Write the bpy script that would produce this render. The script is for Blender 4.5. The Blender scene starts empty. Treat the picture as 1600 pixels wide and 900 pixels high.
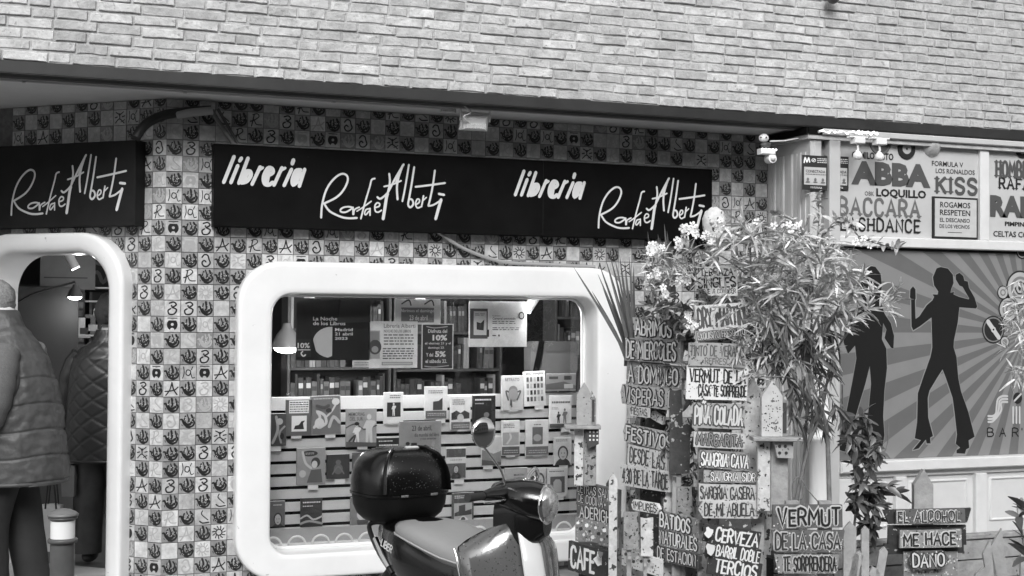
import bpy, bmesh, math, random
from mathutils import Vector, Matrix, noise
from math import sin, cos, pi, radians, sqrt
random.seed(7)
SC = bpy.context.scene
COL = SC.collection
# ------------------------------------------------------------------ camera
F = 2050.0                                   # focal length in photograph pixels (1600 wide)
CAM_H = 1.75
YAW = radians(20.6)
PITCH = math.atan(40 / F)
ROLL = radians(0.43)
_r0 = Vector((cos(YAW), -sin(YAW), 0))
_f = Vector((sin(YAW) * cos(PITCH), cos(YAW) * cos(PITCH), sin(PITCH)))
_u0 = _r0.cross(_f)
_r = _r0 * cos(ROLL) + _u0 * sin(ROLL)
_u = -_r0 * sin(ROLL) + _u0 * cos(ROLL)
CP = Vector((0, 0, CAM_H))
cam = bpy.data.cameras.new('camera')
camo = bpy.data.objects.new('camera', cam)
COL.objects.link(camo)
camo.matrix_world = Matrix(((_r.x, _u.x, -_f.x, CP.x), (_r.y, _u.y, -_f.y, CP.y), (_r.z, _u.z, -_f.z, CP.z), (0, 0, 0, 1)))
cam.sensor_width = 36
cam.lens = F / 1600 * 36
cam.clip_start = 0.05
cam.clip_end = 500
SC.camera = camo
# ------------------------------------------------------------------ light
SUN_EL, SUN_AZ = radians(36), radians(200)   # overcast: soft sun from behind the camera
w = bpy.data.worlds.new('World')
SC.world = w
w.use_nodes = True
nt = w.node_tree
sky = nt.nodes.new('ShaderNodeTexSky')
sky.sky_type = 'NISHITA'
sky.sun_disc = False
sky.sun_elevation = SUN_EL
sky.sun_rotation = SUN_AZ
sky.dust_density = 3
bw = nt.nodes.new('ShaderNodeRGBToBW')       # the photograph is black and white
nt.links.new(sky.outputs[0], bw.inputs[0])
nt.links.new(bw.outputs[0], nt.nodes['Background'].inputs[0])
nt.nodes['Background'].inputs[1].default_value = 0.15
sl = bpy.data.lights.new('sun', 'SUN')
sl.energy = 1.3
sl.angle = radians(25)
so = bpy.data.objects.new('sun', sl)
COL.objects.link(so)
sdir = Vector((sin(SUN_AZ) * cos(SUN_EL), cos(SUN_AZ) * cos(SUN_EL), sin(SUN_EL)))
so.rotation_euler = sdir.to_track_quat('Z', 'Y').to_euler()
SC.view_settings.view_transform = 'Standard'
SC.view_settings.look = 'None'
SC.view_settings.gamma = 1
SC.view_settings.exposure = 0.6
# ------------------------------------------------------------------ picture <-> place
def ray(px, py):
    return (_f * F + _r * (px - 800) + _u * (450 - py)).normalized()
def at_depth(px, py, Z):
    d = _f * F + _r * (px - 800) + _u * (450 - py)
    return CP + d * (Z / F)
def hit(px, py, p0, n):
    d = ray(px, py)
    return CP + d * ((p0 - CP).dot(n) / d.dot(n))
class Fr:
    """a vertical plane: local x along it (left to right), local y into the building, z up"""
    def __init__(s, o, xd):
        s.o = Vector(o)
        s.x = Vector((xd[0], xd[1], 0)).normalized()
        s.y = Vector((-s.x.y, s.x.x, 0))
    def mat(s, x=0, y=0, z=0):
        o = s.o + s.x * x + s.y * y + Vector((0, 0, z))
        return Matrix(((s.x.x, s.y.x, 0, o.x), (s.x.y, s.y.y, 0, o.y), (0, 0, 1, o.z), (0, 0, 0, 1)))
    def uv(s, px, py, d=0):
        p = hit(px, py, s.o + s.y * d, s.y) - s.o
        return (p.dot(s.x), p.z)
YW = 8.36
M = Fr((0, YW, 0), (1, 0))
XC = M.uv(255.5, 560)[0]
L = Fr((XC, YW, 0), (0.748, -0.664))
YB = 7.8
B = Fr((0, YB, 0), (1, 0))
# ------------------------------------------------------------------ materials
MATS = {}
def mat(name, v, rough=0.6, metal=0.0, var=0.0, scale=8.0, bump=0.0, bscale=None, coat=0.0, emit=0.0, spots=None, detail=6, spec=None, rnd=0.0):
    if name in MATS: return MATS[name]
    m = bpy.data.materials.new(name); m.use_nodes = True
    t = m.node_tree; N = t.nodes; Lk = t.links
    b = N['Principled BSDF']
    b.inputs['Base Color'].default_value = (v, v, v, 1)
    b.inputs['Roughness'].default_value = rough
    b.inputs['Metallic'].default_value = metal
    b.inputs['Coat Weight'].default_value = coat
    b.inputs['Coat Roughness'].default_value = 0.05
    if spec is not None: b.inputs['Specular IOR Level'].default_value = spec
    if emit:
        b.inputs['Emission Color'].default_value = (1, 1, 1, 1)
        b.inputs['Emission Strength'].default_value = emit
    if var or bump or spots or rnd:
        tc = N.new('ShaderNodeTexCoord'); oi = N.new('ShaderNodeObjectInfo')
        ad = N.new('ShaderNodeVectorMath'); ad.operation = 'MULTIPLY_ADD'
        Lk.new(oi.outputs['Random'], ad.inputs[0]); ad.inputs[1].default_value = (37, 91, 53)
        Lk.new(tc.outputs['Object'], ad.inputs[2])
        vec = ad.outputs[0]
        nz = N.new('ShaderNodeTexNoise'); nz.inputs['Scale'].default_value = scale; nz.inputs['Detail'].default_value = detail
        nz.inputs['Roughness'].default_value = 0.62
        Lk.new(vec, nz.inputs['Vector'])
        mr = N.new('ShaderNodeMapRange')
        mr.inputs[1].default_value = 0.3; mr.inputs[2].default_value = 0.7
        mr.inputs[3].default_value = v * (1 - var); mr.inputs[4].default_value = v * (1 + var)
        Lk.new(nz.outputs[0], mr.inputs[0])
        out = mr.outputs[0]
        if rnd:
            r1 = N.new('ShaderNodeMapRange'); r1.inputs[3].default_value = 1 - rnd; r1.inputs[4].default_value = 1 + rnd
            Lk.new(oi.outputs['Random'], r1.inputs[0])
            mu = N.new('ShaderNodeMath'); mu.operation = 'MULTIPLY'
            Lk.new(out, mu.inputs[0]); Lk.new(r1.outputs[0], mu.inputs[1]); out = mu.outputs[0]
        if spots:                                      # (value, scale, threshold): blotches of a second tone
            n2 = N.new('ShaderNodeTexNoise'); n2.inputs['Scale'].default_value = spots[1]; n2.inputs['Detail'].default_value = 3
            Lk.new(vec, n2.inputs['Vector'])
            rr = N.new('ShaderNodeMapRange'); rr.inputs[1].default_value = spots[2]; rr.inputs[2].default_value = spots[2] + 0.04
            Lk.new(n2.outputs[0], rr.inputs[0])
            mx = N.new('ShaderNodeMix'); mx.data_type = 'FLOAT'
            Lk.new(rr.outputs[0], mx.inputs[0]); Lk.new(out, mx.inputs[2]); mx.inputs[3].default_value = spots[0]
            out = mx.outputs[0]
        Lk.new(out, b.inputs['Base Color'])
        if bump:
            n3 = N.new('ShaderNodeTexNoise'); n3.inputs['Scale'].default_value = bscale or scale * 2; n3.inputs['Detail'].default_value = 8
            Lk.new(vec, n3.inputs['Vector'])
            bp = N.new('ShaderNodeBump'); bp.inputs['Strength'].default_value = bump; bp.inputs['Distance'].default_value = 0.01
            Lk.new(n3.outputs[0], bp.inputs['Height']); Lk.new(bp.outputs[0], b.inputs['Normal'])
    MATS[name] = m
    return m
def glass_mat(name, refl=1.0, tint=0.97):
    m = bpy.data.materials.new(name); m.use_nodes = True
    t = m.node_tree; N = t.nodes; N.clear()
    o = N.new('ShaderNodeOutputMaterial'); mx = N.new('ShaderNodeMixShader')
    tr = N.new('ShaderNodeBsdfTransparent'); gl = N.new('ShaderNodeBsdfGlossy'); fr = N.new('ShaderNodeFresnel')
    tr.inputs[0].default_value = (tint, tint, tint, 1)
    gl.inputs['Roughness'].default_value = 0.01; fr.inputs[0].default_value = 1.5
    mu = N.new('ShaderNodeMath'); mu.operation = 'MULTIPLY'; mu.inputs[1].default_value = refl
    t.links.new(fr.outputs[0], mu.inputs[0]); t.links.new(mu.outputs[0], mx.inputs[0])
    t.links.new(tr.outputs[0], mx.inputs[1]); t.links.new(gl.outputs[0], mx.inputs[2]); t.links.new(mx.outputs[0], o.inputs[0])
    return m
def tone(v, rough=0.7):
    v = round(v, 2)
    return mat('paint_%03d' % int(v * 100), v, rough, var=0.06, scale=20)
# ------------------------------------------------------------------ mesh builder
WM = {}                                                # world matrices of what has been placed
class MB:
    def __init__(s): s.v = []; s.f = []; s.m = []; s.sm = []
    def add(s, vs, fs, mi=0, smooth=False):
        o = len(s.v); s.v += [tuple(p) for p in vs]
        for f in fs: s.f.append(tuple(i + o for i in f)); s.m.append(mi); s.sm.append(smooth)
        return s
    def box(s, x0, x1, y0, y1, z0, z1, mi=0):
        vs = [(x, y, z) for z in (z0, z1) for y in (y0, y1) for x in (x0, x1)]
        return s.add(vs, [(0, 2, 3, 1), (4, 5, 7, 6), (0, 1, 5, 4), (2, 6, 7, 3), (0, 4, 6, 2), (1, 3, 7, 5)], mi)
    def bbox(s, x0, x1, y0, y1, z0, z1, c=0.003, mi=0):
        """box whose front (low y) edges are chamfered"""
        vs = [(x0, y1, z0), (x1, y1, z0), (x1, y1, z1), (x0, y1, z1), (x0, y0 + c, z0), (x1, y0 + c, z0), (x1, y0 + c, z1), (x0, y0 + c, z1),
              (x0 + c, y0, z0 + c), (x1 - c, y0, z0 + c), (x1 - c, y0, z1 - c), (x0 + c, y0, z1 - c)]
        fs = [(0, 3, 2, 1), (8, 9, 10, 11)]
        for a in range(4):
            b = (a + 1) % 4
            fs += [(a, b, b + 4, a + 4), (a + 4, b + 4, b + 8, a + 8)]
        return s.add(vs, fs, mi)
    def prism(s, poly, y0, y1, mi=0):
        n = len(poly)
        ar = sum(poly[i][0] * poly[(i + 1) % n][1] - poly[(i + 1) % n][0] * poly[i][1] for i in range(n))
        if ar < 0: poly = poly[::-1]
        vs = [(x, y0, z) for x, z in poly] + [(x, y1, z) for x, z in poly]
        fs = [tuple(range(n)), tuple(range(2 * n - 1, n - 1, -1))]
        for i in range(n):
            j = (i + 1) % n
            fs.append((j, i, i + n, j + n))
        return s.add(vs, fs, mi)
    def flat(s, poly, y, mi=0):
        n = len(poly)
        ar = sum(poly[i][0] * poly[(i + 1) % n][1] - poly[(i + 1) % n][0] * poly[i][1] for i in range(n))
        if ar < 0: poly = poly[::-1]
        return s.add([(x, y, z) for x, z in poly], [tuple(range(n))], mi)
    def disc(s, x, z, r, y, n=28, mi=0, r2=None):
        return s.flat([(x + r * cos(2 * pi * i / n), z + (r2 or r) * sin(2 * pi * i / n)) for i in range(n)], y, mi)
    def tube(s, pts, r, n=8, mi=0, cap=True, smooth=True):
        pts = [Vector(p) for p in pts]; k = len(pts)
        rs = r if isinstance(r, (list, tuple)) else [r] * k
        vs = []; up = None
        for i, p in enumerate(pts):
            d = (pts[min(i + 1, k - 1)] - pts[max(i - 1, 0)]).normalized()
            if up is None:
                up = Vector((0, 0, 1)) if abs(d.z) < 0.9 else Vector((0, 1, 0))
            a = d.cross(up)
            if a.length < 1e-5: a = d.orthogonal()
            a.normalize(); b = a.cross(d); up = b
            for j in range(n):
                t = 2 * pi * j / n
                q = rs[i]
                if isinstance(q, tuple): v = p + a * (q[0] * cos(t)) + b * (q[1] * sin(t))
                else: v = p + (a * cos(t) + b * sin(t)) * q
                vs.append(v)
        fs = [(i * n + j, i * n + (j + 1) % n, (i + 1) * n + (j + 1) % n, (i + 1) * n + j) for i in range(k - 1) for j in range(n)]
        s.add(vs, fs, mi, smooth)
        if cap: s.add(vs[:n], [tuple(range(n - 1, -1, -1))], mi); s.add(vs[-n:], [tuple(range(n))], mi)
        return s
    def lathe(s, prof, c=(0, 0, 0), n=24, mi=0, smooth=True, ax='z'):
        vs = []
        for r, h in prof:
            for j in range(n):
                t = 2 * pi * j / n
                p = (r * cos(t), r * sin(t), h)
                if ax == 'y': p = (p[0], p[2], p[1])
                if ax == 'x': p = (p[2], p[0], p[1])
                vs.append((c[0] + p[0], c[1] + p[1], c[2] + p[2]))
        k = len(prof)
        fs = [(i * n + j, i * n + (j + 1) % n, (i + 1) * n + (j + 1) % n, (i + 1) * n + j) for i in range(k - 1) for j in range(n)]
        s.add(vs, fs, mi, smooth)
        s.add(vs[:n], [tuple(range(n - 1, -1, -1))], mi); s.add(vs[-n:], [tuple(range(n))], mi)
        return s
    def rings(s, R, n=32, e=2.0, fn=None, mi=0, cap=True):
        """stack of superellipse rings (cx, cy, z, rx, ry)"""
        vs = []
        for k, (cx, cy, z, rx, ry) in enumerate(R):
            for j in range(n):
                t = 2 * pi * j / n
                c, q = cos(t), sin(t)
                x = abs(c) ** (2 / e) * (1 if c > 0 else -1); y = abs(q) ** (2 / e) * (1 if q > 0 else -1)
                g = fn(t, z, k) if fn else 1
                vs.append((cx + rx * x * g, cy + ry * y * g, z))
        m = len(R)
        s.add(vs, [(i * n + j, i * n + (j + 1) % n, (i + 1) * n + (j + 1) % n, (i + 1) * n + j) for i in range(m - 1) for j in range(n)], mi, True)
        if cap: s.add(vs[:n], [tuple(range(n - 1, -1, -1))], mi, True); s.add(vs[-n:], [tuple(range(n))], mi, True)
        return s
    def ball(s, c, r, n=12, m=8, mi=0, sc=(1, 1, 1)):
        vs = [(c[0], c[1], c[2] - r * sc[2])]
        for i in range(1, m):
            a = -pi / 2 + pi * i / m
            for j in range(n):
                t = 2 * pi * j / n
                vs.append((c[0] + r * sc[0] * cos(a) * cos(t), c[1] + r * sc[1] * cos(a) * sin(t), c[2] + r * sc[2] * sin(a)))
        vs.append((c[0], c[1], c[2] + r * sc[2]))
        fs = [(0, 1 + (j + 1) % n, 1 + j) for j in range(n)]
        for i in range(m - 2):
            for j in range(n):
                a = 1 + i * n + j; b = 1 + i * n + (j + 1) % n
                fs.append((a, b, b + n, a + n))
        e = len(vs) - 1; o = 1 + (m - 2) * n
        fs += [(e, o + j, o + (j + 1) % n) for j in range(n)]
        return s.add(vs, fs, mi, True)
    def ribbon(s, pts, w, y, mi=0, k=0, closed=False, th=0.0):
        """brush stroke in the x-z plane"""
        q = [pts[0]]
        for p in pts[1:]:
            if abs(p[0] - q[-1][0]) + abs(p[1] - q[-1][1]) > 1e-6: q.append(p)
        n = len(q)
        if n < 2: return s
        vs = []; y = y - k * 0.00012
        def dr(a, b):
            d = (b[0] - a[0], b[1] - a[1]); l = math.hypot(*d) or 1
            return d[0] / l, d[1] / l
        for i in range(n):
            d1 = dr(q[i - 1], q[i]) if i > 0 else dr(q[0], q[1])
            d2 = dr(q[i], q[i + 1]) if i < n - 1 else d1
            nx, nz = -(d1[1] + d2[1]), (d1[0] + d2[0]); l = math.hypot(nx, nz)
            if l < 0.3: nx, nz = -d1[1], d1[0]; l = 1; g = 1
            else: nx /= l; nz /= l; g = min(1.5, 1 / max(0.5, nx * -d1[1] + nz * d1[0]))
            if l == 1 and g == 1: pass
            ww = (w[i] if isinstance(w, list) else w) * 0.5 * g
            yy = y - i * 0.00002
            vs += [(q[i][0] + nx * ww, yy, q[i][1] + nz * ww), (q[i][0] - nx * ww, yy, q[i][1] - nz * ww)]
        fs = [(2 * i + 1, 2 * i + 3, 2 * i + 2, 2 * i) for i in range(n - 1)]
        w0 = (w[0] if isinstance(w, list) else w) * 0.42; w1 = (w[-1] if isinstance(w, list) else w) * 0.42
        a = dr(q[1], q[0]); b = dr(q[-2], q[-1]); o = len(vs)
        ye = y - (n - 1) * 0.00002
        def cap(p, d, r, yy): return [(p[0] + d[0] * r - d[1] * r * .55, yy, p[1] + d[1] * r + d[0] * r * .55), (p[0] + d[0] * r + d[1] * r * .55, yy, p[1] + d[1] * r - d[0] * r * .55)]
        vs += cap(q[0], a, w0, y); fs.append((0, o + 1, o, 1))
        vs += cap(q[-1], b, w1, ye); fs.append((2 * n - 1, o + 3, o + 2, 2 * n - 2))
        return s.add(vs, fs, mi)
    def mesh(s, name, mats):
        me = bpy.data.meshes.new(name)
        me.from_pydata(s.v, [], s.f)
        for m in (mats if isinstance(mats, (list, tuple)) else [mats]): me.materials.append(m)
        me.polygons.foreach_set('material_index', s.m)
        me.polygons.foreach_set('use_smooth', s.sm)
        me.update()
        return me
def put(o, parent=None, W=None):
    """link o; W is its world matrix (default: the parent's)"""
    COL.objects.link(o)
    if parent is not None:
        o.parent = parent
        PW = WM[parent]
        if W is None: W = PW
        else: o.matrix_local = PW.inverted() @ W
    else:
        if W is None: W = Matrix.Identity(4)
        o.matrix_world = W
    WM[o] = W.copy()
    return o
def part(mb, name, mats, parent=None, W=None, label=None):
    me = mb if isinstance(mb, bpy.types.Mesh) else mb.mesh(name, mats)
    o = put(bpy.data.objects.new(name, me), parent, W)
    if label: o['label'] = label
    return o
def tag(o, label, cat, group=None):
    o['label'] = label; o['category'] = cat
    if group: o['group'] = group
    return o
def thing(name, label, cat, W=None, group=None):
    return tag(put(bpy.data.objects.new(name, None), None, W), label, cat, group)
def solo(mb, name, mats, label, cat, W=None, group=None):
    return tag(part(mb, name, mats, None, W), label, cat, group)
def struct(mb, name, mats, W=None):
    o = part(mb, name, mats, None, W); o['kind'] = 'structure'; return o
def smoothed(pts, k=4):
    out = []; n = len(pts)
    for i in range(n - 1):
        p0 = pts[max(i - 1, 0)]; p1 = pts[i]; p2 = pts[i + 1]; p3 = pts[min(i + 2, n - 1)]
        for j in range(k):
            t = j / k
            out.append(tuple(0.5 * ((2 * b) + (-a + c) * t + (2 * a - 5 * b + 4 * c - d) * t * t + (-a + 3 * b - 3 * c + d) * t ** 3) for a, b, c, d in zip(p0, p1, p2, p3)))
    out.append(tuple(pts[-1]))
    return out
# ------------------------------------------------------------------ lettering
_G = {
'A': (.72, "0,0 .36,1 .72,0|.13,.36 .59,.36"), 'B': (.6, "0,0 0,1 .38,1 .54,.86 .54,.66 .38,.53 0,.53|.38,.53 .6,.38 .6,.16 .42,0 0,0"),
'C': (.6, ".6,.8 .46,1 .18,1 0,.8 0,.2 .18,0 .46,0 .6,.2"), 'D': (.6, "0,0 0,1 .32,1 .6,.78 .6,.22 .32,0 0,0"),
'E': (.5, ".5,0 0,0 0,1 .5,1|0,.52 .42,.52"), 'F': (.5, "0,0 0,1 .5,1|0,.52 .42,.52"),
'G': (.62, ".6,.8 .46,1 .18,1 0,.8 0,.2 .18,0 .46,0 .62,.2 .62,.46 .36,.46"), 'H': (.6, "0,0 0,1|.6,0 .6,1|0,.5 .6,.5"),
'I': (.08, ".04,0 .04,1"), 'J': (.45, ".45,1 .45,.2 .3,0 .1,0 0,.18"), 'K': (.58, "0,0 0,1|.55,1 .02,.45|.18,.6 .58,0"),
'L': (.48, "0,1 0,0 .48,0"), 'M': (.8, "0,0 .05,1 .4,.35 .75,1 .8,0"), 'N': (.62, "0,0 0,1 .62,0 .62,1"),
'O': (.64, ".32,1 .1,.9 0,.7 0,.3 .1,.1 .32,0 .54,.1 .64,.3 .64,.7 .54,.9 .32,1"), 'P': (.56, "0,0 0,1 .38,1 .56,.85 .56,.62 .38,.47 0,.47"),
'Q': (.66, ".32,1 .1,.9 0,.7 0,.3 .1,.1 .32,0 .54,.1 .64,.3 .64,.7 .54,.9 .32,1|.4,.25 .66,-.05"), 'R': (.6, "0,0 0,1 .38,1 .56,.86 .56,.64 .38,.5 0,.5|.3,.5 .6,0"),
'S': (.54, ".54,.84 .4,1 .14,1 0,.82 .04,.62 .48,.42 .54,.2 .4,0 .12,0 0,.16"), 'T': (.6, "0,1 .6,1|.3,1 .3,0"),
'U': (.6, "0,1 0,.2 .16,0 .44,0 .6,.2 .6,1"), 'V': (.66, "0,1 .33,0 .66,1"), 'W': (.9, "0,1 .22,0 .45,.7 .68,0 .9,1"),
'X': (.6, "0,0 .6,1|0,1 .6,0"), 'Y': (.6, "0,1 .3,.5 .6,1|.3,.5 .3,0"), 'Z': (.56, "0,1 .56,1 0,0 .56,0"),
'0': (.5, ".25,1 .06,.85 0,.5 .06,.15 .25,0 .44,.15 .5,.5 .44,.85 .25,1"), '1': (.2, "0,.8 .2,1 .2,0"),
'2': (.5, "0,.8 .14,1 .38,1 .5,.8 .44,.6 0,0 .5,0"), '3': (.5, "0,.9 .2,1 .45,.9 .45,.66 .2,.53|.2,.53 .5,.4 .48,.14 .25,0 0,.12"),
'4': (.55, ".42,0 .42,1 0,.3 .55,.3"), '5': (.5, ".48,1 .06,1 .02,.55 .3,.62 .5,.42 .46,.12 .22,0 0,.1"),
'.': (.08, ".02,.02 .06,.02"), ',': (.08, ".06,.06 0,-.12"), "'": (.08, ".04,1 .04,.8"), '-': (.35, "0,.45 .35,.45"), ':': (.08, ".02,.2 .06,.2|.02,.65 .06,.65"),
'+': (.5, "0,.5 .5,.5|.25,.25 .25,.75"), '%': (.7, ".1,.95 0,.75 .1,.6 .22,.75 .1,.95|.6,.4 .48,.2 .6,.05 .7,.2 .6,.4|.6,1 .1,0"), ' ': (.35, ""),
}
def glyph(c):
    tilde = c in 'ÑÁÉÍÓÚ'
    b = {'Ñ': 'N', 'Á': 'A', 'É': 'E', 'Í': 'I', 'Ó': 'O', 'Ú': 'U'}.get(c, c)
    wd, s = _G.get(b, _G[' '])
    st = [[tuple(map(float, p.split(','))) for p in t.split()] for t in s.split('|') if t]
    if c == 'Ñ': st.append([(.08, 1.16), (.24, 1.24), (.4, 1.14), (.56, 1.22)])
    elif tilde: st.append([(wd / 2 - .02, 1.12), (wd / 2 + .14, 1.28)])
    return wd, st
def strokes_text(mb, txt, x0, x1, z0, z1, w, y, mi=0, jit=0.0, slant=0.0, gap=0.24, seed=0, serif=False, slope=0.0):
    R = random.Random(hash(txt) % 9999 if not seed else seed)
    R = random.Random(sum(ord(c) for c in txt) + seed)
    tot = sum(glyph(c)[0] + gap for c in txt) - gap
    sx = (x1 - x0) / tot; h = z1 - z0; cx = x0; k = 0
    for c in txt:
        wd, st = glyph(c)
        jz = R.uniform(-jit, jit) * h; js = 1 + R.uniform(-jit, jit); ja = R.uniform(-jit, jit) * .4
        for s in st:
            pts = [(cx + p[0] * sx + (p[1] * (slant + ja)) * h * .5, z0 + jz + p[1] * h * js + slope * (cx - x0)) for p in s]
            if len(pts) > 4: pts = smoothed(pts, 2)
            mb.ribbon(pts, w, y, mi, k); k += 1
            if serif:
                for e in (0, -1):
                    p = s[e]
                    if p[1] in (0, 1):
                        X = cx + p[0] * sx; Z = z0 + p[1] * h + (w * .3 if p[1] == 0 else -w * .3) + slope * (cx - x0)
                        mb.ribbon([(X - w * .8, Z), (X + w * .8, Z)], w * .4, y, mi, k); k += 1
        cx += (wd + gap) * sx
_TX = {}
def font_text(txt, off=0.0, shear=0.0):
    key = (txt, off, shear)
    if key in _TX: return _TX[key]
    c = bpy.data.curves.new('t', 'FONT'); c.body = txt; c.offset = off; c.shear = shear; c.resolution_u = 2
    o = bpy.data.objects.new('t', c); COL.objects.link(o)
    bpy.context.view_layer.update()
    me = bpy.data.meshes.new_from_object(o.evaluated_get(bpy.context.evaluated_depsgraph_get()))
    vs = [v.co.copy() for v in me.vertices]; fs = [tuple(p.vertices) for p in me.polygons]
    bpy.data.objects.remove(o); bpy.data.curves.remove(c); bpy.data.meshes.remove(me)
    _TX[key] = (vs, fs); return _TX[key]
def print_text(mb, txt, x0, x1, z0, z1, y, mi=0, off=0.0, shear=0.0, keep=False, slope=0.0):
    vs, fs = font_text(txt, off, shear)
    if not vs: return
    ax = min(v.x for v in vs); bx = max(v.x for v in vs); ay = min(v.y for v in vs); by = max(v.y for v in vs)
    if keep:
        k = (z1 - z0) / (by - ay); x1 = x0 + (bx - ax) * k
    X = lambda v: x0 + (v.x - ax) / (bx - ax) * (x1 - x0)
    mb.add([(X(v), y, z0 + (v.y - ay) / (by - ay) * (z1 - z0) + slope * (X(v) - x0)) for v in vs], fs, mi)
def print_px(mb, fr, d, txt, px0, pyt, px1, pyb, mi=0, off=0.0, dy=-0.0015, sh=0.0, **k):
    """printed words whose left-bottom / right-top corners are seen at those pixels, on the plane fr at depth d"""
    a = fr.uv(px0, pyb, d); b = fr.uv(px1, pyt, d)
    print_text(mb, txt, a[0], b[0], a[1], b[1], d + dy, mi, off, sh, **k)
# ------------------------------------------------------------------ shared materials
m_brick = mat('brick', 0.48, 0.9, var=0.26, scale=11, bump=0.9, bscale=42, rnd=0.17, spots=(0.33, 30, 0.64))
m_mortar = mat('mortar', 0.42, 0.95, var=0.3, scale=14, bump=0.8, bscale=45)
m_steel = mat('dark_painted_steel', 0.022, 0.5, var=0.3, scale=6, bump=0.15)
m_soffit = mat('soffit_plaster', 0.72, 0.85, var=0.06, scale=3, bump=0.12, bscale=20)
m_white = mat('white_gelcoat', 0.80, 0.32, var=0.07, scale=1.6, bump=0.03, bscale=6, coat=0.3, spots=(.5, 24, .735))
m_grout = mat('grout', 0.14, 0.9, var=0.3, scale=30)
m_glaze_l = mat('pale_tile_glaze', 0.50, 0.22, var=0.26, scale=26, rnd=0.2, bump=0.1, bscale=20)
m_glaze_g = mat('grey_tile_glaze', 0.27, 0.22, var=0.22, scale=22, rnd=0.16, bump=0.1, bscale=20)
m_ink = mat('black_tile_ink', 0.018, 0.3)
m_faint = mat('faded_tile_ink', 0.36, 0.4)
m_spot = mat('pale_dot_glaze', 0.5, 0.3)  # pale dots printed in the leaf design
m_black = mat('black_enamel', 0.0045, 0.5, var=0.4, scale=4, bump=0.04, bscale=8, spec=0.08, spots=(.12, 40, .745))
m_letter = mat('sign_letter_white', 0.62, 0.6, var=0.05, scale=10)
m_glass = glass_mat('window_glass', 1.2)
m_woodw = mat('white_painted_wood', 0.66, 0.55, var=0.06, scale=7, bump=0.12, bscale=18)
m_asph = mat('asphalt', 0.05, 0.9, var=0.3, scale=30, bump=0.5, bscale=120)
m_pave = mat('pavement_stone', 0.24, 0.85, var=0.2, scale=8, bump=0.3, bscale=40)
m_conc = mat('concrete', 0.32, 0.85, var=0.12, scale=5, bump=0.25, bscale=30)
# ------------------------------------------------------------------ ground
g = MB(); g.box(-60, 60, -60, 5.2, -0.5, -0.14); struct(g, 'road', m_asph)
g = MB(); g.box(-60, 60, 5.35, 40, -0.5, -0.004); sidewalk = struct(g, 'pavement', m_pave)
g = MB(); g.bbox(-60, 60, 5.2, 5.35, -0.5, 0.0, 0.012); struct(g, 'kerb', m_conc)
# paving slabs near the shop front
slab = MB(); slab.box(-.197, .197, -.197, .197, -.003, .004)
sme = slab.mesh('slab', m_pave)
for i in range(10):
    for j in range(6):
        part(sme, 'paving_slab', None, sidewalk, Matrix.Translation((-.8 + i * .4, 5.6 + j * .4, 0.002 + random.uniform(0, .002))))
# ------------------------------------------------------------------ the far side of the street (only seen mirrored in glass and chrome)
ob = thing('apartment_building', 'plain brick apartment block across the street, mirrored in the shop glass', 'building', Matrix.Translation((4, -11, 0)))
g = MB(); g.box(-22, 22, -6, 0, -.14, 10)
part(g, 'wall', mat('dark_brick', 0.16, 0.9, var=0.2, scale=2), ob)
wg = MB(); wg.box(-.6, .6, 0, .03, -.8, .8); wme = wg.mesh('window', mat('dull_window', 0.03, 0.15))
for i in range(13):
    for j in range(3):
        part(wme, 'window', None, ob, Matrix.Translation((4 - 20 + i * 3.3, -11, 2.2 + j * 3.1)))
g = MB()
g.prism([(-6.2, 2.5), (-1.0, 2.5), (-1.6, 3.3), (-5.6, 3.3)], .03, 1.6)
part(g, 'awning', mat('pale_canvas', 0.7, 0.8), ob)
# ------------------------------------------------------------------ brick storey above
zb = M.uv(0, 0)[1]
z_fb = B.uv(800, 166.5)[1]                 # underside of the steel beam = soffit
z_ft = B.uv(800, 148.3)[1]                 # top of the beam = first brick course
ZS = z_fb
bw_ = thing('brick_wall', 'rough pale brick upper storey wall above the shop signs', 'wall', Matrix.Translation((0, YB, z_ft)))
g = MB(); g.box(-9, 14, .0105, .4, 0, 7.5)
part(g, 'mortar_bed', m_mortar, bw_)
def brick_mb(wd, R):
    mb = MB(); h = .051; nx = 4 if wd > .15 else 2
    xs = [-wd / 2 + wd * i / nx for i in range(nx + 1)]
    c = .0035
    top = [(x, h / 2 + R.uniform(-.0025, .002)) for x in xs]; bot = [(x, -h / 2 + R.uniform(-.002, .0025)) for x in xs]
    top[0] = (top[0][0] + R.uniform(0, .004), top[0][1]); bot[-1] = (bot[-1][0] - R.uniform(0, .004), bot[-1][1])
    vs = []; n = nx + 1
    for (x, z) in top: vs.append((x, .03, z))
    for (x, z) in bot: vs.append((x, .03, z))
    for (x, z) in top: vs.append((x, c, z))
    for (x, z) in bot: vs.append((x, c, z))
    def ins(x): return x * (1 - 2 * c / wd)
    for (x, z) in top: vs.append((ins(x), R.uniform(-.002, .0015), z - c))
    for (x, z) in bot: vs.append((ins(x), R.uniform(-.002, .0015), z + c))
    fs = []
    T, Bo, T1, B1, T2, B2 = [k * n for k in range(6)]
    for i in range(nx):
        fs += [(T + i, T + i + 1, T1 + i + 1, T1 + i), (Bo + i + 1, Bo + i, B1 + i, B1 + i + 1), (T1 + i, T1 + i + 1, T2 + i + 1, T2 + i), (B1 + i + 1, B1 + i, B2 + i, B2 + i + 1),
               (T2 + i, T2 + i + 1, B2 + i + 1, B2 + i)]
    e = nx
    fs += [(Bo, T, T1, B1), (B1, T1, T2, B2), (T + e, Bo + e, B1 + e, T1 + e), (T1 + e, B1 + e, B2 + e, T2 + e)]
    fs = [f[::-1] for f in fs]
    mb.add(vs, fs); return mb
R = random.Random(3)
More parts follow.
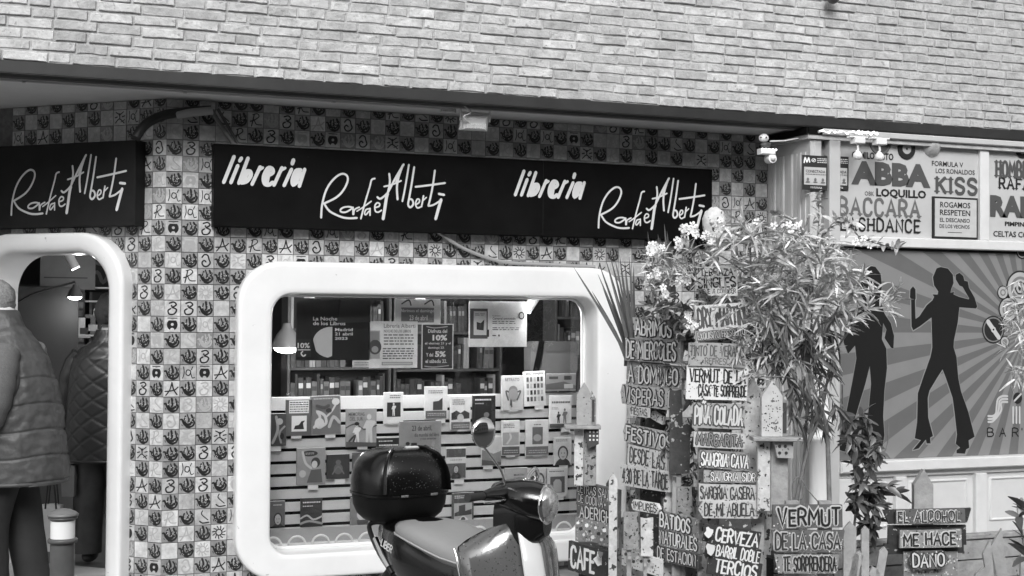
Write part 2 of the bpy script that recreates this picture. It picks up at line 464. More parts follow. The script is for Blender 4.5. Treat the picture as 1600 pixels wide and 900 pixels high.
BR = {k: [brick_mb(wd, R) for _ in range(7)] for k, wd in (('s', .232), ('h', .112), ('t', .165))}
BRM = {k: [b.mesh('brick', m_brick) for b in v] for k, v in BR.items()}
WD = {'s': .232, 'h': .112, 't': .165}
bl = []
for r in range(19):
    x = -0.75 + R.uniform(0, .2); z = r * .0628 + .028; last = ''
    while x < 7.7:
        k = R.choice('sssshht') if last != 'h' else R.choice('ssst')
        bl.append((x + WD[k] / 2, z + R.uniform(-.003, .003), k, R.randrange(7), R.choice((R.uniform(-.005, .003), R.uniform(-.004, .004), .0045)), R.uniform(-.016, .016))); x += WD[k] + R.uniform(.008, .015); last = k
def vis_brick(b):
    d = Vector((b[0], YB, z_ft + b[1])) - CP
    px = 800 + d.dot(_r) / d.dot(_f) * F; py = 450 - d.dot(_u) / d.dot(_f) * F
    return -20 < px < 1620 and py > -12
bl.sort(key=lambda b: (not vis_brick(b), Vector((b[0], YB, z_ft + b[1] * 1.0)).length))
rest = MB()
for i, (x, z, k, v, dy, ry) in enumerate(bl):
    Wm = Matrix.Translation((x, YB + dy, z_ft + z)) @ Matrix.Rotation(ry * .4, 4, 'Z') @ Matrix.Rotation(ry, 4, 'Y')
    if i < 300: part(BRM[k][v], 'brick', None, bw_, Wm)
    else:
        T_ = Matrix.Translation((0, 0, -0)) @ Matrix.Translation((0, -YB, -z_ft)) @ Wm
        rest.add([T_ @ Vector(q) for q in BR[k][v].v], BR[k][v].f)
o = part(rest, 'brickwork', m_brick, bw_); o['kind'] = 'stuff'
# steel edge beam, soffit and the conduits along it
XE = B.uv(1272, 196)[0]
g = MB(); g.box(-9, 14, YB + .006, YB + .11, z_fb, z_ft - .001); g.box(-9, 14, YB + .002, YB + .006, z_fb + .006, z_fb + .012)
o = solo(g, 'steel_beam', m_steel, 'long black steel edge beam under the brick wall', 'beam')
g = MB(); g.box(-9, 5.18, YB + .115, 12.5, z_fb + .004, z_fb + .1); struct(g, 'soffit', m_soffit)
g = MB(); g.box(-9, 5.1, YB + .112, YB + .15, z_fb - .012, z_fb + .0035); solo(g, 'edge_trim', mat('grey_trim', .3, .6, var=.1), 'pale grey trim strip along the front edge of the soffit', 'trim')
x1 = M.uv(690, 170)[0]
for k, (dy, rr) in enumerate(((.175, .009), (.205, .006))):
    g = MB(); g.tube([(-9, YB + dy, z_fb - rr), (2.68 - .1, YB + dy, z_fb - rr)], rr, 8)
    for xx in (0.0, .9, 1.8): g.box(xx, xx + .02, YB + dy - rr - .004, YB + dy + rr + .004, z_fb - 2 * rr - .003, z_fb + .003)
    solo(g, 'conduit', mat('grey_conduit', .42, .5), ('thicker' if k == 0 else 'thinner') + ' grey conduit running along the soffit edge', 'conduit')
# ------------------------------------------------------------------ tiled wall
# window frame rectangle on M, door frame rectangle on L
def rect_px(fr, pl, pt, pr, pb, d, yref=600, xref=600):
    return fr.uv(pl, yref, d)[0], fr.uv(pr, yref, d)[0], fr.uv(xref, pb, d)[1], fr.uv(xref, pt, d)[1]
wx0 = M.uv(370, 640, -.1)[0]; wx1 = M.uv(982, 640, -.1)[0]; wz1 = M.uv(640, 412, -.1)[1]; wz0 = 0.06
ix0 = M.uv(424.5, 640, -.1)[0]; ix1 = M.uv(934, 640, -.1)[0]; iz1 = M.uv(640, 461.5, -.1)[1]; iz0 = M.uv(450, 868, -.1)[1]
dx1 = L.uv(189.5, 640, -.095)[0]; dz1 = L.uv(70, 364, -.095)[1]; jx1 = L.uv(161.5, 640, -.095)[0]; jz1 = L.uv(80, 395, -.095)[1]
dw = jx1 - L.uv(-32, 640, -.095)[0]
jx0 = jx1 - dw; dx0 = jx0 - (dx1 - jx1)
XBAR = 5.2
print('window', wx0, wx1, wz0, wz1, 'inner', ix0, ix1, iz0, iz1, 'door', dx0, dx1, dz1, jx0, jx1, jz1, 'XC', XC, 'ZS', ZS)
tw = thing('tiled_wall', 'shop wall of small painted checkerboard tiles with letters and leaf shapes', 'wall', M.mat(XC, 0, 0))
g = MB()                                            # bed behind the tiles, local to the corner; left piece turned
cx0, cx1, cz0, cz1 = (wx0 + ix0) / 2 - XC, (wx1 + ix1) / 2 - XC, (wz0 + iz0) / 2, (wz1 + iz1) / 2
t_ = .009
g.box(0, cx0, t_, .25, 0, ZS); g.box(cx0, cx1, t_, .25, cz1, ZS); g.box(cx0, cx1, t_, .25, 0, cz0); g.box(cx1, XBAR - XC + .6, t_, .25, 0, ZS)
part(g, 'wall_bed', m_grout, tw)
g = MB()
ex0, ex1, ez1 = (dx0 + jx0) / 2, (dx1 + jx1) / 2, (dz1 + jz1) / 2
g.box(ex1, -.004, t_, .2, 0, ZS); g.box(ex0, ex1, t_, .2, ez1, ZS); g.box(-6, ex0, t_, .2, 0, ZS)
part(g, 'wall_bed', m_grout, tw, L.mat())
# tile designs
def motif(kind, mb, R):
    def st(s, w, k=0, mi=1, sm=True):
        p = [(a * .094 - .047, b * .094 - .047) for a, b in s]
        if sm and len(p) > 2: p = smoothed(p, 3)
        mb.ribbon(p, w * .094, -.0004, mi, k)
    if kind.startswith('leaf'):
        v = 'abc'.index(kind[4]); j = lambda: R.uniform(-.035, .035)
        st([(.05, .62 + j()), (.15, .6), (.22, .4), (.34, .2 + j()), (.56, .12), (.8, .16), (.93, .36 + j()), (.9, .5)], .12)
        st([(.3, .44), (.42, .28), (.62, .28), (.76, .38)], .17, 1)
        st([(.34, .4), (.3 + j(), .58), (.36, .8 + j())], (.13, .09, .11)[v], 2)
        st([(.52, .42), (.56 + j(), .6), (.5 + j(), .9 + j())], (.1, .14, .08)[v], 3)
        if v != 1: st([(.66, .44), (.6, .56), (.66, .68)], .06, 4)
        st([(.78, .4), (.84, .62 + j()), (.76 + j(), .88 + j())], (.15, .1, .13)[v], 5)
        st([(.4 + j(), .1), (.6, .05), (.7 + j(), .08)], .07, 6)
        st([(.12, .3 + j()), (.16, .2)], .05, 7); st([(.9, .78), (.95, .66)], .05, 8)
        for a in range(9):
            q = (R.uniform(.25, .85), R.uniform(.2, .75)); mb.disc(q[0] * .094 - .047, q[1] * .094 - .047, R.uniform(.0018, .0038), -.0018 - a * .0001, 6, 2)
    elif kind == 'sun':
        pts = [(.5 + .2 * cos(t * pi / 6), .5 + .2 * sin(t * pi / 6)) for t in range(13)]
        st(pts, .08, 0, 1, False)
        for t in range(11):
            a = t * 2 * pi / 11
            st([(.5 + .27 * cos(a), .5 + .27 * sin(a)), (.5 + .43 * cos(a + .15), .5 + .43 * sin(a + .15))], .07, 1 + t, 1, False)
    elif kind == 'face':
        mb.disc(0, -.002, .033, -.0004, 16, 1, .036); mb.disc(0, .0, .009, -.0008, 10, 0); mb.disc(0, -.034, .013, -.0012, 10, 0)
        st([(.08, .8), (.92, .8)], .07, 3, 0); st([(.2, .92), (.8, .92)], .06, 5, 1)
    elif kind == 'figure':
        st([(.15, .15), (.4, .4), (.6, .35), (.85, .12)], .08); st([(.5, .4), (.45, .7), (.2, .85)], .08, 1); st([(.45, .65), (.8, .88)], .07, 2)
        st([(.12, .5), (.3, .55)], .08, 3); st([(.7, .55), (.9, .6)], .08, 4); st([(.6, .2), (.9, .35)], .06, 5); mb.disc(.0, .02, .008, -.0022, 8, 1)
    elif kind == 'plain': pass
    elif kind == 'spiral':
        st([(.25, .72), (.4, .9), (.62, .86), (.7, .6), (.78, .35), (.6, .14), (.36, .14), (.24, .36), (.38, .52), (.5, .42)], .1)
    elif kind == 'a':
        st([(.2, .9), (.24, .5), (.14, .15)], .06); st([(.62, .66), (.42, .68), (.36, .42), (.54, .32), (.66, .52), (.62, .66)], .07, 1); st([(.66, .5), (.76, .16), (.92, .2)], .06, 2); st([(.8, .9), (.7, .7)], .06, 3)
    elif kind == 'R':
        st([(.22, .08), (.32, .5), (.4, .9)], .08); st([(.3, .86), (.6, .94), (.72, .76), (.5, .56), (.34, .5)], .07, 1); st([(.4, .5), (.55, .22), (.9, .2)], .07, 2); st([(.14, .4), (.34, .46)], .09, 3)
    elif kind == 'A':
        st([(.14, .08), (.4, .45), (.52, .92)], .08); st([(.52, .92), (.64, .45), (.86, .12)], .09, 1); st([(.08, .34), (.4, .36), (.72, .44), (.92, .62)], .08, 2)
    elif kind == '3':
        st([(.3, .84), (.58, .92), (.74, .74), (.48, .56)], .1); st([(.48, .56), (.76, .42), (.62, .14), (.3, .12), (.22, .36), (.38, .48)], .1, 1); mb.disc(-.006, .016, .006, -.0018, 8, 1)
    elif kind == '5':
        st([(.5, .92), (.42, .7), (.7, .42), (.84, .3)], .07); st([(.3, .24), (.5, .1), (.9, .14)], .09, 1)
def tile_mb(kind, R):
    mb = MB(); mb.bbox(-.0482, .0482, 0, .009, -.0482, .0482, .0016, 0)
    motif(kind, mb, R); return mb
TL = {}
RT = random.Random(11)
for kd in ('leafa', 'leafb', 'leafc', 'leafa2', 'leafb2', 'leafc2'): TL[kd] = tile_mb(kd, RT)
for kd in ('sun', 'face', 'figure', 'plain', 'spiral', 'a', 'R', 'A', '3', '5'): TL[kd] = tile_mb(kd, RT)
TM = {}
def tile_mesh(kd, st):
    if (kd, st) not in TM:
        base = m_glaze_g if kd.startswith('leaf') else m_glaze_l
        TM[(kd, st)] = TL[kd].mesh('tile', [base, m_ink if st else m_faint, m_spot])
    return TM[(kd, st)]
zr = M.uv(330, 395)[1] % .1
tiles = []
def rr_inside(x, z, x0, x1, z0, z1, r):
    if not (x0 < x < x1 and z0 < z < z1): return False
    cx = min(max(x, x0 + r), x1 - r); cz = min(max(z, z0 + r), z1 - r)
    return math.hypot(x - cx, z - cz) < r or (cx == x or cz == z)
sgx0, sgx1 = M.uv(334, 300, -.1)[0], M.uv(1113, 320, -.1)[0]
sgz0, sgz1 = M.uv(600, 361.3, -.1)[1], M.uv(600, 238.0, -.1)[1]
lsx1 = L.uv(211, 290, -.1)[0]; lsz0, lsz1 = L.uv(100, 354.5, -.1)[1], L.uv(100, 224, -.1)[1]
for fr, xa, n0, n1, key in ((M, XC, 0, 45, 0), (L, 0, -26, 0, 1)):
    for i in range(n0, n1):
        for k in range(0, 33):
            xc = i * .1 + .05; zc = zr + k * .1 - .05 + .0
            z_lo, z_hi = zc - .05, zc + .05
            if z_lo > ZS - .012 or z_lo < -.02: continue
            X = xc + (XC if key == 0 else 0)
            if key == 0:
                cs = [rr_inside(X + a, zc + b, wx0 + .01, wx1 - .01, wz0, wz1 - .01, .26) for a in (-.05, .05) for b in (-.05, .05)]
                if all(cs): continue
                if sgx0 + .06 < X < sgx1 - .06 and sgz0 + .12 < zc < sgz1 - .08: continue
                if X > XBAR + .03: continue
                p = Vector((X, YW, zc))
            else:
                cs = [rr_inside(X + a, zc + b, dx0 + .01, dx1 - .01, -1, dz1 - .01, .3) for a in (-.05, .05) for b in (-.05, .05)]
                if all(cs): continue
                if X < lsx1 - .06 and lsz0 + .1 < zc < lsz1 - .08: continue
                if X < dx0 + .3: continue
                p = L.o + L.x * X + Vector((0, 0, zc))
            par = (i + k) % 2 if key == 0 else (i + k) % 2
            if RT.random() < .04: par = 1 - par
            if par == 0:
                kd = RT.choice(('leafa', 'leafb', 'leafc', 'leafa2', 'leafb2', 'leafc2')); st = RT.random() < .93
            else:
                kd = RT.choice(('sun', 'face', 'figure', 'plain', 'spiral', 'a', 'R', 'R', 'A', 'A', '3', '3', '5', 'a')); st = RT.random() < .5
            jit = (RT.uniform(-.0008, .0008), RT.uniform(-.0015, .0015), RT.uniform(-.0008, .0008), RT.uniform(-.01, .01), RT.uniform(-.012, .012), RT.uniform(-.012, .012))
            tiles.append((fr, X if key == 0 else X, zc, kd, st, jit, (p - CP).length, p))
def vis_pt(p, mx=15):
    d = p - CP
    px = 800 + d.dot(_r) / d.dot(_f) * F; py = 450 - d.dot(_u) / d.dot(_f) * F
    return -mx < px < 1600 + mx and -mx < py < 900 + mx
tiles.sort(key=lambda t: (not vis_pt(t[7]), t[6]))
print('tiles', len(tiles), sum(vis_pt(t[7]) for t in tiles))
restA = {}
for i, (fr, X, zc, kd, st, j, ds, p) in enumerate(tiles):
    W_ = fr.mat(X + j[0], j[1], zc + j[2]) @ Matrix.Rotation(j[3], 4, 'Y') @ Matrix.Rotation(j[4], 4, 'Z') @ Matrix.Rotation(j[5], 4, 'X')
    zt = zc + .0482
    if i < 300 and zt < ZS: part(tile_mesh(kd, st), 'tile', None, tw, W_)
    else:
        mb = restA.setdefault('x', MB())
        T_ = WM[tw].inverted() @ W_
        off = {0: (0 if kd.startswith('leaf') else 1), 1: (2 if st else 3), 2: 4}
        o = len(mb.v)
        for q in TL[kd].v:
            v = T_ @ Vector(q); v.z = min(v.z, ZS - .0005); mb.v.append(tuple(v))
        for f, mi in zip(TL[kd].f, TL[kd].m): mb.f.append(tuple(a + o for a in f)); mb.m.append(off[mi]); mb.sm.append(False)
o = part(restA['x'], 'tile_field', [m_glaze_g, m_glaze_l, m_ink, m_faint, m_spot], tw); o['kind'] = 'stuff'
# ------------------------------------------------------------------ rounded white frames
def rrect(x0, x1, z0, z1, r, n=10):
    pts = []
    for (cx, cz, a0) in ((x1 - r, z1 - r, 0), (x0 + r, z1 - r, 90), (x0 + r, z0 + r, 180), (x1 - r, z0 + r, 270)):
        for i in range(n + 1):
            a = radians(a0 + 90 * i / n); pts.append((cx + r * cos(a), cz + r * sin(a)))
    return pts
def frame_mb(outer, inner, ro, ri, prof, n=10):
    """prof: (t from outer 0 to inner 1, y)"""
    mb = MB(); vs = []
    for t, y in prof:
        o = [a + (b - a) * t for a, b in zip(outer, inner)]
        for p in rrect(*o, ro + (ri - ro) * t, n): vs.append((p[0], y, p[1]))
    m = 4 * (n + 1); k = len(prof)
    fs = [(i * m + j, i * m + (j + 1) % m, (i + 1) * m + (j + 1) % m, (i + 1) * m + j) for i in range(k - 1) for j in range(m)]
    return mb.add(vs, fs, 0, True)
wt = thing('shop_window', 'bookshop display window in a thick white frame with rounded corners', 'window', M.mat(wx0, 0, 0))
f_ = frame_mb((0, wx1 - wx0, wz0, wz1), (ix0 - wx0, ix1 - wx0, iz0, iz1), .27, .13,
              [(0, .01), (0, -.06), (.02, -.085), (.07, -.098), (.15, -.1), (.3, -.1), (.5, -.1), (.8, -.1), (.93, -.1), (.98, -.094), (1, -.08), (1, 0), (1.0, .15), (1.0, .2)])
part(f_, 'frame', m_white, wt)
gx0, gx1 = ix0 - wx0 + .02, ix1 - wx0 - .02
g = MB(); g.prism(rrect(ix0 - wx0 + .001, ix1 - wx0 - .001, iz0 + .001, iz1 - .001, .13), .150, .154)
part(g, 'pane', m_glass, wt)
bead = frame_mb((ix0 - wx0 - .001, ix1 - wx0 + .001, iz0 - .001, iz1 + .001), (ix0 - wx0 + .016, ix1 - wx0 - .016, iz0 + .016, iz1 - .016), .13, .115, [(0, .149), (0, .125), (.5, .118), (1, .125), (1, .149)])
part(bead, 'glazing_bead', m_white, wt)
dt = thing('shop_doorway', 'white rounded doorway surround of the bookshop, people going in', 'doorway', L.mat(dx0, 0, 0))
f_ = frame_mb((0, dx1 - dx0, -.5, dz1), (jx0 - dx0, jx1 - dx0, -.35, jz1), .34, .25,
              [(0, .01), (0, -.07), (.03, -.088), (.1, -.095), (.25, -.095), (.5, -.093), (.75, -.086), (.92, -.07), (1, -.045), (1, .1), (1, .24)], 14)
part(f_, 'frame', m_white, dt)
g = MB(); g.box(jx0 - dx0 - .05, jx1 - dx0 + .05, -.12, .3, .0, .06)
part(g, 'threshold', m_conc, dt)
# ------------------------------------------------------------------ signs
SCR = [  # handwritten name, pixels of an enlargement; (width, points)
 (13, [(727, 520), (733, 440), (758, 350), (800, 285), (850, 248), (885, 255), (893, 290), (865, 350), (820, 395), (745, 432)]),
 (13, [(745, 432), (780, 480), (850, 515), (900, 524), (950, 522)]),
 (11, [(925, 458), (900, 452), (868, 456), (848, 470), (852, 484), (880, 486), (910, 470), (925, 458)]), (11, [(926, 456), (926, 500)]),
 (10, [(930, 500), (936, 470), (965, 455)]), (11, [(975, 527), (1000, 430), (1030, 330), (1042, 285), (1062, 276)]), (9, [(950, 480), (985, 458), (1040, 418)]),
 (10, [(1028, 465), (1008, 470), (998, 492), (1006, 502), (1026, 480)]), (10, [(1032, 462), (1032, 506)]),
 (10, [(1062, 458), (1088, 450), (1092, 434), (1076, 428), (1062, 448), (1066, 480), (1084, 486), (1104, 474)]),
 (20, [(1114, 528), (1122, 480), (1134, 400), (1142, 370)]), (13, [(1142, 370), (1156, 300), (1152, 246)]), (13, [(1078, 392), (1098, 402), (1140, 368), (1160, 330)]),
 (11, [(1120, 326), (1170, 314), (1226, 290)]), (14, [(1156, 340), (1196, 265), (1242, 188)]), (14, [(1236, 195), (1212, 262), (1200, 330), (1204, 406)]), (16, [(1222, 230), (1196, 300)]),
 (12, [(1275, 190), (1262, 270), (1248, 350), (1234, 418)]), (13, [(1308, 205), (1292, 310), (1276, 400), (1270, 440), (1284, 456), (1302, 436), (1296, 410), (1282, 404)]),
 (10, [(1316, 440), (1338, 426), (1340, 408), (1326, 406), (1316, 436), (1328, 460), (1350, 452)]), (11, [(1366, 384), (1354, 452)]), (9, [(1360, 416), (1384, 394)]),
 (13, [(1437, 226), (1424, 320), (1408, 400), (1396, 446)]), (13, [(1316, 328), (1400, 318), (1500, 304)]), (12, [(1396, 448), (1430, 440), (1474, 412)]),
 (20, [(1476, 408), (1458, 470), (1442, 528)]), (16, [(1462, 372), (1494, 378)])]
LIB = [(22, [(183, 138), (118, 300)]), (22, [(206, 195), (163, 302)]), (22, [(229, 148), (218, 166)]), (22, [(270, 148), (212, 306)]), (26, [(258, 232), (282, 232), (286, 258), (262, 292), (228, 302)]), (30, [(262, 240), (236, 290)]),
 (22, [(346, 203), (295, 312)]), (18, [(330, 228), (362, 208)]), (24, [(382, 262), (424, 240), (420, 214), (394, 212), (368, 262), (372, 306), (398, 316), (424, 300)]), (30, [(400, 215), (385, 300)]),
 (22, [(482, 208), (432, 318)]), (18, [(470, 228), (502, 210)]), (22, [(542, 218), (495, 320)]), (24, [(554, 160), (546, 184)]),
 (22, [(600, 222), (568, 228), (546, 284), (552, 316), (580, 296)]), (34, [(592, 232), (566, 300)]), (22, [(624, 218), (590, 325)])]
def trace(mb, fr, strokes, d, mapf, kz=1.0, mi=0):
    for k, (w_, pts) in enumerate(strokes):
        q = [mapf(*p) for p in pts]
        if len(q) > 2: q = smoothed(q, 4)
        mb.ribbon(q, w_ * kz, d, mi, k)
def m_first(zx, zy):
    return M.uv(320 + zx / 4, 210 + zy / 4, -.1)
kz = .25 * 8.3 / 2050
sg = thing('shop_sign', 'long black fascia sign over the window with the white name written twice', 'sign', M.mat(sgx0, -.1, sgz0))
ofs = lambda p: (p[0] - sgx0, p[1] - sgz0)
g = MB(); g.bbox(0, sgx1 - sgx0, 0, .1, 0, sgz1 - sgz0, .004)
part(g, 'panel', m_black, sg)
g = MB(); g.box(-.003, sgx1 - sgx0 + .003, -.004, .1, sgz1 - sgz0 + .0005, sgz1 - sgz0 + .007)
part(g, 'top_edge', mat('paler_edge', .12, .6, var=.5, scale=20), sg)  # thin strip in an uneven grey, paler than the panel
x1 = (sgx1 - sgx0) * .628
g = MB(); g.box(x1, x1 + .002, -.0008, 0, .002, sgz1 - sgz0 - .002); part(g, 'panel_joint', mat('joint', .004, .8), sg)
pR1 = m_first(727, 520); pR2 = M.uv(935.1, 355.8, -.1); pL1 = m_first(118, 300); pL2 = M.uv(805.0, 304.6, -.1)
g = MB(); trace(g, M, SCR, -.001, lambda a, b: ofs(m_first(a, b)), kz); part(g, 'name_lettering', m_letter, sg)
g = MB(); trace(g, M, SCR, -.001, lambda a, b: (lambda p: (p[0] - sgx0 + pR2[0] - pR1[0], p[1] - sgz0 + pR2[1] - pR1[1]))(m_first(a, b)), kz); part(g, 'name_lettering', m_letter, sg)
g = MB(); trace(g, M, LIB, -.001, lambda a, b: ofs(m_first(a, b)), kz); part(g, 'shop_lettering', m_letter, sg)
g = MB(); trace(g, M, LIB, -.001, lambda a, b: (lambda p: (p[0] - sgx0 + pL2[0] - pL1[0], p[1] - sgz0 + pL2[1] - pL1[1]))(m_first(a, b)), kz); part(g, 'shop_lettering', m_letter, sg)
s2 = thing('shop_sign', 'shorter black fascia sign above the shop doorway, name written once', 'sign', L.mat(lsx1 - 2.2, -.1, lsz0))
g = MB(); g.bbox(0, 2.2, 0, .1, 0, lsz1 - lsz0, .004); part(g, 'panel', mat('door_sign_enamel', .013, .55, var=.25, scale=5, spec=.15), s2)
pl = L.uv(17.8, 336, -.1); pr = L.uv(196.5, 291, -.1)
kx = (pr[0] - pl[0]) / (m_first(1496, 378)[0] - pR1[0])
g = MB(); trace(g, L, SCR, -.001, lambda a, b: (lambda p: (pl[0] - lsx1 + 2.2 + (p[0] - pR1[0]) * kx, pl[1] - lsz0 + p[1] - pR1[1]))(m_first(a, b)), kz); part(g, 'name_lettering', m_letter, s2)
# ------------------------------------------------------------------ room behind the shop front
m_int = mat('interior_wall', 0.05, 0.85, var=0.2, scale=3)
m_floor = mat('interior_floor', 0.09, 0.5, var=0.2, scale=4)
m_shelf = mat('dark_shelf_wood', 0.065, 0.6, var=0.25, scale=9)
g = MB()
BX = [(XC, YW + .25), (5.45, YW + .25), (5.45, 12.5), (-3.9, 12.5)]
g.box(-3.9, 5.45, 12.5, 12.6, -.05, 3.05); g.box(5.45, 5.55, YW + .26, 12.6, -.05, 3.05)
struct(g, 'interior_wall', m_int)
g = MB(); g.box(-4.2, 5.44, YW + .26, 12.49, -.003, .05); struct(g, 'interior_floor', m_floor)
# a book for the shelves: spine towards the street
def spine_book(wd, h, dp=.16):
    mb = MB(); c = .003
    mb.bbox(-wd / 2, wd / 2, 0, dp, 0, h, c, 0)
    mb.box(-wd / 2 + .004, wd / 2 - .004, -.0008, 0, h * .62, h * .8, 1)
    return mb
RB = random.Random(5)
SB = []
for i in range(14):
    wd = RB.choice((.018, .022, .026, .03, .036, .042)); h = RB.uniform(.17, .25)
    v = RB.choice((.02, .03, .05, .08, .14, .22, .34, .5)); SB.append((wd, h, spine_book(wd, h).mesh('book', [tone(v), tone(RB.choice((.05, .3, .6)))]), ('thick ' if wd > .034 else 'thin ' if wd < .024 else '') + ('black' if v < .04 else 'dark' if v < .1 else 'grey' if v < .3 else 'pale')))
NB = [0]
def book_row(fr, x0, x1, y, z, where, group, fill=1.0, lv='top'):
    x = x0
    while x < x1:
        wd, h, me, desc = RB.choice(SB)
        if x + wd > x1: break
        if RB.random() > fill: x += RB.uniform(.04, .16); continue
        tilt = RB.choice((0, 0, 0, 0, RB.uniform(-.04, .2))) if x > x0 + .08 else 0
        x += abs(tilt) * h * .6
        W_ = fr.mat(x + wd / 2, y + RB.uniform(0, .02), z) @ Matrix.Rotation(tilt, 4, 'Y')
        tag(part(me, 'book', None, None, W_), ('leaning ' if abs(tilt) > .03 else '') + desc + ' ' + where.replace('the ', ('left end', 'middle', 'right end')[min(2, int(3 * (x - x0) / (x1 - x0)))] + ' of ' + lv + ' shelf, ', 1), 'book', group); NB[0] += 1
        x += wd + .0015 + abs(tilt) * .02
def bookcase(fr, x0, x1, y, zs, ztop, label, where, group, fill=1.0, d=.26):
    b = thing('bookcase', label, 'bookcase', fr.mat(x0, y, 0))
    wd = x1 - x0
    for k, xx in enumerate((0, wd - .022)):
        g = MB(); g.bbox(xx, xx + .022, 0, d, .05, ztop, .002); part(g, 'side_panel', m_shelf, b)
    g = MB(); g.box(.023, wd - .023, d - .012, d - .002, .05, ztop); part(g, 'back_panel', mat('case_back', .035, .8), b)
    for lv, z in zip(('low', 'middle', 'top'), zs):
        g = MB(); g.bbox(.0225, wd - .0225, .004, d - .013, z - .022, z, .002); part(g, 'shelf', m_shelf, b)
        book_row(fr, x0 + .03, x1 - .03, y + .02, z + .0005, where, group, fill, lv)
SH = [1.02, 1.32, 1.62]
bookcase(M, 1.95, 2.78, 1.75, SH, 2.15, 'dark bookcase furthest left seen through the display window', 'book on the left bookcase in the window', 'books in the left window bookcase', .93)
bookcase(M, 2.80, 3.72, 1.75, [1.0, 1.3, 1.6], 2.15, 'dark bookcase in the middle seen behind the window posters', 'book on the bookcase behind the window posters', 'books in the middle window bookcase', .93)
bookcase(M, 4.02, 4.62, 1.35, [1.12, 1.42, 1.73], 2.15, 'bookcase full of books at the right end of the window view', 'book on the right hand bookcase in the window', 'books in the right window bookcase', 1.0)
# doorway view
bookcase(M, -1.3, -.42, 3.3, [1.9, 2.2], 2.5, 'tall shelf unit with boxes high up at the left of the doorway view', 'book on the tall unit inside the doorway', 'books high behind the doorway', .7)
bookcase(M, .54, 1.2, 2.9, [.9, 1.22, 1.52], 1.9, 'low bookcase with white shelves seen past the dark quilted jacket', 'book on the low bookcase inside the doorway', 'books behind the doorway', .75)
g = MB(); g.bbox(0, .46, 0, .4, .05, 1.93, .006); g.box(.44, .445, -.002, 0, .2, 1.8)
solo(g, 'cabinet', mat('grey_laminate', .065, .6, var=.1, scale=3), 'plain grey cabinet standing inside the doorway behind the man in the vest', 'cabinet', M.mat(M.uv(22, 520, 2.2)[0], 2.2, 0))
bp = thing('pillar', 'exposed brick pillar inside the shop beyond the doorway', 'pillar', M.mat(.34, 2.75, 0))
g = MB(); g.box(0, .16, .005, .2, .05, 2.6); part(g, 'core', mat('dark_mortar', .06, .9), bp)
ibk = brick_mb(.15, RB).mesh('brick', mat('dim_brick', .17, .85, var=.3, scale=12))
for k in range(28): part(ibk, 'brick', None, bp, M.mat(.34 + .08 + RB.uniform(-.012, .012), 2.75 + RB.uniform(-.008, .004), .5 + k * .068))
po = solo(MB().bbox(0, .42, 0, .01, 0, .55, .002).box(.03, .36, -.001, 0, .09, .1, 1), 'poster', [mat('grey_poster', .11, .7, var=.15, scale=5), tone(.03)], 'large grey poster hanging above the cabinet inside the doorway', 'poster', M.mat(M.uv(62, 452, 2.7)[0], 2.7, M.uv(62, 452, 2.7)[1]))
bo = MB(); bo.bbox(0, .5, 0, .01, 0, .42, .002)
ax = lambda p: [(x * .5, z * .42) for x, z in p]
bo.ribbon(ax(smoothed([(.15, .2), (.4, .35), (.5, .15), (.65, .36), (.9, .3)], 4)), .03, -.0008, 1); bo.ribbon(ax(smoothed([(.3, .8), (.3, .6), (.5, .5), (.7, .6), (.72, .75)], 4)), .025, -.0008, 1, 3); bo.disc(.2, .35, .03, -.0012, 14, 1)
solo(bo, 'chalkboard', [tone(.02), tone(.13)], 'dark drawing board on the wall at the right of the doorway view', 'board', M.mat(M.uv(112, 452, 3.2)[0], 3.2, M.uv(112, 452, 3.2)[1]))
for k_, (px_, py_, w_, h_, v_) in enumerate(((131, 520, .1, .2, .6), (146, 515, .13, .2, .12), (158, 512, .09, .2, .75))):
    x_, z_ = M.uv(px_, py_ + 8, 2.55)
    solo(MB().bbox(-w_ / 2, w_ / 2, 0, .02, 0, h_ * .8, .002).box(-w_ * .3, w_ * .3, -.001, 0, .03, h_ * .4, 1), 'book', [tone(v_), tone(.05 if v_ > .3 else .4)], ('white book', 'dark book', 'tall pale book')[k_] + ' displayed face out above the shoulder of the quilted jacket', 'book', M.mat(x_, 2.55, z_))
x_, z_ = M.uv(146, 523, 2.54)
solo(MB().bbox(-.2, .2, 0, .15, -.014, 0, .003), 'wall_shelf', mat('pale_shelf', .55, .5), 'short white shelf holding three books inside the doorway', 'shelf', M.mat(x_, 2.54, z_))
wsf = MB()
for k, zz in enumerate((.0, -.11)): wsf.bbox(0, .62, -.1, .1, zz - .014, zz, .003)
solo(wsf, 'wall_shelf', mat('pale_shelf', .55, .5), 'pair of thin pale shelf boards at the right of the doorway view', 'shelf', M.mat(M.uv(98, 448, 2.9)[0], 2.9, M.uv(98, 448, 2.9)[1]))
# lamps inside
def shop_lamp(px, py, Y, s, label, arm=True, watts=7):
    x, z = M.uv(px, py, Y)
    t = thing('pendant_lamp', label, 'lamp', M.mat(x, Y, z), 'lit reflector lamps inside the shop')
    g = MB(); g.lathe([(.085 * s, -.0), (.08 * s, .015 * s), (.055 * s, .07 * s), (.03 * s, .1 * s), (.02 * s, .13 * s)], n=20)
    part(g, 'lamp_shade', mat('lamp_shade_grey', .2, .4, metal=.3), t)
    g = MB(); g.ball((0, 0, .0), .07 * s, sc=(1, 1, .45)); part(g, 'bulb', mat('lamp_glow', .9, .5, emit=14), t)
    if arm:
        g = MB(); g.tube([(0, 0, .12 * s), (.0, 0, .16 * s), (-.3, .1, .02), (-.5, .3, -.1)], .008, 6); part(g, 'arm', mat('lamp_arm', .08, .4), t)
    l = bpy.data.lights.new('lamp_light', 'POINT'); l.energy = watts; l.shadow_soft_size = .06
    lo = put(bpy.data.objects.new('lamp_light', l), t, M.mat(x, Y, z - .12))
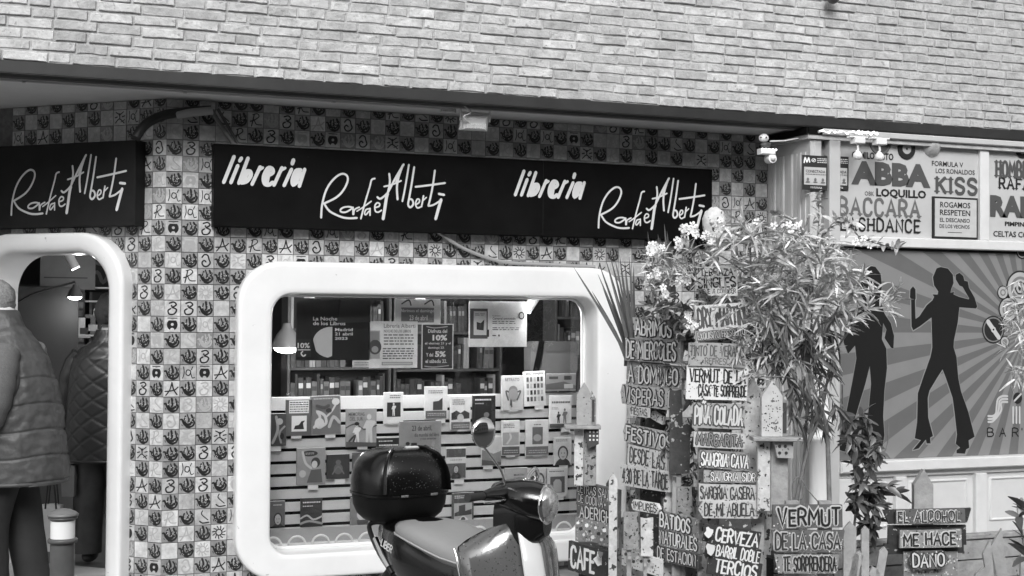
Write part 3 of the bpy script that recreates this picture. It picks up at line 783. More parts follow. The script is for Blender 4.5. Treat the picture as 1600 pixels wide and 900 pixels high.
shop_lamp(117, 464, 2.0, .72, 'lit grey cone lamp on an arm inside the doorway', True, .8)
shop_lamp(448, 543, 1.1, 1.35, 'glowing lamp at the left edge of the display window', False, 9)
def spot(px, py, Y, ang, label, watts):
    x, z = M.uv(px, py, Y)
    t = thing('spotlight', label, 'spotlight', M.mat(x, Y, z))
    Rm = Matrix.Rotation(ang, 4, 'Y')
    g = MB(); g.tube([Rm @ Vector((0, 0, -.06)), Rm @ Vector((0, 0, .06))], .035, 14); part(g, 'housing', mat('spot_white', .75, .4), t)
    g = MB(); g.tube([Rm @ Vector((0, 0, -.066)), Rm @ Vector((0, 0, -.061))], .031, 14); part(g, 'lens', mat('lamp_glow', .9, .5, emit=14), t)
    g = MB(); g.tube([Rm @ Vector((0, 0, .05)), (0, 0, .12), (0, 0, ZS - z)], .006, 6); part(g, 'stem', mat('lamp_arm', .08, .4), t)
    l = bpy.data.lights.new('lamp_light', 'POINT'); l.energy = watts; l.shadow_soft_size = .04
    q = Rm @ Vector((0, 0, -.12)); put(bpy.data.objects.new('lamp_light', l), t, M.mat(x + q.x, Y, z + q.z))
spot(112, 408, 2.3, -.5, 'small white ceiling spotlight shining at the top of the doorway', 1.2)
spot(830, 474, .3, .6, 'white spotlight at the top right corner of the display window', 17)
spot(655, 458, .3, -.2, 'white ceiling spotlight at the top middle of the display window', 17)
spot(485, 458, .3, .2, 'white ceiling spotlight at the top left of the display window', 17)
# grey bag on the shelf at the right
bx, bz = M.uv(866, 585, .75)
t = thing('satchel', 'big grey satchel with a black strap behind the right part of the window', 'bag', M.mat(bx, .75, bz))
g = MB(); g.prism(rrect(-.19, .19, 0, .245, .04, 5), 0, .14); part(g, 'bag_body', mat('grey_leather', .12, .5, var=.12, scale=6, bump=.2), t)
g = MB(); g.prism(rrect(-.192, .192, .17, .248, .035, 5), -.008, .1); part(g, 'flap', mat('grey_flap', .09, .5, var=.12, scale=6), t)
g = MB(); g.prism([(-.19, -.03), (-.14, -.03), (-.09, .25), (-.13, .25)], -.02, -.012); part(g, 'strap', m_black, t)
# ------------------------------------------------------------------ slatted display board
YD = .45
bxl, bzt = M.uv(417, 621, YD); bxr = M.uv(905, 700, YD)[0]; zl0 = M.uv(890, 745, YD)[1]
bzb = iz0 + .05
db = thing('display_board', 'pale slatted display board holding the books in the window', 'display board', M.mat(bxl, YD, 0))
g = MB(); g.box(0, bxr - bxl, .016, .04, bzb, bzt - .002); part(g, 'back_board', m_black, db)
slots = [zl0 + k * .085 for k in range(-12, 9)]
slots = [s for s in slots if bzb < s < bzt - .02]
edges = [bzb] + slots + [bzt + .011]
m_slat = mat('pale_slat', .74, .55, var=.04, scale=5)
for i in range(len(edges) - 1):
    a = edges[i] + (.011 if i else 0); b = edges[i + 1] - .011
    if b - a < .01: continue
    g = MB(); g.bbox(0, bxr - bxl, 0, .016, a, b, .002); part(g, 'slat', m_slat, db)
me = MB().bbox(-.035, .035, -.022, -.018, -.016, .016, .001).box(-.03, .03, -.018, 0, -.016, -.013).mesh('price_card', mat('card_white', .85, .6))
CARDS = [(430, 701), (462, 681), (515, 680), (565, 698), (613, 659), (687, 657), (721, 670), (801, 639), (841, 636), (882, 671), (488, 761), (530, 752), (716, 752), (761, 729), (796, 710), (838, 709), (879, 727),
         (490, 837), (568, 833), (428, 838), (722, 826), (807, 765), (872, 777), (843, 752)]
for px, py in CARDS:
    x, z = M.uv(px, py, YD - .02); part(me, 'price_card', None, db, M.mat(x, YD - .02, z))
g = MB(); g.bbox(ix0 - .2, ix1 + .2, .20, YD, iz0 - .03, iz0 + .006, .01)
struct(g, 'window_ledge', m_white, M.mat())
t = thing('scalloped_edging', 'row of white half rings along the bottom of the display window', 'trim', M.mat(ix0, .2, iz0 + .006))
g = MB(); g.tube([(a, 0, 0) for a in (0, 2.2)], .008, 6); part(g, 'rail', m_white, t)
sc_ = MB(); sc_.tube([(.058 * cos(a), 0, .058 * sin(a)) for a in [pi * k / 10 for k in range(11)]], .0075, 6); sme_ = sc_.mesh('half_ring', m_white)
for k in range(14): part(sme_, 'half_ring', None, t, M.mat(ix0 + .07 + k * .158, .2, iz0 + .008))
g = MB(); g.box(ix0 - .1, ix1 + .1, .30, .31, iz0 + .007, iz0 + .1); solo(g, 'back_strip', mat('grey_strip', .4, .7), 'grey strip behind the white half rings in the window', 'trim', M.mat())
# ------------------------------------------------------------------ books and posters
def dd(p):
    o = []
    for q in p:
        if not o or abs(q[0] - o[-1][0]) + abs(q[1] - o[-1][1]) > 1e-5: o.append(q)
    return o
def art_on(mb, prims, W_, H_, y, tones):
    k = 0
    def mi(v):
        v = round(v, 2)
        if v not in tones: tones.append(v)
        return tones.index(v)
    for p in prims:
        k += 1; yy = y - k * .0004
        cl = lambda q: (min(max(q[0], 0), W_), min(max(q[1], 0), H_))
        if p[0] == 'r': mb.flat([(p[1] * W_, p[2] * H_), (p[3] * W_, p[2] * H_), (p[3] * W_, p[4] * H_), (p[1] * W_, p[4] * H_)], yy, mi(p[5]))
        elif p[0] == 'o': mb.flat(dd([cl((p[1] * W_ + p[3] * W_ * cos(a), p[2] * H_ + p[4] * H_ * sin(a))) for a in [2 * pi * i / 18 for i in range(18)]]), yy, mi(p[5]))
        elif p[0] == 'p': mb.flat(dd([cl((a * W_, b * H_)) for a, b in p[1]]), yy, mi(p[2]))
        elif p[0] == 's': mb.ribbon(smoothed([(a * W_, b * H_) for a, b in p[1]], 4), p[2] * W_, yy, mi(p[3]))
        elif p[0] == 't': print_text(mb, p[1], p[2] * W_, p[4] * W_, p[3] * H_, p[5] * H_, yy, mi(p[6]), p[7] if len(p) > 7 else 0.01)
        elif p[0] == 'h':   # illegible small print: x0,z0,x1,z1,lines,tone
            n = p[5]; RR = random.Random(n + int(p[1] * 100))
            for i in range(n):
                z = p[4] - (i + .5) * (p[4] - p[2]) / n; x = p[1]
                while x < p[3] - .02:
                    l = RR.uniform(.03, .11)
                    e = min(x + l, p[3])
                    hh = (p[4] - p[2]) / n * .22
                    mb.flat([(x * W_, (z - hh) * H_), (e * W_, (z - hh) * H_), (e * W_, (z + hh) * H_), (x * W_, (z + hh) * H_)], yy, mi(p[6]))
                    x = e + .02
def sheet(name, rect, v, prims, label, cat, depth, th=.018, lean=0.0, rot=0.0, group=None):
    x0, z1 = M.uv(rect[0], rect[1], depth); x1, z0 = M.uv(rect[2], rect[3], depth)
    zc0 = M.uv((rect[0] + rect[2]) / 2, rect[3], depth)[1]; zc1 = M.uv((rect[0] + rect[2]) / 2, rect[1], depth)[1]
    W_, H_ = x1 - x0, zc1 - zc0
    t = thing(name, label, cat, M.mat(x0, depth, zc0) @ Matrix.Rotation(rot, 4, 'Y') @ Matrix.Rotation(lean, 4, 'X'), group)
    g = MB(); g.bbox(0, W_, 0, th, 0, H_, min(.0015, th * .4), 0)
    if th > .01: g.box(.002, W_ + .0005, .003, th - .003, .002, H_ + .0005, 1)
    part(g, 'cover' if th > .01 else 'paper', [mat('cover_%03d' % int(v * 100), v, .4, var=.12, scale=14), tone(.75)], t)
    tn = []; a = MB(); art_on(a, prims, W_, H_, 0, tn)
    if tn: part(a, 'print', [mat('print_%03d' % int(q * 100), q, .5) for q in tn], t)
    return t
def face(cx, cz, r, sk=.55, hr=.04, bg=None):
    o = [('o', cx, cz - r * 1.9, r * 1.8, r * 1.3, hr)]
    o += [('o', cx, cz + r * .12, r * 1.15, r * 1.0, hr), ('o', cx, cz, r * .85, r * .85, sk), ('o', cx - r * .3, cz + r * .1, r * .12, r * .08, hr), ('o', cx + r * .3, cz + r * .1, r * .12, r * .08, hr), ('s', [(cx - r * .25, cz - r * .4), (cx, cz - r * .46), (cx + r * .25, cz - r * .4)], r * .12, hr)]
    return o
def person_fig(x, z, s, v):
    return [('o', x, z + .9 * s, .1 * s, .1 * s, v), ('p', [(x - .14 * s, z), (x - .04 * s, z), (x, z + .35 * s), (x + .05 * s, z), (x + .16 * s, z), (x + .13 * s, z + .5 * s), (x + .3 * s, z + .7 * s), (x + .25 * s, z + .76 * s), (x + .1 * s, z + .78 * s), (x - .12 * s, z + .78 * s), (x - .28 * s, z + .5 * s), (x - .14 * s, z + .5 * s)], v)]
bk = lambda r, v, p, l, **k: sheet('book', r, v, p, l, 'book', YD - .045, **k)
bk((421, 646, 447, 697), .08, [('s', [(.2, .1), (.5, .5), (.4, .9)], .16, .4), ('o', .6, .75, .2, .1, .5), ('s', [(.7, .1), (.6, .4), (.9, .6)], .12, .35), ('o', .75, .3, .12, .1, .02)], 'dark illustrated book cut off by the left edge of the window, upper row')
bk((447, 624, 487, 681), .13, [('r', .12, .62, .88, .97, .85), ('h', .15, .64, .86, .95, 5, .05), ('r', .22, .12, .8, .55, .8), ('p', [(.3, .18), (.7, .18), (.66, .34), (.74, .42), (.6, .4), (.5, .3), (.36, .28)], .02)], 'grey book with a white letter grid above a small white picture')
bk((487, 619, 533, 680), .24, [('r', .04, .03, .96, .97, .17), ('s', [(.1, .2), (.3, .45), (.22, .6), (.45, .5), (.5, .3), (.3, .2)], .09, .6), ('o', .28, .3, .16, .14, .65), ('s', [(.5, .45), (.7, .6), (.9, .85)], .06, .6), ('o', .84, .84, .13, .09, .65), ('o', .6, .62, .1, .06, .05), ('s', [(.6, .2), (.75, .45), (.95, .3)], .1, .5), ('s', [(.2, .75), (.45, .7), (.6, .75)], .1, .08), ('h', .1, .9, .8, .96, 1, .5)], 'grey book with a pale flower and figure, second from the left in the upper row', rot=-.03)
bk((541, 638, 588, 698), .36, [('t', 'MEMORIAS', .08, .8, .6, .9, .12), ('t', 'DEL SUR', .12, .68, .55, .78, .12), ('s', [(.0, .5), (.3, .6), (.6, .45), (1, .55)], .04, .1)] + person_fig(.35, .12, .5, .75) + person_fig(.75, .1, .75, .6) + [('o', .35, .6, .08, .05, .03), ('s', [(.1, .15), (.3, .3), (.2, .05)], .06, .06), ('p', [(0, 0), (1, 0), (1, .1), (0, .14)], .1)], 'pale illustrated book with two running figures, upper row')
bk((600, 613, 630, 662), .75, [('r', .16, .22, .86, .68, .03), ('h', .3, .8, .85, .93, 2, .1)] + person_fig(.5, .25, .42, .7), 'small white book with a white figure on a black square, upper row')
bk((664, 604, 699, 655), .72, [('r', .04, .02, .96, .26, .12), ('h', .12, .1, .9, .2, 2, .5), ('p', [(.36, .28), (.78, .28), (.78, .66), (.6, .56), (.36, .54)], .05), ('h', .15, .78, .8, .9, 2, .15)], 'white book with a dark open door picture, top middle of the board')
bk((704, 619, 735, 672), .75, [('p', [(.05, .3), (.95, .34), (.95, .5), (.7, .58), (.5, .5), (.3, .58), (.05, .5)], .04), ('o', .5, .36, .16, .12, .55), ('h', .1, .74, .7, .92, 3, .1), ('r', .04, .02, .96, .24, .12), ('h', .12, .06, .9, .18, 2, .5)], 'white book with a dark sketched head, left of the black book')
bk((739, 618, 774, 668), .025, [('h', .1, .82, .8, .92, 1, .8), ('h', .1, .72, .5, .78, 1, .6), ('s', [(.3, .1), (.5, .3), (.8, .2)], .1, .15), ('o', .6, .4, .12, .08, .2)], 'black book with small white title between two white books')
bk((784, 587, 818, 641), .55, [('t', 'RETRATO', .15, .84, .8, .93, .1), ('o', .52, .58, .2, .13, .22), ('s', [(.3, .3), (.2, .55), (.4, .5)], .07, .1), ('s', [(.7, .3), (.85, .55), (.65, .5)], .07, .1), ('o', .52, .45, .22, .18, .3), ('s', [(.4, .15), (.42, .3), (.46, .1)], .06, .1)], 'pale grey book with a drawn figure raised above the others')
bk((820, 581, 853, 635), .8, [('t', 'MIL VIAJES', .1, .9, .9, .96, .03)] + [('r', .12 + .16 * i, .14 + .19 * j, .12 + .16 * i + .11, .14 + .19 * j + .13, (.04, .5, .2, .08)[(i * 3 + j) % 4]) for i in range(5) for j in range(4)], 'white book with a grid of little pictures standing highest on the board', rot=-.04)
bk((853, 584, 900, 611), .24, [('p', [(0, .1), (1, .1), (1, .3), (.6, .55), (0, .4)], .1), ('r', .1, .7, .4, .85, .06), ('r', .6, .65, .85, .88, .05), ('r', .6, .15, .9, .4, .45)], 'grey landscape picture book behind the right end of the board')
bk((859, 618, 893, 668), .78, [('h', .1, .72, .95, .86, 1, .12), ('h', .1, .56, .4, .64, 2, .3), ('r', .0, .0, 1, .12, .1)] + person_fig(.4, .14, .36, .03) + person_fig(.68, .14, .46, .2), 'white book with two dark figures at the right end of the upper row')
bk((464, 700, 508, 757), .34, [('o', .45, .85, .28, .08, .04), ('h', .3, .82, .6, .88, 2, .6), ('o', .66, .6, .16, .14, .05), ('o', .62, .55, .1, .1, .65), ('s', [(.2, .9), (.3, .6), (.5, .45)], .08, .6), ('p', [(.35, .05), (.5, .4), (.85, .42), (.9, .05)], .12), ('o', .2, .3, .12, .1, .55)], 'grey book with a dark haired woman raising her arm, lower left')
bk((511, 710, 546, 748), .05, [('o', .5, .4, .2, .22, .14), ('o', .5, .68, .12, .1, .15), ('s', [(.25, .2), (.5, .5), (.75, .2)], .06, .18)], 'dark book with a dim emblem standing over a white card')
bk((551, 707, 590, 755), .13, [('s', [(.2, .2), (.5, .6), (.8, .3)], .08, .06)], 'plain dark grey book half hidden by the scooter top case')
bk((589, 684, 625, 707), .03, [('h', .08, .7, .7, .86, 1, .7), ('h', .1, .4, .95, .6, 1, .8)], 'flat black book with white title above the scooter top case')
sheet('placard', (624, 658, 689, 716), .27, [('t', '23 de abril,', .3, .72, .78, .88, .02), ('t', 'dia mundial del libro', .36, .58, .95, .68, .02), ('t', 'y sus amantes', .5, .48, .88, .55, .02)] + person_fig(.2, -.05, .5, .02) + [('r', .28, .2, .42, .42, .02), ('o', .62, .2, .1, .16, .02), ('p', [(.5, -.0), (.75, -.0), (.7, .15), (.55, .15)], .02)], 'grey cardboard placard with black figures and the date 23 de abril', 'placard', YD - .06, th=.006)
bk((697, 700, 728, 748), .75, [('r', .02, .7, .98, .98, .1), ('r', .02, .02, .98, .5, .12), ('h', .2, .58, .8, .64, 1, .3)] + face(.5, .3, .13, .5, .04), 'white book with a dark band and a portrait, right of the top case')
bk((753, 682, 783, 727), .6, [('p', [(0, 0), (1, 0), (1, .5), (.6, .4), (0, .55)], .25), ('p', [(.0, .0), (1, .0), (1, .1), (0, .2)], .1), ('h', .1, .8, .6, .9, 1, .2)], 'pale landscape book partly behind the scooter mirror stalk')
bk((784, 657, 812, 712), .78, [('h', .1, .78, .7, .92, 3, .12), ('r', .06, .3, .94, .66, .4), ('s', [(.3, .35), (.5, .5), (.45, .62)], .1, .6), ('r', .02, .02, .98, .26, .1), ('h', .12, .06, .9, .18, 2, .45)], 'white book with a pale blurred picture, second row right of the mirror')
bk((822, 656, 857, 712), .72, [('r', .28, .32, .74, .8, .15), ('o', .5, .5, .18, .1, .4), ('h', .35, .84, .68, .9, 1, .2), ('r', .0, .02, .98, .26, .16), ('h', .12, .06, .9, .18, 2, .45)], 'white book with a small framed picture, second row')
bk((866, 684, 893, 727), .7, [('h', .1, .86, .75, .95, 2, .1)] + face(.5, .42, .26, .55, .06), 'white book with a large man portrait at the right end of the second row')
bk((789, 731, 824, 768), .45, [('t', 'MARTIN', .4, .66, .85, .74, .04), ('t', 'CAPITAN', .4, .52, .85, .6, .04)], 'plain grey book with two short lines of title behind the handlebar')
bk((832, 731, 853, 765), .6, face(.5, .4, .35, .6, .1), 'portrait book partly hidden by the scooter headlamp')
bk((855, 731, 887, 776), .72, [('r', .15, .14, .85, .7, .12), ('p', [(.3, .16), (.7, .16), (.7, .5), (.6, .6), (.4, .6), (.3, .5)], .5), ('h', .1, .84, .8, .92, 1, .15)], 'white book with a pale arch on a dark square, third row')
bk((421, 783, 445, 823), .16, [('h', .25, .8, .8, .9, 1, .6)] + face(.55, .28, .24, .6, .04), 'small grey book with a profile at the lower left corner of the window')
bk((470, 778, 503, 823), .045, [('h', .1, .8, .95, .9, 1, .8), ('h', .1, .68, .6, .76, 1, .6), ('s', [(.0, .3), (.3, .4), (.6, .25), (1, .35)], .08, .55), ('s', [(.0, .12), (.4, .2), (1, .1)], .1, .4)], 'black book with white title and pale waves in the bottom row')
bk((548, 777, 585, 832), .24, [('o', .5, .52, .24, .18, .65), ('o', .4, .6, .05, .04, .2), ('o', .6, .5, .05, .04, .2), ('p', [(.3, .2), (.7, .2), (.75, .36), (.25, .36)], .08), ('r', 0, .0, 1, .16, .4), ('h', .15, .86, .7, .93, 1, .7)], 'grey book with a bunch of white flowers left of the scooter rack')
bk((707, 770, 740, 827), .1, [('h', .1, .84, .7, .94, 2, .75), ('r', .08, .1, .92, .72, .5), ('p', [(.1, .45), (.3, .5), (.3, .65), (.6, .68), (.6, .5), (.9, .55), (.9, .4), (.1, .36)], .08), ('s', [(.2, .15), (.5, .35), (.8, .18)], .08, .75), ('o', .5, .28, .1, .06, .1)], 'book with black top band and city picture below the handlebar grip')
YG = .195
ps = lambda r, v, p, l, d=YG, **k: sheet('poster', r, v, p, l, 'poster', d, th=.0015, **k)
ps((463, 466, 578, 563), .018, [('p', [(.485, .07)] + [(.485 - .26 * sin(a), .29 - .22 * cos(a) * 1.15) for a in [pi * i / 14 for i in range(1, 14)]] + [(.485, .54)], .62), ('t', 'La Noche', .225, .64, .55, .70, .85, .02), ('t', 'de los Libros', .225, .565, .66, .625, .85, .02), ('t', 'Madrid', .52, .47, .76, .52, .85, .02), ('t', '21 abril', .52, .40, .76, .45, .85, .02), ('t', '2023', .52, .33, .69, .375, .85, .02),
    ('p', [(.6, 1), (1, 1), (1, .62), (.55, .6)], .05), ('p', [(.0, .0), (.3, .0), (.1, .9), (.0, .9)], .012)], 'black poster with white half moon, La Noche de los Libros')
ps((464, 530, 486, 558), .03, [('t', '10%', .05, .5, .9, .8, .8, .02), ('r', .05, .38, .95, .43, .8), ('s', [(.4, .32), (.3, .2), (.45, .05), (.6, .12)], .09, .8)], 'small black ten percent sticker on the left of the window glass', YG - .01)
ps((617, 467, 688, 507), .6, [('r', .14, .08, .86, .66, .16), ('t', 'Abrimos el domingo', .12, .44, .86, .6, .75, .01), ('t', '23 de abril', .32, .16, .72, .36, .8, .01), ('s', [(.15, .8), (.3, .95), (.35, .75)], .03, .05), ('s', [(.65, .8), (.8, .95), (.85, .75)], .03, .05)], 'small grey poster about opening on sunday at the top of the window', YG + .02)
ps((551, 563, 580, 574), .6, [('h', .1, .2, .9, .8, 2, .2)], 'narrow paper slip peeping out under the letter sized notice', YG + .01)
ps((577, 502, 652, 575), .85, [('t', 'Librería Alberti', .3, .86, .95, .95, .1, 0), ('t', 'NOCHE DE LOS LIBROS', .3, .76, .86, .82, .05, .01), ('h', .3, .48, .92, .74, 4, .2), ('h', .28, .18, .92, .44, 5, .06), ('r', .26, .06, .9, .13, .3), ('r', .28, .075, .88, .115, .6), ('r', .02, .2, .22, .8, .45), ('o', .12, .45, .13, .16, .08), ('o', .12, .4, .07, .07, .4), ('r', .02, .6, .2, .78, .3)], 'white printed notice headed Librería Alberti in the window')
ps((659, 506, 708, 577), .7, [('r', .03, .02, .97, .98, .05), ('t', 'Disfruta del', .2, .8, .8, .88, .8, .02), ('t', '10%', .34, .63, .8, .76, .85, .04), ('t', 'el viernes 21 y el', .1, .53, .92, .6, .8, .02), ('t', 'domingo 23.', .2, .44, .72, .5, .8, .02), ('t', 'Y del', .14, .28, .36, .36, .8, .02), ('t', '5%', .42, .27, .76, .4, .85, .04), ('t', 'el sábado 22.', .12, .14, .8, .22, .8, .02), ('s', [(.15, .94), (.4, .91), (.8, .94)], .03, .5), ('s', [(.1, .07), (.4, .05), (.85, .08)], .03, .5)], 'black poster with white border announcing ten and five percent off', YG - .008)
ps((733, 471, 823, 542), .82, [('r', .02, .18, .32, .84, .1), ('r', .08, .26, .3, .78, .62), ('p', [(.13, .38), (.25, .36), (.26, .6), (.2, .52), (.13, .55)], .04), ('h', .1, .68, .27, .74, 2, .2), ('t', 'Presentación', .4, .67, .54, .7, .1), ('t', 'Carnaval extraviado', .4, .6, .8, .65, .08, .02), ('h', .4, .5, .82, .58, 2, .15), ('h', .4, .36, .86, .44, 2, .15), ('r', .4, .24, .46, .26, .1), ('r', .5, .23, .525, .27, .03), ('o', .9, .69, .052, .085, .03), ('o', .9, .69, .035, .06, .5), ('r', .31, .22, .34, .38, .04)], 'large white landscape poster at the right side of the window', YG)
# ------------------------------------------------------------------ the music bar next door
bar = thing('bar_front', 'white panelled wooden front of the music bar with painted names and a dancers panel', 'shop front', B.mat(XE, 0, 0))
def bu(px, py, d=0): x, z = B.uv(px, py, d); return x - XE, z
m_bw = m_woodw
m_bg = mat('grey_white_board', .5, .6, var=.06, scale=5, bump=.06)
ztop = z_fb - .012
BW = 3.4
g = MB(); g.box(0, BW, .07, .52, -.0, ztop - .04); part(g, 'carcass', mat('dark_interior', .05, .9), bar)
# side face with flutes
g = MB(); g.box(-.03, .012, 0.0, .55, 0, ztop - .075)
for k in range(9): g.bbox(.06 + k * .05, .085 + k * .05, 0, .01, 0, 1, .003) if False else None
part(g, 'side_panel', m_bg, bar)
for k in range(9):
    g = MB(); y0 = .05 + k * .055
    g.prism([(-.03, 0), (-.042, 0), (-.042, 1), (-.03, 1)], 0, 1) if False else g.box(-.038 - (k % 2) * .006, -.03, y0, y0 + (.03 if k % 3 else .042), .08, ztop - .16)
    part(g, 'flute', m_bg, bar)
g = MB(); g.box(-.06, BW, -.02, .55, ztop - .075, ztop - .045); part(g, 'cornice', mat('weathered_cornice', .45, .7, var=.25, scale=12, bump=.3), bar)
g = MB(); g.box(-.075, -.06, -.02, .55, ztop - .045, ztop); g.box(-.06, 0.05, -.03, .55, ztop - .044, ztop + .004); part(g, 'roof_edge', m_black, bar)
g = MB(); g.bbox(.05, BW, -.045, .02, ztop - .044, ztop - .002, .006); part(g, 'cornice_moulding', m_bg, bar)
# boards
x0 = bu(1311, 300)[0]; xs1 = bu(1455.5, 300)[0]; xs2 = bu(1532, 300)[0]; xs3 = bu(1546, 300)[0]
zb0 = bu(1400, 371)[1]; zr0 = bu(1400, 386.5)[1]; zt0 = ztop - .076
g = MB(); g.box(x0, BW, .03, .069, zb0, zt0); part(g, 'name_board', m_bg, bar)
g = MB(); g.bbox(.2, BW, -.01, .069, zr0, zb0 - .001, .006); part(g, 'rail', m_bw, bar)
g = MB(); g.bbox(xs2, xs3, .0, .03, zb0, zt0, .004); part(g, 'stile', m_bw, bar)
g = MB(); g.bbox(bu(1294, 300)[0], bu(1311, 300)[0], -.02, .069, .1, zt0, .005); part(g, 'post', m_bg, bar)
g = MB(); g.box(.012, bu(1294, 300)[0], .05, .069, .1, zt0); part(g, 'recess_panel', mat('recess_grey', .2, .7, var=.1), bar)
g = MB(); g.bbox(.0, .06, -.005, .05, .1, zt0, .005); part(g, 'corner_post', m_bg, bar)
# mural
zm0 = bu(1450, 716)[1]; zm1 = bu(1450, 392)[1]
xm0 = bu(1309, 500)[0]
m_mur1 = mat('mural_dark_ray', .13, .5, var=.05, scale=6); m_mur2 = mat('mural_light_ray', .22, .5, var=.05, scale=6)
mu = MB(); mu.box(xm0, BW, .045, .069, zm0, zm1, 0)
cxr, czr = bu(1604, 520, .045)
def edge(a):
    dx, dz = cos(a), sin(a); t = 9e9
    if dx < -1e-6: t = min(t, (xm0 + .002 - cxr) / dx)
    if dx > 1e-6: t = min(t, (BW - .002 - cxr) / dx)
    if dz < -1e-6: t = min(t, (zm0 + .002 - czr) / dz)
    if dz > 1e-6: t = min(t, (zm1 - .002 - czr) / dz)
    return (cxr + dx * t, czr + dz * t)
NR = 34
cors = [(math.atan2(z - czr, x - cxr) % (2 * pi), (x, z)) for x in (xm0 + .002, BW - .002) for z in (zm0 + .002, zm1 - .002)]
for k in range(NR):
    a0 = 2 * pi * k / NR; a1 = a0 + pi / NR
    mid = [c for a, c in sorted(cors) if a0 < a < a1]
    mu.flat([(cxr, czr), edge(a0)] + mid + [edge(a1)], .0442, 1)
part(mu, 'dancers_panel', [m_mur1, m_mur2], bar)
MAN = [(165,105),(185,98),(215,105),(235,130),(238,165),(228,190),(225,205),(240,200),(238,212),(262,222),(300,232),(302,228),(275,180),(262,175),(247,150),(247,130),(262,122),(278,135),(283,155),(297,158),(302,185),(325,225),(336,262),(330,270),(262,265),(255,330),(240,400),(238,430),(250,470),(258,560),(268,610),(300,700),(325,800),(300,815),(303,845),(290,852),(285,870),(250,868),(250,855),(265,845),(245,828),(250,790),(240,700),(232,640),(205,560),(192,525),(170,560),(140,610),(133,640),(135,720),(155,798),(143,805),(145,830),(125,830),(122,815),(95,850),(68,857),(70,850),(100,815),(75,808),(85,740),(88,620),(115,540),(140,470),(148,430),(145,310),(100,345),(70,363),(62,345),(60,230),(55,225),(57,190),(70,175),(82,190),(83,230),(80,235),(82,310),(95,300),(125,255),(148,235),(155,222),(148,210),(170,210),(172,200),(155,175),(150,140)]
WOM = [(1346,425),(1356,415),(1368,417),(1376,428),(1378,445),(1376,470),(1382,490),(1392,505),(1397,525),(1396,545),(1392,543),(1382,528),(1385,515),(1380,505),(1378,530),(1385,545),(1386,575),(1382,610),(1380,650),(1382,680),(1378,704),(1350,700),(1352,680),(1356,650),(1361,600),(1359,572),(1352,600),(1340,640),(1325,690),(1320,706),(1308,702),(1310,690),(1321,650),(1331,600),(1338,560),(1336,540),(1325,553),(1318,535),(1320,510),(1335,490),(1345,470),(1343,450)]
for nm, poly in (('man_silhouette', [(1400 + x / 2.645, 380 + y / 2.645) for x, y in MAN]), ('woman_silhouette', WOM)):
    P_ = [bu(x, y, .043) for x, y in poly]
    cx_ = sum(p[0] for p in P_) / len(P_); cz_ = sum(p[1] for p in P_) / len(P_)
    g = MB(); g.flat(P_, .0428, 0)
    Q = P_ + [P_[0]]
    g.ribbon(Q, .008, .0436, 1)
    part(g, nm, [mat('silhouette_black', .006, .5), mat('silhouette_edge', .26, .6)], bar)
def rings_at(px, py, rpx, seq):
    x, z = bu(px, py, .042); r = rpx / 2050 * 9.6; g = MB()
    for k, (f_, mi) in enumerate(seq): g.disc(x, z, r * f_, .0418 - k * .0005, 32, mi)
    return g
mm = [tone(.01), tone(.4), tone(.18)]
for px, py, r, seq in ((1597, 393, 12, [(1, 0), (.8, 1), (.7, 0)]), (1594, 450, 28, [(1, 0), (.9, 1), (.66, 2), (.5, 1), (.38, 0), (.3, 1), (.16, 0)]), (1567, 457, 11, [(1, 0), (.85, 1), (.5, 2), (.3, 1)]), (1576, 483, 20, [(1, 0), (.88, 1), (.62, 2), (.5, 1), (.3, 2), (.16, 1)]), (1552, 515, 22, [(1, 0), (.9, 2), (.8, 0)]), (1570, 534, 9, [(1, 0), (.85, 1), (.5, 2)])):
    part(rings_at(px, py, r, seq), 'ring_motif', mm, bar)
g = MB(); a = bu(1552, 515, .04)
g.ribbon([(a[0] - .05, a[1] + .06), (a[0], a[1]), (a[0] + .05, a[1] - .06)], .035, .0385, 0); g.disc(a[0], a[1], .022, .038, 14, 0); g.disc(a[0], a[1], .008, .0375, 10, 1)
part(g, 'record_motif', [tone(.5), tone(.02)], bar)
g = MB()
for k in range(3):
    o = k * 4.6
    q = [bu(*p, .042) for p in ((1574 - 0, 619 + o), (1566 , 619 + o), (1559 + o * .5, 624 + o * .8), (1557 + o * .8, 636 + o * .4), (1556 + o * .4, 646 + o * .3), (1551, 650 + o * .9), (1544, 650 + o))]
    g.ribbon(smoothed(q, 3), .016, .0415, 0, k * 3)
    q = [bu(1583 + k * 5, 636, .042), bu(1583 + k * 5, 661, .042)]
    g.ribbon(q, .016, .0415, 0, k * 3)
a = bu(1590, 622, .042); g.disc(a[0], a[1], .042, .0412, 20, 1); g.ribbon([(a[0] - .03, a[1] - .02), (a[0] + .03, a[1] + .03)], .015, .0405, 0)
for tx, xx in (('B', 1543), ('A', 1562), ('R', 1582), ("'", 1596)):
    p0 = bu(xx, 682, .042); p1 = bu(xx + 9, 669, .042); strokes_text(g, tx, p0[0], p1[0] if tx != "'" else p0[0] + .01, p0[1], p1[1], .009, .0415, 1)
part(g, 'bar_lettering', [tone(.5), tone(.012)], bar)
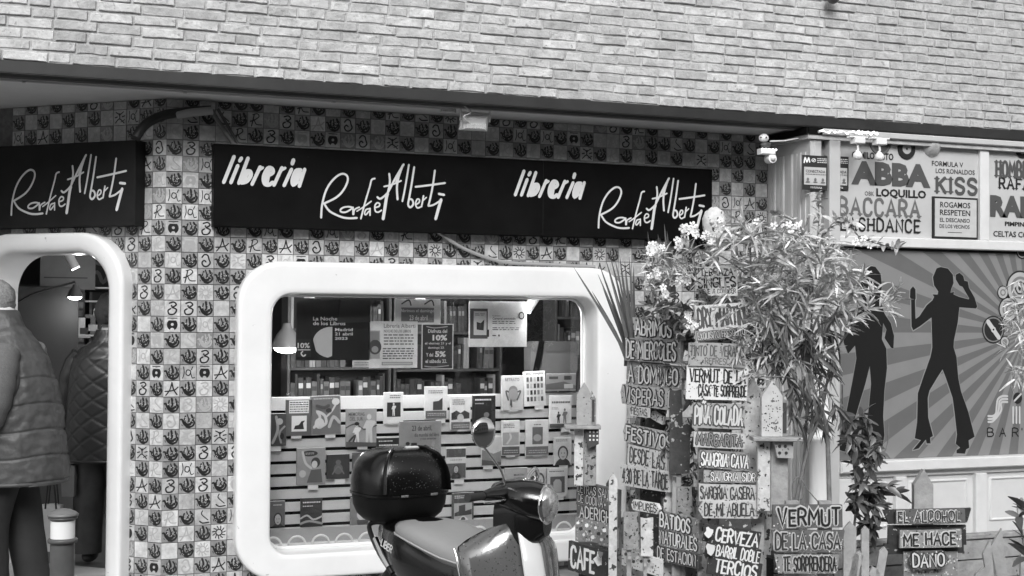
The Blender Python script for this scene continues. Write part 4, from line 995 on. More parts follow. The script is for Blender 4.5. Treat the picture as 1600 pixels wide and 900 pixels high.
# painted names
dk, gr, bk_ = 0, 1, 2
g = MB(); lm = [mat('paint_grey_letters', .075, .6), mat('paint_mid_letters', .13, .6), mat('paint_black_letters', .012, .6)]
D = .028
def tb(txt, x0, y0, x1, y1, mi, off=.02, serif=False, w_=None):
    a = bu(x0, y1, D); b = bu(x1, y0, D); c = bu(x1, y1, D)
    # follow the board: use heights at the middle
    zc = bu((x0 + x1) / 2, y1, D)[1]; zt = bu((x0 + x1) / 2, y0, D)[1]
    g = MB() if G_ is None else G_
    if serif: strokes_text(g, txt, a[0], b[0], zc, zt, w_, D, mi, serif=True, gap=.34)
    else: print_text(g, txt, a[0], b[0], zc, zt, D - .0005, mi, off)
    if G_ is None: part(g, 'painted_name', lm, bar)
G_ = None
tb('CAMILO SESTO', 1331, 238, 1396, 249, 2, .03); tb('ABBA', 1330, 254, 1454, 291, 0, .06); tb('OBK', 1351, 299, 1366, 306, 1); tb('LOQUILLO', 1369, 296, 1447, 311, 2, .04)
tb('BACCARA', 1312, 312, 1436, 337, 1, serif=True, w_=.022); tb('FLASHDANCE', 1301, 342, 1436, 361, 2, serif=True, w_=.015)
tb('FORMULA V', 1456, 252.5, 1505, 260.5, 2, .012); tb('LOS RONALDOS', 1462, 264.5, 1523, 272, 2, .012); tb('KISS', 1464, 279, 1525, 302, 0, serif=True, w_=.026)
tb('HOMBRES G', 1557, 254, 1640, 278, 0, serif=True, w_=.022); tb('RAFAEL', 1562, 280, 1630, 296, 2, serif=True, w_=.016); tb('RAPHAEL', 1547, 308, 1700, 342, 0, .06); tb('PIMPINELA', 1570, 347, 1618, 354, 2, .04); tb('CELTAS CORTOS', 1552, 362, 1632, 371, 2, .02)
g = MB(); G_ = g; p0 = bu(1457, 372, .02); p1 = bu(1527, 310, .02)
g.bbox(p0[0], p1[0], .012, .0295, p0[1], p1[1], .002, 0); g.box(p0[0] + .014, p1[0] - .014, .0105, .012, p0[1] + .014, p1[1] - .014, 1)
D = .0100
for tx, a, b, c, d in (('ROGAMOS', 1469, 316, 1516, 325), ('RESPETEN', 1468.5, 328, 1516, 337), ('EL DESCANSO', 1468.5, 341, 1515.5, 347.5), ('DE LOS VECINOS', 1468, 351, 1515, 357)):
    tb(tx, a, b, c, d, 0, .02)
a = bu(1481, 363, D); b = bu(1503, 364, D); g.box(a[0], b[0], .0095, .0105, a[1] - .002, a[1] + .002, 0)
part(g, 'neighbours_notice', [tone(.01), tone(.5)], bar)
for k, (px, py, r, seq) in enumerate(((1376, 222, 20, [(1, 0), (.8, 1), (.45, 0)]), (1417, 232.5, 16.5, [(1, 0), (.5, 1), (.12, 0)]), (1598, 234, 14, [(1, 0), (.5, 1)]))):
    x, z = bu(px, py, .02); rr = r / 2050 * 9.4; g = MB()
    g.lathe([(rr, .006), (rr, 0), (rr * .97, -.002)], (x, .022, z), 30, 0, False, 'y')
    for q, (f_, mi) in enumerate(seq[1:]): g.disc(x, z, rr * f_, .0195 - q * .0006, 24, mi)
    part(g, 'vinyl_record', [tone(.012 if k else .12), tone(.42 if k else .06)], bar)
g = MB(); x, z = bu(1455, 228, .03); g.ball((x, .055, z), .085, 18, 10); part(g, 'mirror_ball', mat('mirror_ball', .5, .3, var=.3, scale=40, metal=.3), bar)
# sill and lower panels
zs0 = bu(1450, 733)[1]
g = MB(); g.bbox(.2, BW, -.05, .069, zs0, zm0 - .001, .008); part(g, 'sill', m_bw, bar)
g = MB(); g.box(.2, BW, .03, .069, .12, zs0); part(g, 'panel_ground', mat('white_panel_ground', .62, .6, var=.05), bar)
g = MB(); g.bbox(.2, BW, .005, .03, zs0 - .045, zs0 - .001, .005); part(g, 'top_rail', m_bw, bar)
for a, b in ((1399, 1416), (1524, 1541)):
    g = MB(); g.bbox(bu(a, 780)[0], bu(b, 780)[0], -.01, .03, .16, zs0 - .045, .006); part(g, 'stile', m_bw, bar)
g = MB(); g.bbox(bu(1302, 780)[0], bu(1330, 780)[0], -.01, .03, .16, zs0 - .045, .006); part(g, 'stile', m_bw, bar)
for a, b in ((1335, 1394), (1420, 1519), (1546, 1640)):
    q = bu(a, 800)[0], bu(b, 800)[0]
    o = frame_mb((q[0] + .02, q[1] - .02, .25, zs0 - .08), (q[0] + .04, q[1] - .04, .27, zs0 - .1), .01, .008, [(0, .03), (.3, .018), (.7, .018), (1, .03)], 2); part(o, 'moulding', m_bw, bar)
g = MB(); g.bbox(.0, BW, -.03, .069, .0, .118, .01); part(g, 'plinth', mat('stone_plinth', .2, .8, var=.3, scale=9, bump=.4), bar)
# white turned corner column
cxp, _z = B.uv(1281, 650, -.12)
col = thing('column', 'white turned wooden column at the corner of the bar behind the bush', 'column', B.mat(cxp, -.12, 0))
zz = lambda py: B.uv(1281, py, -.12)[1]
g = MB(); g.lathe([(.085, 0.0), (.085, zz(800)), (.07, zz(795)), (.07, zz(690)), (.092, zz(686)), (.092, zz(680)), (.075, zz(676)), (.075, zz(668)), (.095, zz(664)), (.095, zz(656)), (.07, zz(650)), (.062, zz(610)), (.066, zz(560)), (.085, zz(548)), (.085, zz(538)), (.02, zz(532))], n=26)
part(g, 'shaft', mat('white_gloss_paint', .8, .3, coat=.3), col)
# notice beside the boards and a copy for its reflection
def notice(px0, py0, px1, py1, d, label):
    a = B.uv(px0, (py0 + py1) / 2, d)[0]; b = B.uv(px1, (py0 + py1) / 2, d)[0]; z0 = B.uv((px0 + px1) / 2, py1, d)[1]; z1 = B.uv((px0 + px1) / 2, py0, d)[1]
    t = thing('notice', label, 'notice', B.mat(a, d, z0)); W_, H_ = b - a, z1 - z0
    g = MB(); g.bbox(0, W_, 0, .006, 0, H_, .001); part(g, 'panel', tone(.02), t)
    tn = []; g = MB()
    art_on(g, [('r', .06, .15, .94, .66, .5), ('s', [(.06, .78), (.1, .92), (.17, .8), (.24, .92), (.28, .8)], .05, .85), ('o', .44, .86, .09, .055, .75), ('o', .44, .86, .065, .035, .02), ('s', [(.38, .83), (.5, .89)], .03, .75),
        ('t', 'CONECTADA', .12, .5, .9, .58, .05, .02), ('h', .58, .78, .96, .94, 3, .7), ('h', .12, .43, .92, .48, 1, .15), ('o', .2, .3, .05, .05, .15), ('o', .5, .3, .05, .05, .15), ('o', .8, .3, .05, .05, .15), ('r', .12, .21, .28, .24, .15), ('r', .42, .21, .58, .24, .15), ('r', .72, .21, .88, .24, .15), ('h', .3, .04, .75, .1, 2, .7)], W_, H_, 0, tn)
    part(g, 'print', [tone(q) for q in tn], t)
notice(1254, 243, 1293, 297, -.03, 'black alarm notice with a pale panel on the corner of the bar front')
notice(1288, 244, 1326, 297, .02, 'copy of the alarm notice for its reflection, half hidden by the white post')  # solid copy in place of the first notice's mirror image
# fairy lights and the little doll above the bar corner
m_glow = mat('warm_bulb', .9, .4, emit=1.6); m_wp = mat('white_plastic', .8, .35)
for k, (px, py, px2, lab) in enumerate(((1279, 206, 1346, 'left'), (1338, 207, 1371, 'right'))):
    a = B.uv(px, py, -.1); b = B.uv(px2, py + 2, -.1)
    t = thing('light_string', 'white rope light under the bar cornice, ' + lab + ' length', 'light string', B.mat(a[0], -.1, a[1]))
    g = MB(); n = 14; pts = [((b[0] - a[0]) * i / n, 0, (b[1] - a[1]) * i / n + .008 * sin(i * 1.9)) for i in range(n + 1)]
    g.tube(pts, .010, 7); part(g, 'rope', m_wp, t)
    for p in pts[1::2]:
        g = MB(); g.ball((p[0], -.012, p[2]), .008, 8, 6); part(g, 'bulb', m_glow, t)
for k, (px, py) in enumerate(((1340, 220), (1374, 222))):
    x, z = B.uv(px, py, -.14)
    t = thing('bracket_lamp', ('left' if k == 0 else 'right') + ' one of the two small white lamps under the bar cornice', 'lamp', B.mat(x, -.14, z))
    g = MB(); g.bbox(-.075, .075, -.02, .02, .018, .03, .003); g.bbox(-.04, .045, -.03, .03, -.02, .018, .004); part(g, 'housing', m_wp, t)
    g = MB(); g.tube([(0, 0, -.02), (.005, 0, -.06), (-.01, 0, -.075)], .008, 6); part(g, 'neck', m_wp, t)
    g = MB(); g.lathe([(.012, 0), (.03, -.02), (.034, -.045), (.02, -.06), (.005, -.062)], (0, 0, -.07), 14); part(g, 'shade', m_wp, t)
x, z = B.uv(1203, 232, .1)
t = thing('hanging_figure', 'small white hanging figure with a round bell at the bar corner', 'ornament', B.mat(x, .1, z))
g = MB(); g.ball((-.05, 0, .07), .034, 14, 10, sc=(1.1, .9, .9)); g.ball((-.078, -.01, .058), .014, 8, 6); part(g, 'head', m_wp, t)
g = MB(); g.ball((-.09, -.03, .068), .006, 8, 6); g.ball((-.05, -.034, .07), .006, 8, 6); part(g, 'eye', tone(.01), t)
g = MB(); g.ball((-.035, 0, .02), .03, 12, 8, sc=(1.3, .8, .9)); g.ball((.0, 0, .03), .012, 8, 6); g.ball((-.07, -.01, .02), .012, 8, 6); part(g, 'body', mat('ornament_dark', .06, .5), t)
g = MB(); g.bbox(-.085, .03, -.03, .03, -.045, -.005, .006); part(g, 'drum', m_wp, t)
for k in range(5):
    g = MB(); g.ball((-.08 + k * .027, -.034, -.012), .008, 8, 6); part(g, 'stud', m_glow, t)
g = MB(); g.tube([(.01, -.02, -.07), (.01, .04, -.07)], .033, 16); g.ball((.01, -.025, -.07), .02, 12, 8); part(g, 'bell', m_wp, t)
g = MB(); g.tube([(-.0, 0, .05), (.12, 0, .06), (.3, .0, .10)], .006, 6); part(g, 'hook', m_wp, t)
# ------------------------------------------------------------------ fittings on the shop wall
x, z = M.uv(741, 186, -.38)
t = thing('floodlight', 'small white floodlight hanging under the soffit', 'floodlight', M.mat(x, -.38, z) @ Matrix.Rotation(radians(24), 4, 'X'))
g = MB(); g.bbox(-.095, .095, -.02, .0, -.075, .045, .008); part(g, 'rim', mat('grey_cast', .7, .4), t)
g = MB(); g.bbox(-.075, .075, -.045, -.02, -.06, .03, .012)
for k in range(9): g.box(-.066 + k * .016, -.060 + k * .016, -.052, -.043, -.05, -.02)
part(g, 'housing', mat('white_cast', .85, .4), t)
g = MB(); g.box(-.07, .07, .0, .004, -.06, .03); part(g, 'lens', mat('lens', .3, .1), t)
g = MB(); g.tube([(-.1, -.02, -.01), (-.1, .0, .07), (-.08, .02, .1), (.08, .02, .1), (.1, 0, .07), (.1, -.02, -.01)], .006, 6); part(g, 'bracket', m_wp, t)
g = MB(); g.tube(smoothed([(-.05, -.05, -.01), (-.1, -.07, .03), (-.05, -.06, .06), (-.09, -.04, .09), (-.12, .0, .12)], 5), .005, 6); part(g, 'cable', m_wp, t)
x, z = M.uv(700, 171, -.35)
g = MB(); g.bbox(-.05, .05, -.02, .02, -.02, .03, .005); solo(g, 'junction_box', mat('ivory_plastic', .55, .5, var=.2, scale=20), 'small pale junction box on the soffit edge left of the floodlight', 'junction box', M.mat(x, -.35, z))
def cable(pts, r, v, label, k=5):
    g = MB(); P3 = []
    for px, py, d in pts:
        q = M.uv(px, py, d); P3.append((q[0], YW + d, q[1]))
    g.tube(smoothed(P3, k), r, 8); solo(g, 'cable', mat('cable_%d' % int(v * 100), v, .5), label, 'cable')
cable([(212, 216, -.12), (226, 196, -.1), (250, 182, -.08), (278, 176, -.06), (330, 172, -.06)], .03, .015, 'thick black cable bundle curving over the door sign')
cable([(276, 180, -.07), (300, 176, -.09), (332, 173, -.09)], .026, .3, 'short grey cable sleeve at the end of the black bundle')
cable([(330, 172, -.05), (345, 196, -.05), (366, 226, -.08)], .016, .12, 'grey cable running down to the corner of the long sign')
cable([(340, 170, -.05), (352, 190, -.05), (374, 228, -.08)], .010, .05, 'thin dark cable beside the grey one at the sign corner')
cable([(684, 362, -.05), (720, 386, -.03), (762, 403, -.03), (800, 411, -.03), (850, 413, -.03), (930, 417, -.08)], .012, .3, 'loose grey cable drooping from the sign to the window frame')
x, z = B.uv(1302, -4, -.1)
g = MB(); g.lathe([(.02, .06), (.05, .03), (.055, 0), (.03, -.035), (.008, -.045)], n=16); g.tube([(0, 0, .03), (0, .06, .06), (0, .1, .06)], .012, 6)
solo(g, 'wall_lamp', mat('dark_cast', .08, .35), 'small dark wall lamp at the top edge on the brick wall', 'lamp', B.mat(x, -.1, z))
# ------------------------------------------------------------------ bollard
p = at_depth(98, 830, 5.0)
bz = lambda py: at_depth(98, py, 5.0).z
t = thing('bollard', 'grey street bollard with a white reflective band in front of the shop door', 'bollard', Matrix.Translation((p.x, p.y, 0)))
m_bol = mat('bollard_grey', .10, .4, var=.15, scale=12, bump=.1)
g = MB(); g.lathe([(.052, 0), (.047, .04), (.045, .06), (.045, bz(846))], n=24); part(g, 'shaft', m_bol, t)
g = MB(); g.lathe([(.045, bz(848)), (.054, bz(847)), (.056, bz(843)), (.052, bz(841)), (.046, bz(840))], n=24); part(g, 'collar', m_bol, t)
g = MB(); g.lathe([(.045, bz(841)), (.045, bz(812.5))], n=24); part(g, 'reflective_band', mat('reflective_white', .9, .35), t)
g = MB(); g.lathe([(.045, bz(813)), (.047, bz(811)), (.054, bz(810)), (.054, bz(807.5)), (.046, bz(806))], n=24); part(g, 'collar', m_bol, t)
g = MB(); g.lathe([(.046, bz(806.5)), (.057, bz(806)), (.058, bz(803.5)), (.05, bz(800.5)), (.03, bz(796.5)), (.008, bz(794.5)), (.001, bz(794))], n=24); part(g, 'cap', mat('bollard_cap', .17, .35), t)
# ------------------------------------------------------------------ scooter
P0 = CP + _r0 * .04 + Vector((_f.x, _f.y, 0)).normalized() * 5.85
hx = Vector((.249, -.969, 0)).normalized()
def SMAT(x=0, y=0, z=0, a=0):
    X = Matrix.Rotation(a, 3, 'Z') @ hx; Y = Vector((-X.y, X.x, 0)); o = Vector((P0.x, P0.y, 0)) + hx * x + Vector((-hx.y, hx.x, 0)) * y + Vector((0, 0, z))
    return Matrix(((X.x, Y.x, 0, o.x), (X.y, Y.y, 0, o.y), (0, 0, 1, o.z), (0, 0, 0, 1)))
m_gb = mat('scooter_black', .004, .1, coat=.4, bump=.1, bscale=160, var=.1, scale=10)
m_case = mat('top_case_black', .004, .14, coat=.0, spec=.6, bump=.12, bscale=150, var=.1)
m_sat = mat('satin_black_plastic', .005, .5, spec=.2)
m_gp = mat('scooter_grey_paint', .16, .15, coat=1.0, spots=(.05, 95, .63), bump=.04, bscale=110, metal=.4)
m_chr = mat('chrome', .8, .06, metal=1.0)
m_seat = mat('grey_vinyl', .30, .42, var=.05, scale=4, bump=.12, bscale=60)
sco = thing('scooter', 'parked motor scooter with a wet black top case and grey seat', 'scooter', SMAT())
def sp(mb, name, m, W=None, par=None, label=None): return part(mb, name, m, par or sco, W or SMAT(), label)
# top case: rounded box seen on its front side
CXX = -1.06
def tc(zlist, n=44, e=3.2): 
    g = MB(); g.rings([(CXX + dx, 0, z, rx, ry) for (z, rx, ry, dx) in zlist], n, e); return g
g = tc([(.698, .11, .15, 0), (.705, .135, .175, 0), (.735, .165, .205, 0), (.78, .185, .222, 0), (.832, .192, .228, 0)])
tcl = sp(g, 'case_base', m_sat)
g = tc([(.834, .199, .236, 0), (.846, .2, .237, 0)]); sp(g, 'case_seam', m_case)
g = tc([(.848, .196, .233, 0), (.90, .196, .233, 0), (.955, .188, .226, 0), (1.0, .172, .208, 0), (1.035, .145, .18, 0), (1.055, .11, .14, 0), (1.064, .06, .08, 0), (1.066, .01, .02, 0)])
lid = sp(g, 'case_lid', m_case)
for s in (-1, 1):
    g = MB(); q = [(.165, .2, .852), (.16, .196, .92), (.15, .188, .96), (.137, .173, 1.0), (.115, .15, 1.035), (.09, .115, 1.056), (.04, .07, 1.067)]
    g.tube([(CXX + a + .012, s * b * .93, c + .003) for a, b, c in q], [(.028, .006)] * 5 + [(.022, .006), (.01, .004)], 8)
    part(g, 'case_rib', m_gb, lid, SMAT())
    g = MB(); g.bbox(-.02, .02, -.006, .0, -.006, .006, .002)
    part(g, 'hinge', mat('hinge_steel', .45, .25, metal=.8), lid, SMAT(CXX + .2, s * .085, .842, radians(90)))
g = MB(); g.bbox(-.05, .05, -.008, .008, 0, .012, .003); part(g, 'case_badge', tone(.6), lid, SMAT(CXX + .06, .05, 1.06, radians(90)))
# water drops
RD = random.Random(9); g = MB()
for k in range(90):
    a = RD.uniform(-1.1, 1.1); zz_ = RD.uniform(.87, 1.045)
    f = sqrt(max(0, 1 - ((zz_ - .88) / .20) ** 2)) if zz_ > .88 else 1
    y_ = RD.uniform(-.17, .17) * max(f, .4); g.ball((CXX + .02 + .182 * max(f, .15) ** .9, y_, zz_), RD.uniform(.0008, .0017), 6, 4)
o = part(g, 'water_drops', mat('water_drop', .2, .03, spec=.8), lid, SMAT()); o['kind'] = 'stuff'
# rack
g = MB()
for s in (-1, 1):
    g.tube(smoothed([(CXX + .1, s * .09, .69), (CXX - .02, s * .12, .69), (CXX - .04, s * .15, .66), (CXX + .1, s * .17, .56), (CXX + .2, s * .15, .47)], 4), .013, 8)
g.bbox(CXX - .12, CXX + .12, -.11, .11, .680, .697, .004)
sp(g, 'rack', mat('rack_black', .02, .35, metal=.3))
g = MB(); g.tube([(CXX + .05, -.165, .62), (CXX + .13, -.17, .55), (CXX + .19, -.165, .5)], .016, 8); sp(g, 'grab_rail', m_chr)
# seat
g = MB(); R_ = []
for x, hw, zt_, th in ((-.90, .06, .71, .05), (-.88, .13, .725, .08), (-.80, .17, .735, .1), (-.66, .185, .735, .12), (-.52, .18, .72, .13), (-.40, .165, .70, .13), (-.27, .135, .68, .12), (-.19, .09, .665, .09), (-.165, .04, .655, .04)):
    R_.append((x, hw, zt_, th))
vs = []; n = 28
for x, hw, zt_, th in R_:
    for j in range(n):
        a = 2 * pi * j / n; c, q = cos(a), sin(a)
        vs.append((x, hw * (abs(c) ** .6) * (1 if c > 0 else -1), zt_ - th / 2 + th / 2 * (abs(q) ** .75) * (1 if q > 0 else -1)))
m_ = len(R_)
g.add(vs, [(i * n + j, (i + 1) * n + j, (i + 1) * n + (j + 1) % n, i * n + (j + 1) % n) for i in range(m_ - 1) for j in range(n)], 0, True)
g.add(vs[:n], [tuple(range(n))], 0); g.add(vs[-n:], [tuple(range(n - 1, -1, -1))], 0)
st_ = sp(g, 'seat', m_seat)
g = MB()
for s in (-1, 1): g.tube([(x, s * (hw + .002), zt_ - th * .62) for x, hw, zt_, th in R_[1:-1]], .004, 6)
part(g, 'piping', mat('seat_piping', .45, .4), st_, SMAT())
# rear body
def loftx(sec, n=28, e=2.6):
    g = MB(); vs = []
    for x, cz_, hw, hh in sec:
        for j in range(n):
            a = 2 * pi * j / n; c, q = cos(a), sin(a)
            vs.append((x, hw * abs(c) ** (2 / e) * (1 if c > 0 else -1), cz_ + hh * abs(q) ** (2 / e) * (1 if q > 0 else -1)))
    m = len(sec)
    g.add(vs, [(i * n + j, (i + 1) * n + j, (i + 1) * n + (j + 1) % n, i * n + (j + 1) % n) for i in range(m - 1) for j in range(n)], 0, True)
    g.add(vs[:n], [tuple(range(n))], 0, True); g.add(vs[-n:], [tuple(range(n - 1, -1, -1))], 0, True)
    return g
g = loftx([(-1.12, .62, .05, .06), (-1.08, .62, .11, .11), (-.95, .6, .16, .13), (-.75, .56, .19, .18), (-.55, .52, .19, .2), (-.38, .48, .15, .2), (-.28, .45, .08, .16)]); bod = sp(g, 'rear_body', m_gb)
g = MB(); strokes_text(g, 'LIBERTY', 0, .16, 0, .035, .006, 0, 0, slant=.5)
part(g, 'model_script', m_wp, bod, SMAT(-.93, -.178, .6, radians(0)) @ Matrix.Rotation(radians(12), 4, 'Y'))
g = loftx([(-.45, .30, .17, .04), (-.2, .27, .19, .03), (.0, .28, .19, .035), (.1, .32, .17, .04)]); sp(g, 'floorboard', m_sat)
# apron: convex shield
g = MB(); vs = []; NU, NV = 16, 10
for side in (0, 1):
    for i in range(NV + 1):
        v = i / NV; zz_ = .30 + v * .53
        hw = .262 * (1 - .25 * max(0, (v - .82) / .18) ** 2) * (.86 + .14 * min(1, v * 1.6))
        for j in range(NU + 1):
            u_ = -1 + 2 * j / NU
            topz = zz_ - (.09 * abs(u_) ** 2.4 if v > .7 else 0) * (v - .7) / .3
            vs.append((.17 - .15 * v - .15 * abs(u_) ** 1.8 - (.02 if side else 0), u_ * hw + .012, topz))
o1 = (NU + 1) * (NV + 1)
fs = []
for i in range(NV):
    for j in range(NU):
        a = i * (NU + 1) + j; fs.append((a, a + 1, a + NU + 2, a + NU + 1)); fs.append((a + o1 + 1, a + o1, a + o1 + NU + 1, a + o1 + NU + 2))
for j in range(NU): a = NV * (NU + 1) + j; fs.append((a, a + 1, a + o1 + 1, a + o1)); fs.append((j + 1, j, j + o1, j + o1 + 1))
for i in range(NV): a = i * (NU + 1); fs.append((a, a + NU + 1, a + NU + 1 + o1, a + o1)); b = a + NU; fs.append((b + NU + 1, b, b + o1, b + NU + 1 + o1))
g.add(vs, fs, 0, True); apr = sp(g, 'leg_shield', m_gp)
g = MB(); g.tube([(.035, 0, .815), (.09, 0, .72), (.13, 0, .58), (.165, 0, .4), (.18, 0, .3)], [(.04, .006), (.056, .018), (.058, .02), (.05, .02), (.035, .015)], 12); part(g, 'spine', mat('pearl_white', .7, .12, coat=1.0), apr, SMAT())
for s in (-1, 1):
    g = MB(); g.tube([(.17 - .15 * v - .16, s * .264 * (.86 + .14 * min(1, v * 1.6)), .30 + v * .53 - (.09 * (v - .7) / .3 if v > .7 else 0)) for v in (0, .2, .4, .6, .75, .88)], .007, 6); part(g, 'shield_trim', m_chr, apr, SMAT())
g = MB()
for k in range(90):
    u_ = RD.uniform(-.9, -.15); v = RD.uniform(.45, .98); hw = .235
    g.ball((.17 - .15 * v - .15 * abs(u_) ** 1.8 + .001, u_ * hw, .30 + v * .53 - (.09 * abs(u_) ** 2.4 if v > .7 else 0) * (v - .7) / .3), RD.uniform(.0007, .0016), 6, 4)
o = part(g, 'water_drops', mat('water_drop', .2, .03, spec=.8), apr, SMAT()); o['kind'] = 'stuff'
# steering assembly, turned
SA = radians(30)
def SS(x=0, y=0, z=0, a=0):
    return SMAT(-.02, 0, 0, SA) @ Matrix.Translation((x, y, z - .035)) @ Matrix.Rotation(a, 4, 'Z')
g = loftx([(-.12, .985, .03, .02), (-.10, .985, .07, .045), (-.04, .98, .10, .065), (.04, .97, .115, .08), (.10, .955, .105, .088), (.145, .945, .088, .086)], e=2.2); hou = sp(g, 'handlebar_cover', m_gb, SS())
g = loftx([(-.10, .86, .035, .08), (-.03, .86, .06, .12), (.04, .865, .075, .13), (.10, .87, .075, .11), (.15, .875, .05, .07)]); part(g, 'steering_neck', m_gb, hou, SS())
g = MB(); g.lathe([(.0, .19), (.036, .187), (.064, .176), (.078, .158), (.08, .148)][::-1], (0, 0, 0), 24, ax='x')
hl = sp(g, 'headlight', mat('headlight_glass', .5, .05, coat=1.0, metal=.7, var=.6, scale=22, bump=.5, bscale=30), SS(0, 0, .945))
g = MB(); g.lathe([(.080, .135), (.09, .142), (.09, .154), (.08, .158)], (0, 0, 0), 24, ax='x'); part(g, 'headlight_rim', m_chr, hl, SS(0, 0, .945))
for s in (-1, 1):
    g = MB(); g.tube([(-.03, s * .08, .985), (-.05, s * .16, .992), (-.06, s * .22, .995)], [.045, .032, .02], 14); part(g, 'switch_housing', m_gb, hou, SS())
    g = MB(); g.tube([(-.06, s * .215, .995), (-.068, s * .30, 1.0), (-.072, s * .345, 1.003)], [.0165, .0165, .0175], 14)
    for k in range(9): g.tube([(-.062 - k * .0012, s * (.235 + k * .011), .996 + k * .0005), (-.0625 - k * .0012, s * (.239 + k * .011), .996 + k * .0005)], .0182, 12)
    gp = sp(g, 'grip', mat('grip_rubber', .03, .7), SS())
    g = MB(); g.tube(smoothed([(0.0, s * .12, .975), (.03, s * .2, .98), (.02, s * .3, .985), (.0, s * .33, .985)], 4), .006, 6); part(g, 'brake_lever', m_chr, hou, SS())
# mirrors: the one towards the camera stands clear
def mirror(base, tip, s):
    g = MB(); g.tube(smoothed([base, ((base[0] * .7 + tip[0] * .3), base[1] * .75 + tip[1] * .25, base[2] * .6 + tip[2] * .4), tip], 5), .0055, 8); stt = sp(g, 'mirror_stalk', m_chr, SMAT())
    g = MB(); c = (tip[0], tip[1], tip[2] + .06)
    g.ball(c, .058, 24, 14, 0, (.30, 1.02, 1.15)); part(g, 'mirror_shell', m_chr, stt, SMAT())
    g = MB(); g.tube([(c[0] - .012, c[1], c[2]), (c[0] - .022, c[1], c[2])], [(.054, .061), (.052, .059)], 22); part(g, 'mirror_glass', mat('mirror_glass', .85, .02, metal=1), stt, SMAT())
def to_s(px, py, Z):
    v = SMAT().inverted() @ at_depth(px, py, Z); return (v.x, v.y, v.z)
mirror(to_s(789, 757, 5.78), to_s(756, 698, 5.66), -1)
mirror(to_s(822, 757, 5.95), to_s(838, 752, 6.1), 1) if False else None
g = MB(); g.tube(smoothed([to_s(822, 760, 5.95), to_s(827, 742, 6.0), to_s(836, 733, 6.05), to_s(840, 742, 6.08), to_s(834, 754, 6.08)], 4), .011, 8); sp(g, 'far_mirror_arm', m_chr, SMAT())
# wheels and mudguard
for nm, xx in (('front_wheel', .30), ('rear_wheel', -.98)):
    W_ = SMAT(xx, 0, 0, SA if xx > 0 else 0)
    g = MB(); g.lathe([(.15, -.045), (.2, -.055), (.235, -.04), (.248, 0), (.235, .04), (.2, .055), (.15, .045)], (0, 0, .248), 32, ax='y'); tw_ = sp(g, nm, mat('tyre', .015, .85, bump=.3), W_)
    g = MB(); g.lathe([(.03, -.05), (.06, -.035), (.14, -.03), (.155, -.045), (.155, .045), (.14, .03), (.06, .035), (.03, .05)], (0, 0, .248), 24, ax='y'); part(g, 'rim', m_gp, tw_, W_)
g = MB(); vs = []
for i in range(13):
    a = radians(10 + i * 13)
    for j in range(7):
        b = -1 + 2 * j / 6; rr = .275 - .05 * abs(b) ** 2
        vs.append((.0 + rr * cos(a), b * .075, .25 + rr * sin(a)))
g.add(vs, [(i * 7 + j, i * 7 + j + 1, (i + 1) * 7 + j + 1, (i + 1) * 7 + j) for i in range(12) for j in range(6)], 0, True); sp(g, 'mudguard', m_gp, SMAT(.30, 0, 0, SA))
g = MB(); g.tube([(-.45, .15, .2), (-.5, .22, .02)], .012, 8); sp(g, 'side_stand', m_sat)
# ------------------------------------------------------------------ painted signposts of the terrace
m_pm = mat('scribbled_paint_mid', .30, .7, var=.3, scale=30, bump=.2, spots=(.03, 42, .58))
m_pl = mat('scribbled_paint_light', .60, .7, var=.2, scale=30, bump=.2, spots=(.05, 36, .60))
m_pd = mat('scribbled_paint_dark', .06, .7, var=.3, scale=30, bump=.2, spots=(.5, 34, .62))
m_old = mat('weathered_grey_wood', .34, .85, var=.25, scale=14, bump=.5, bscale=50, spots=(.08, 16, .66))
m_raw = mat('raw_picket_wood', .40, .8, var=.2, scale=10, bump=.4, bscale=40, spots=(.12, 12, .68))
PK = {'grey': mat('plank_grey', .26, .7, var=.2, scale=18, bump=.25, spots=(.6, 46, .60)), 'light': mat('plank_light', .55, .7, var=.1, scale=18, bump=.2, spots=(.12, 44, .62)), 'dark': mat('plank_dark', .035, .6, var=.3, scale=18, bump=.2, spots=(.45, 44, .66)),
      'white': mat('plank_white', .76, .6, var=.06, scale=12, bump=.15, spots=(.2, 38, .66)), 'mid': mat('plank_mid', .38, .7, var=.15, scale=18, bump=.2, spots=(.06, 46, .62)), 'slate': mat('plank_slate', .12, .65, var=.25, scale=14, bump=.2, spots=(.4, 48, .66))}
XV = Vector((_r.x, _r.y, 0)).normalized()             # facing the street corner where the photographer stands
XL = Vector((.27, -.963, 0))                          # planks that look along the pavement
def post_at(px, Z): p = at_depth(px, 800, Z); return Vector((p.x, p.y, 0))
RP = random.Random(21)
def shape_poly(kind, W_, H_):
    j = lambda s=.03: RP.uniform(-s, s) * H_
    if kind == 'arrow': return [(0, H_ * .5), (H_ * .3, 0), (W_ - H_ * .35, 0), (W_, H_ * .5), (W_ - H_ * .35, H_), (H_ * .3, H_)]
    if kind == 'left_arrow': return [(0, H_ * .6), (H_ * .5, 0 + j()), (W_, j()), (W_, H_ + j()), (H_ * .4, H_ + j())]
    if kind == 'notched': return [(0, H_ * .05), (W_ * .96, 0), (W_ * 1.0, H_ * .35), (W_ * .97, H_), (0, H_), (-W_ * .03, H_ * .6)]
    if kind == 'trap': return [(W_ * .06, 0), (W_ * .95, 0), (W_, H_), (0, H_)]
    return [(j(), j()), (W_ * .5, j(.02)), (W_ + j(), j()), (W_ + j(), H_ + j()), (W_ * .4, H_ + j(.02)), (j(), H_ + j())]
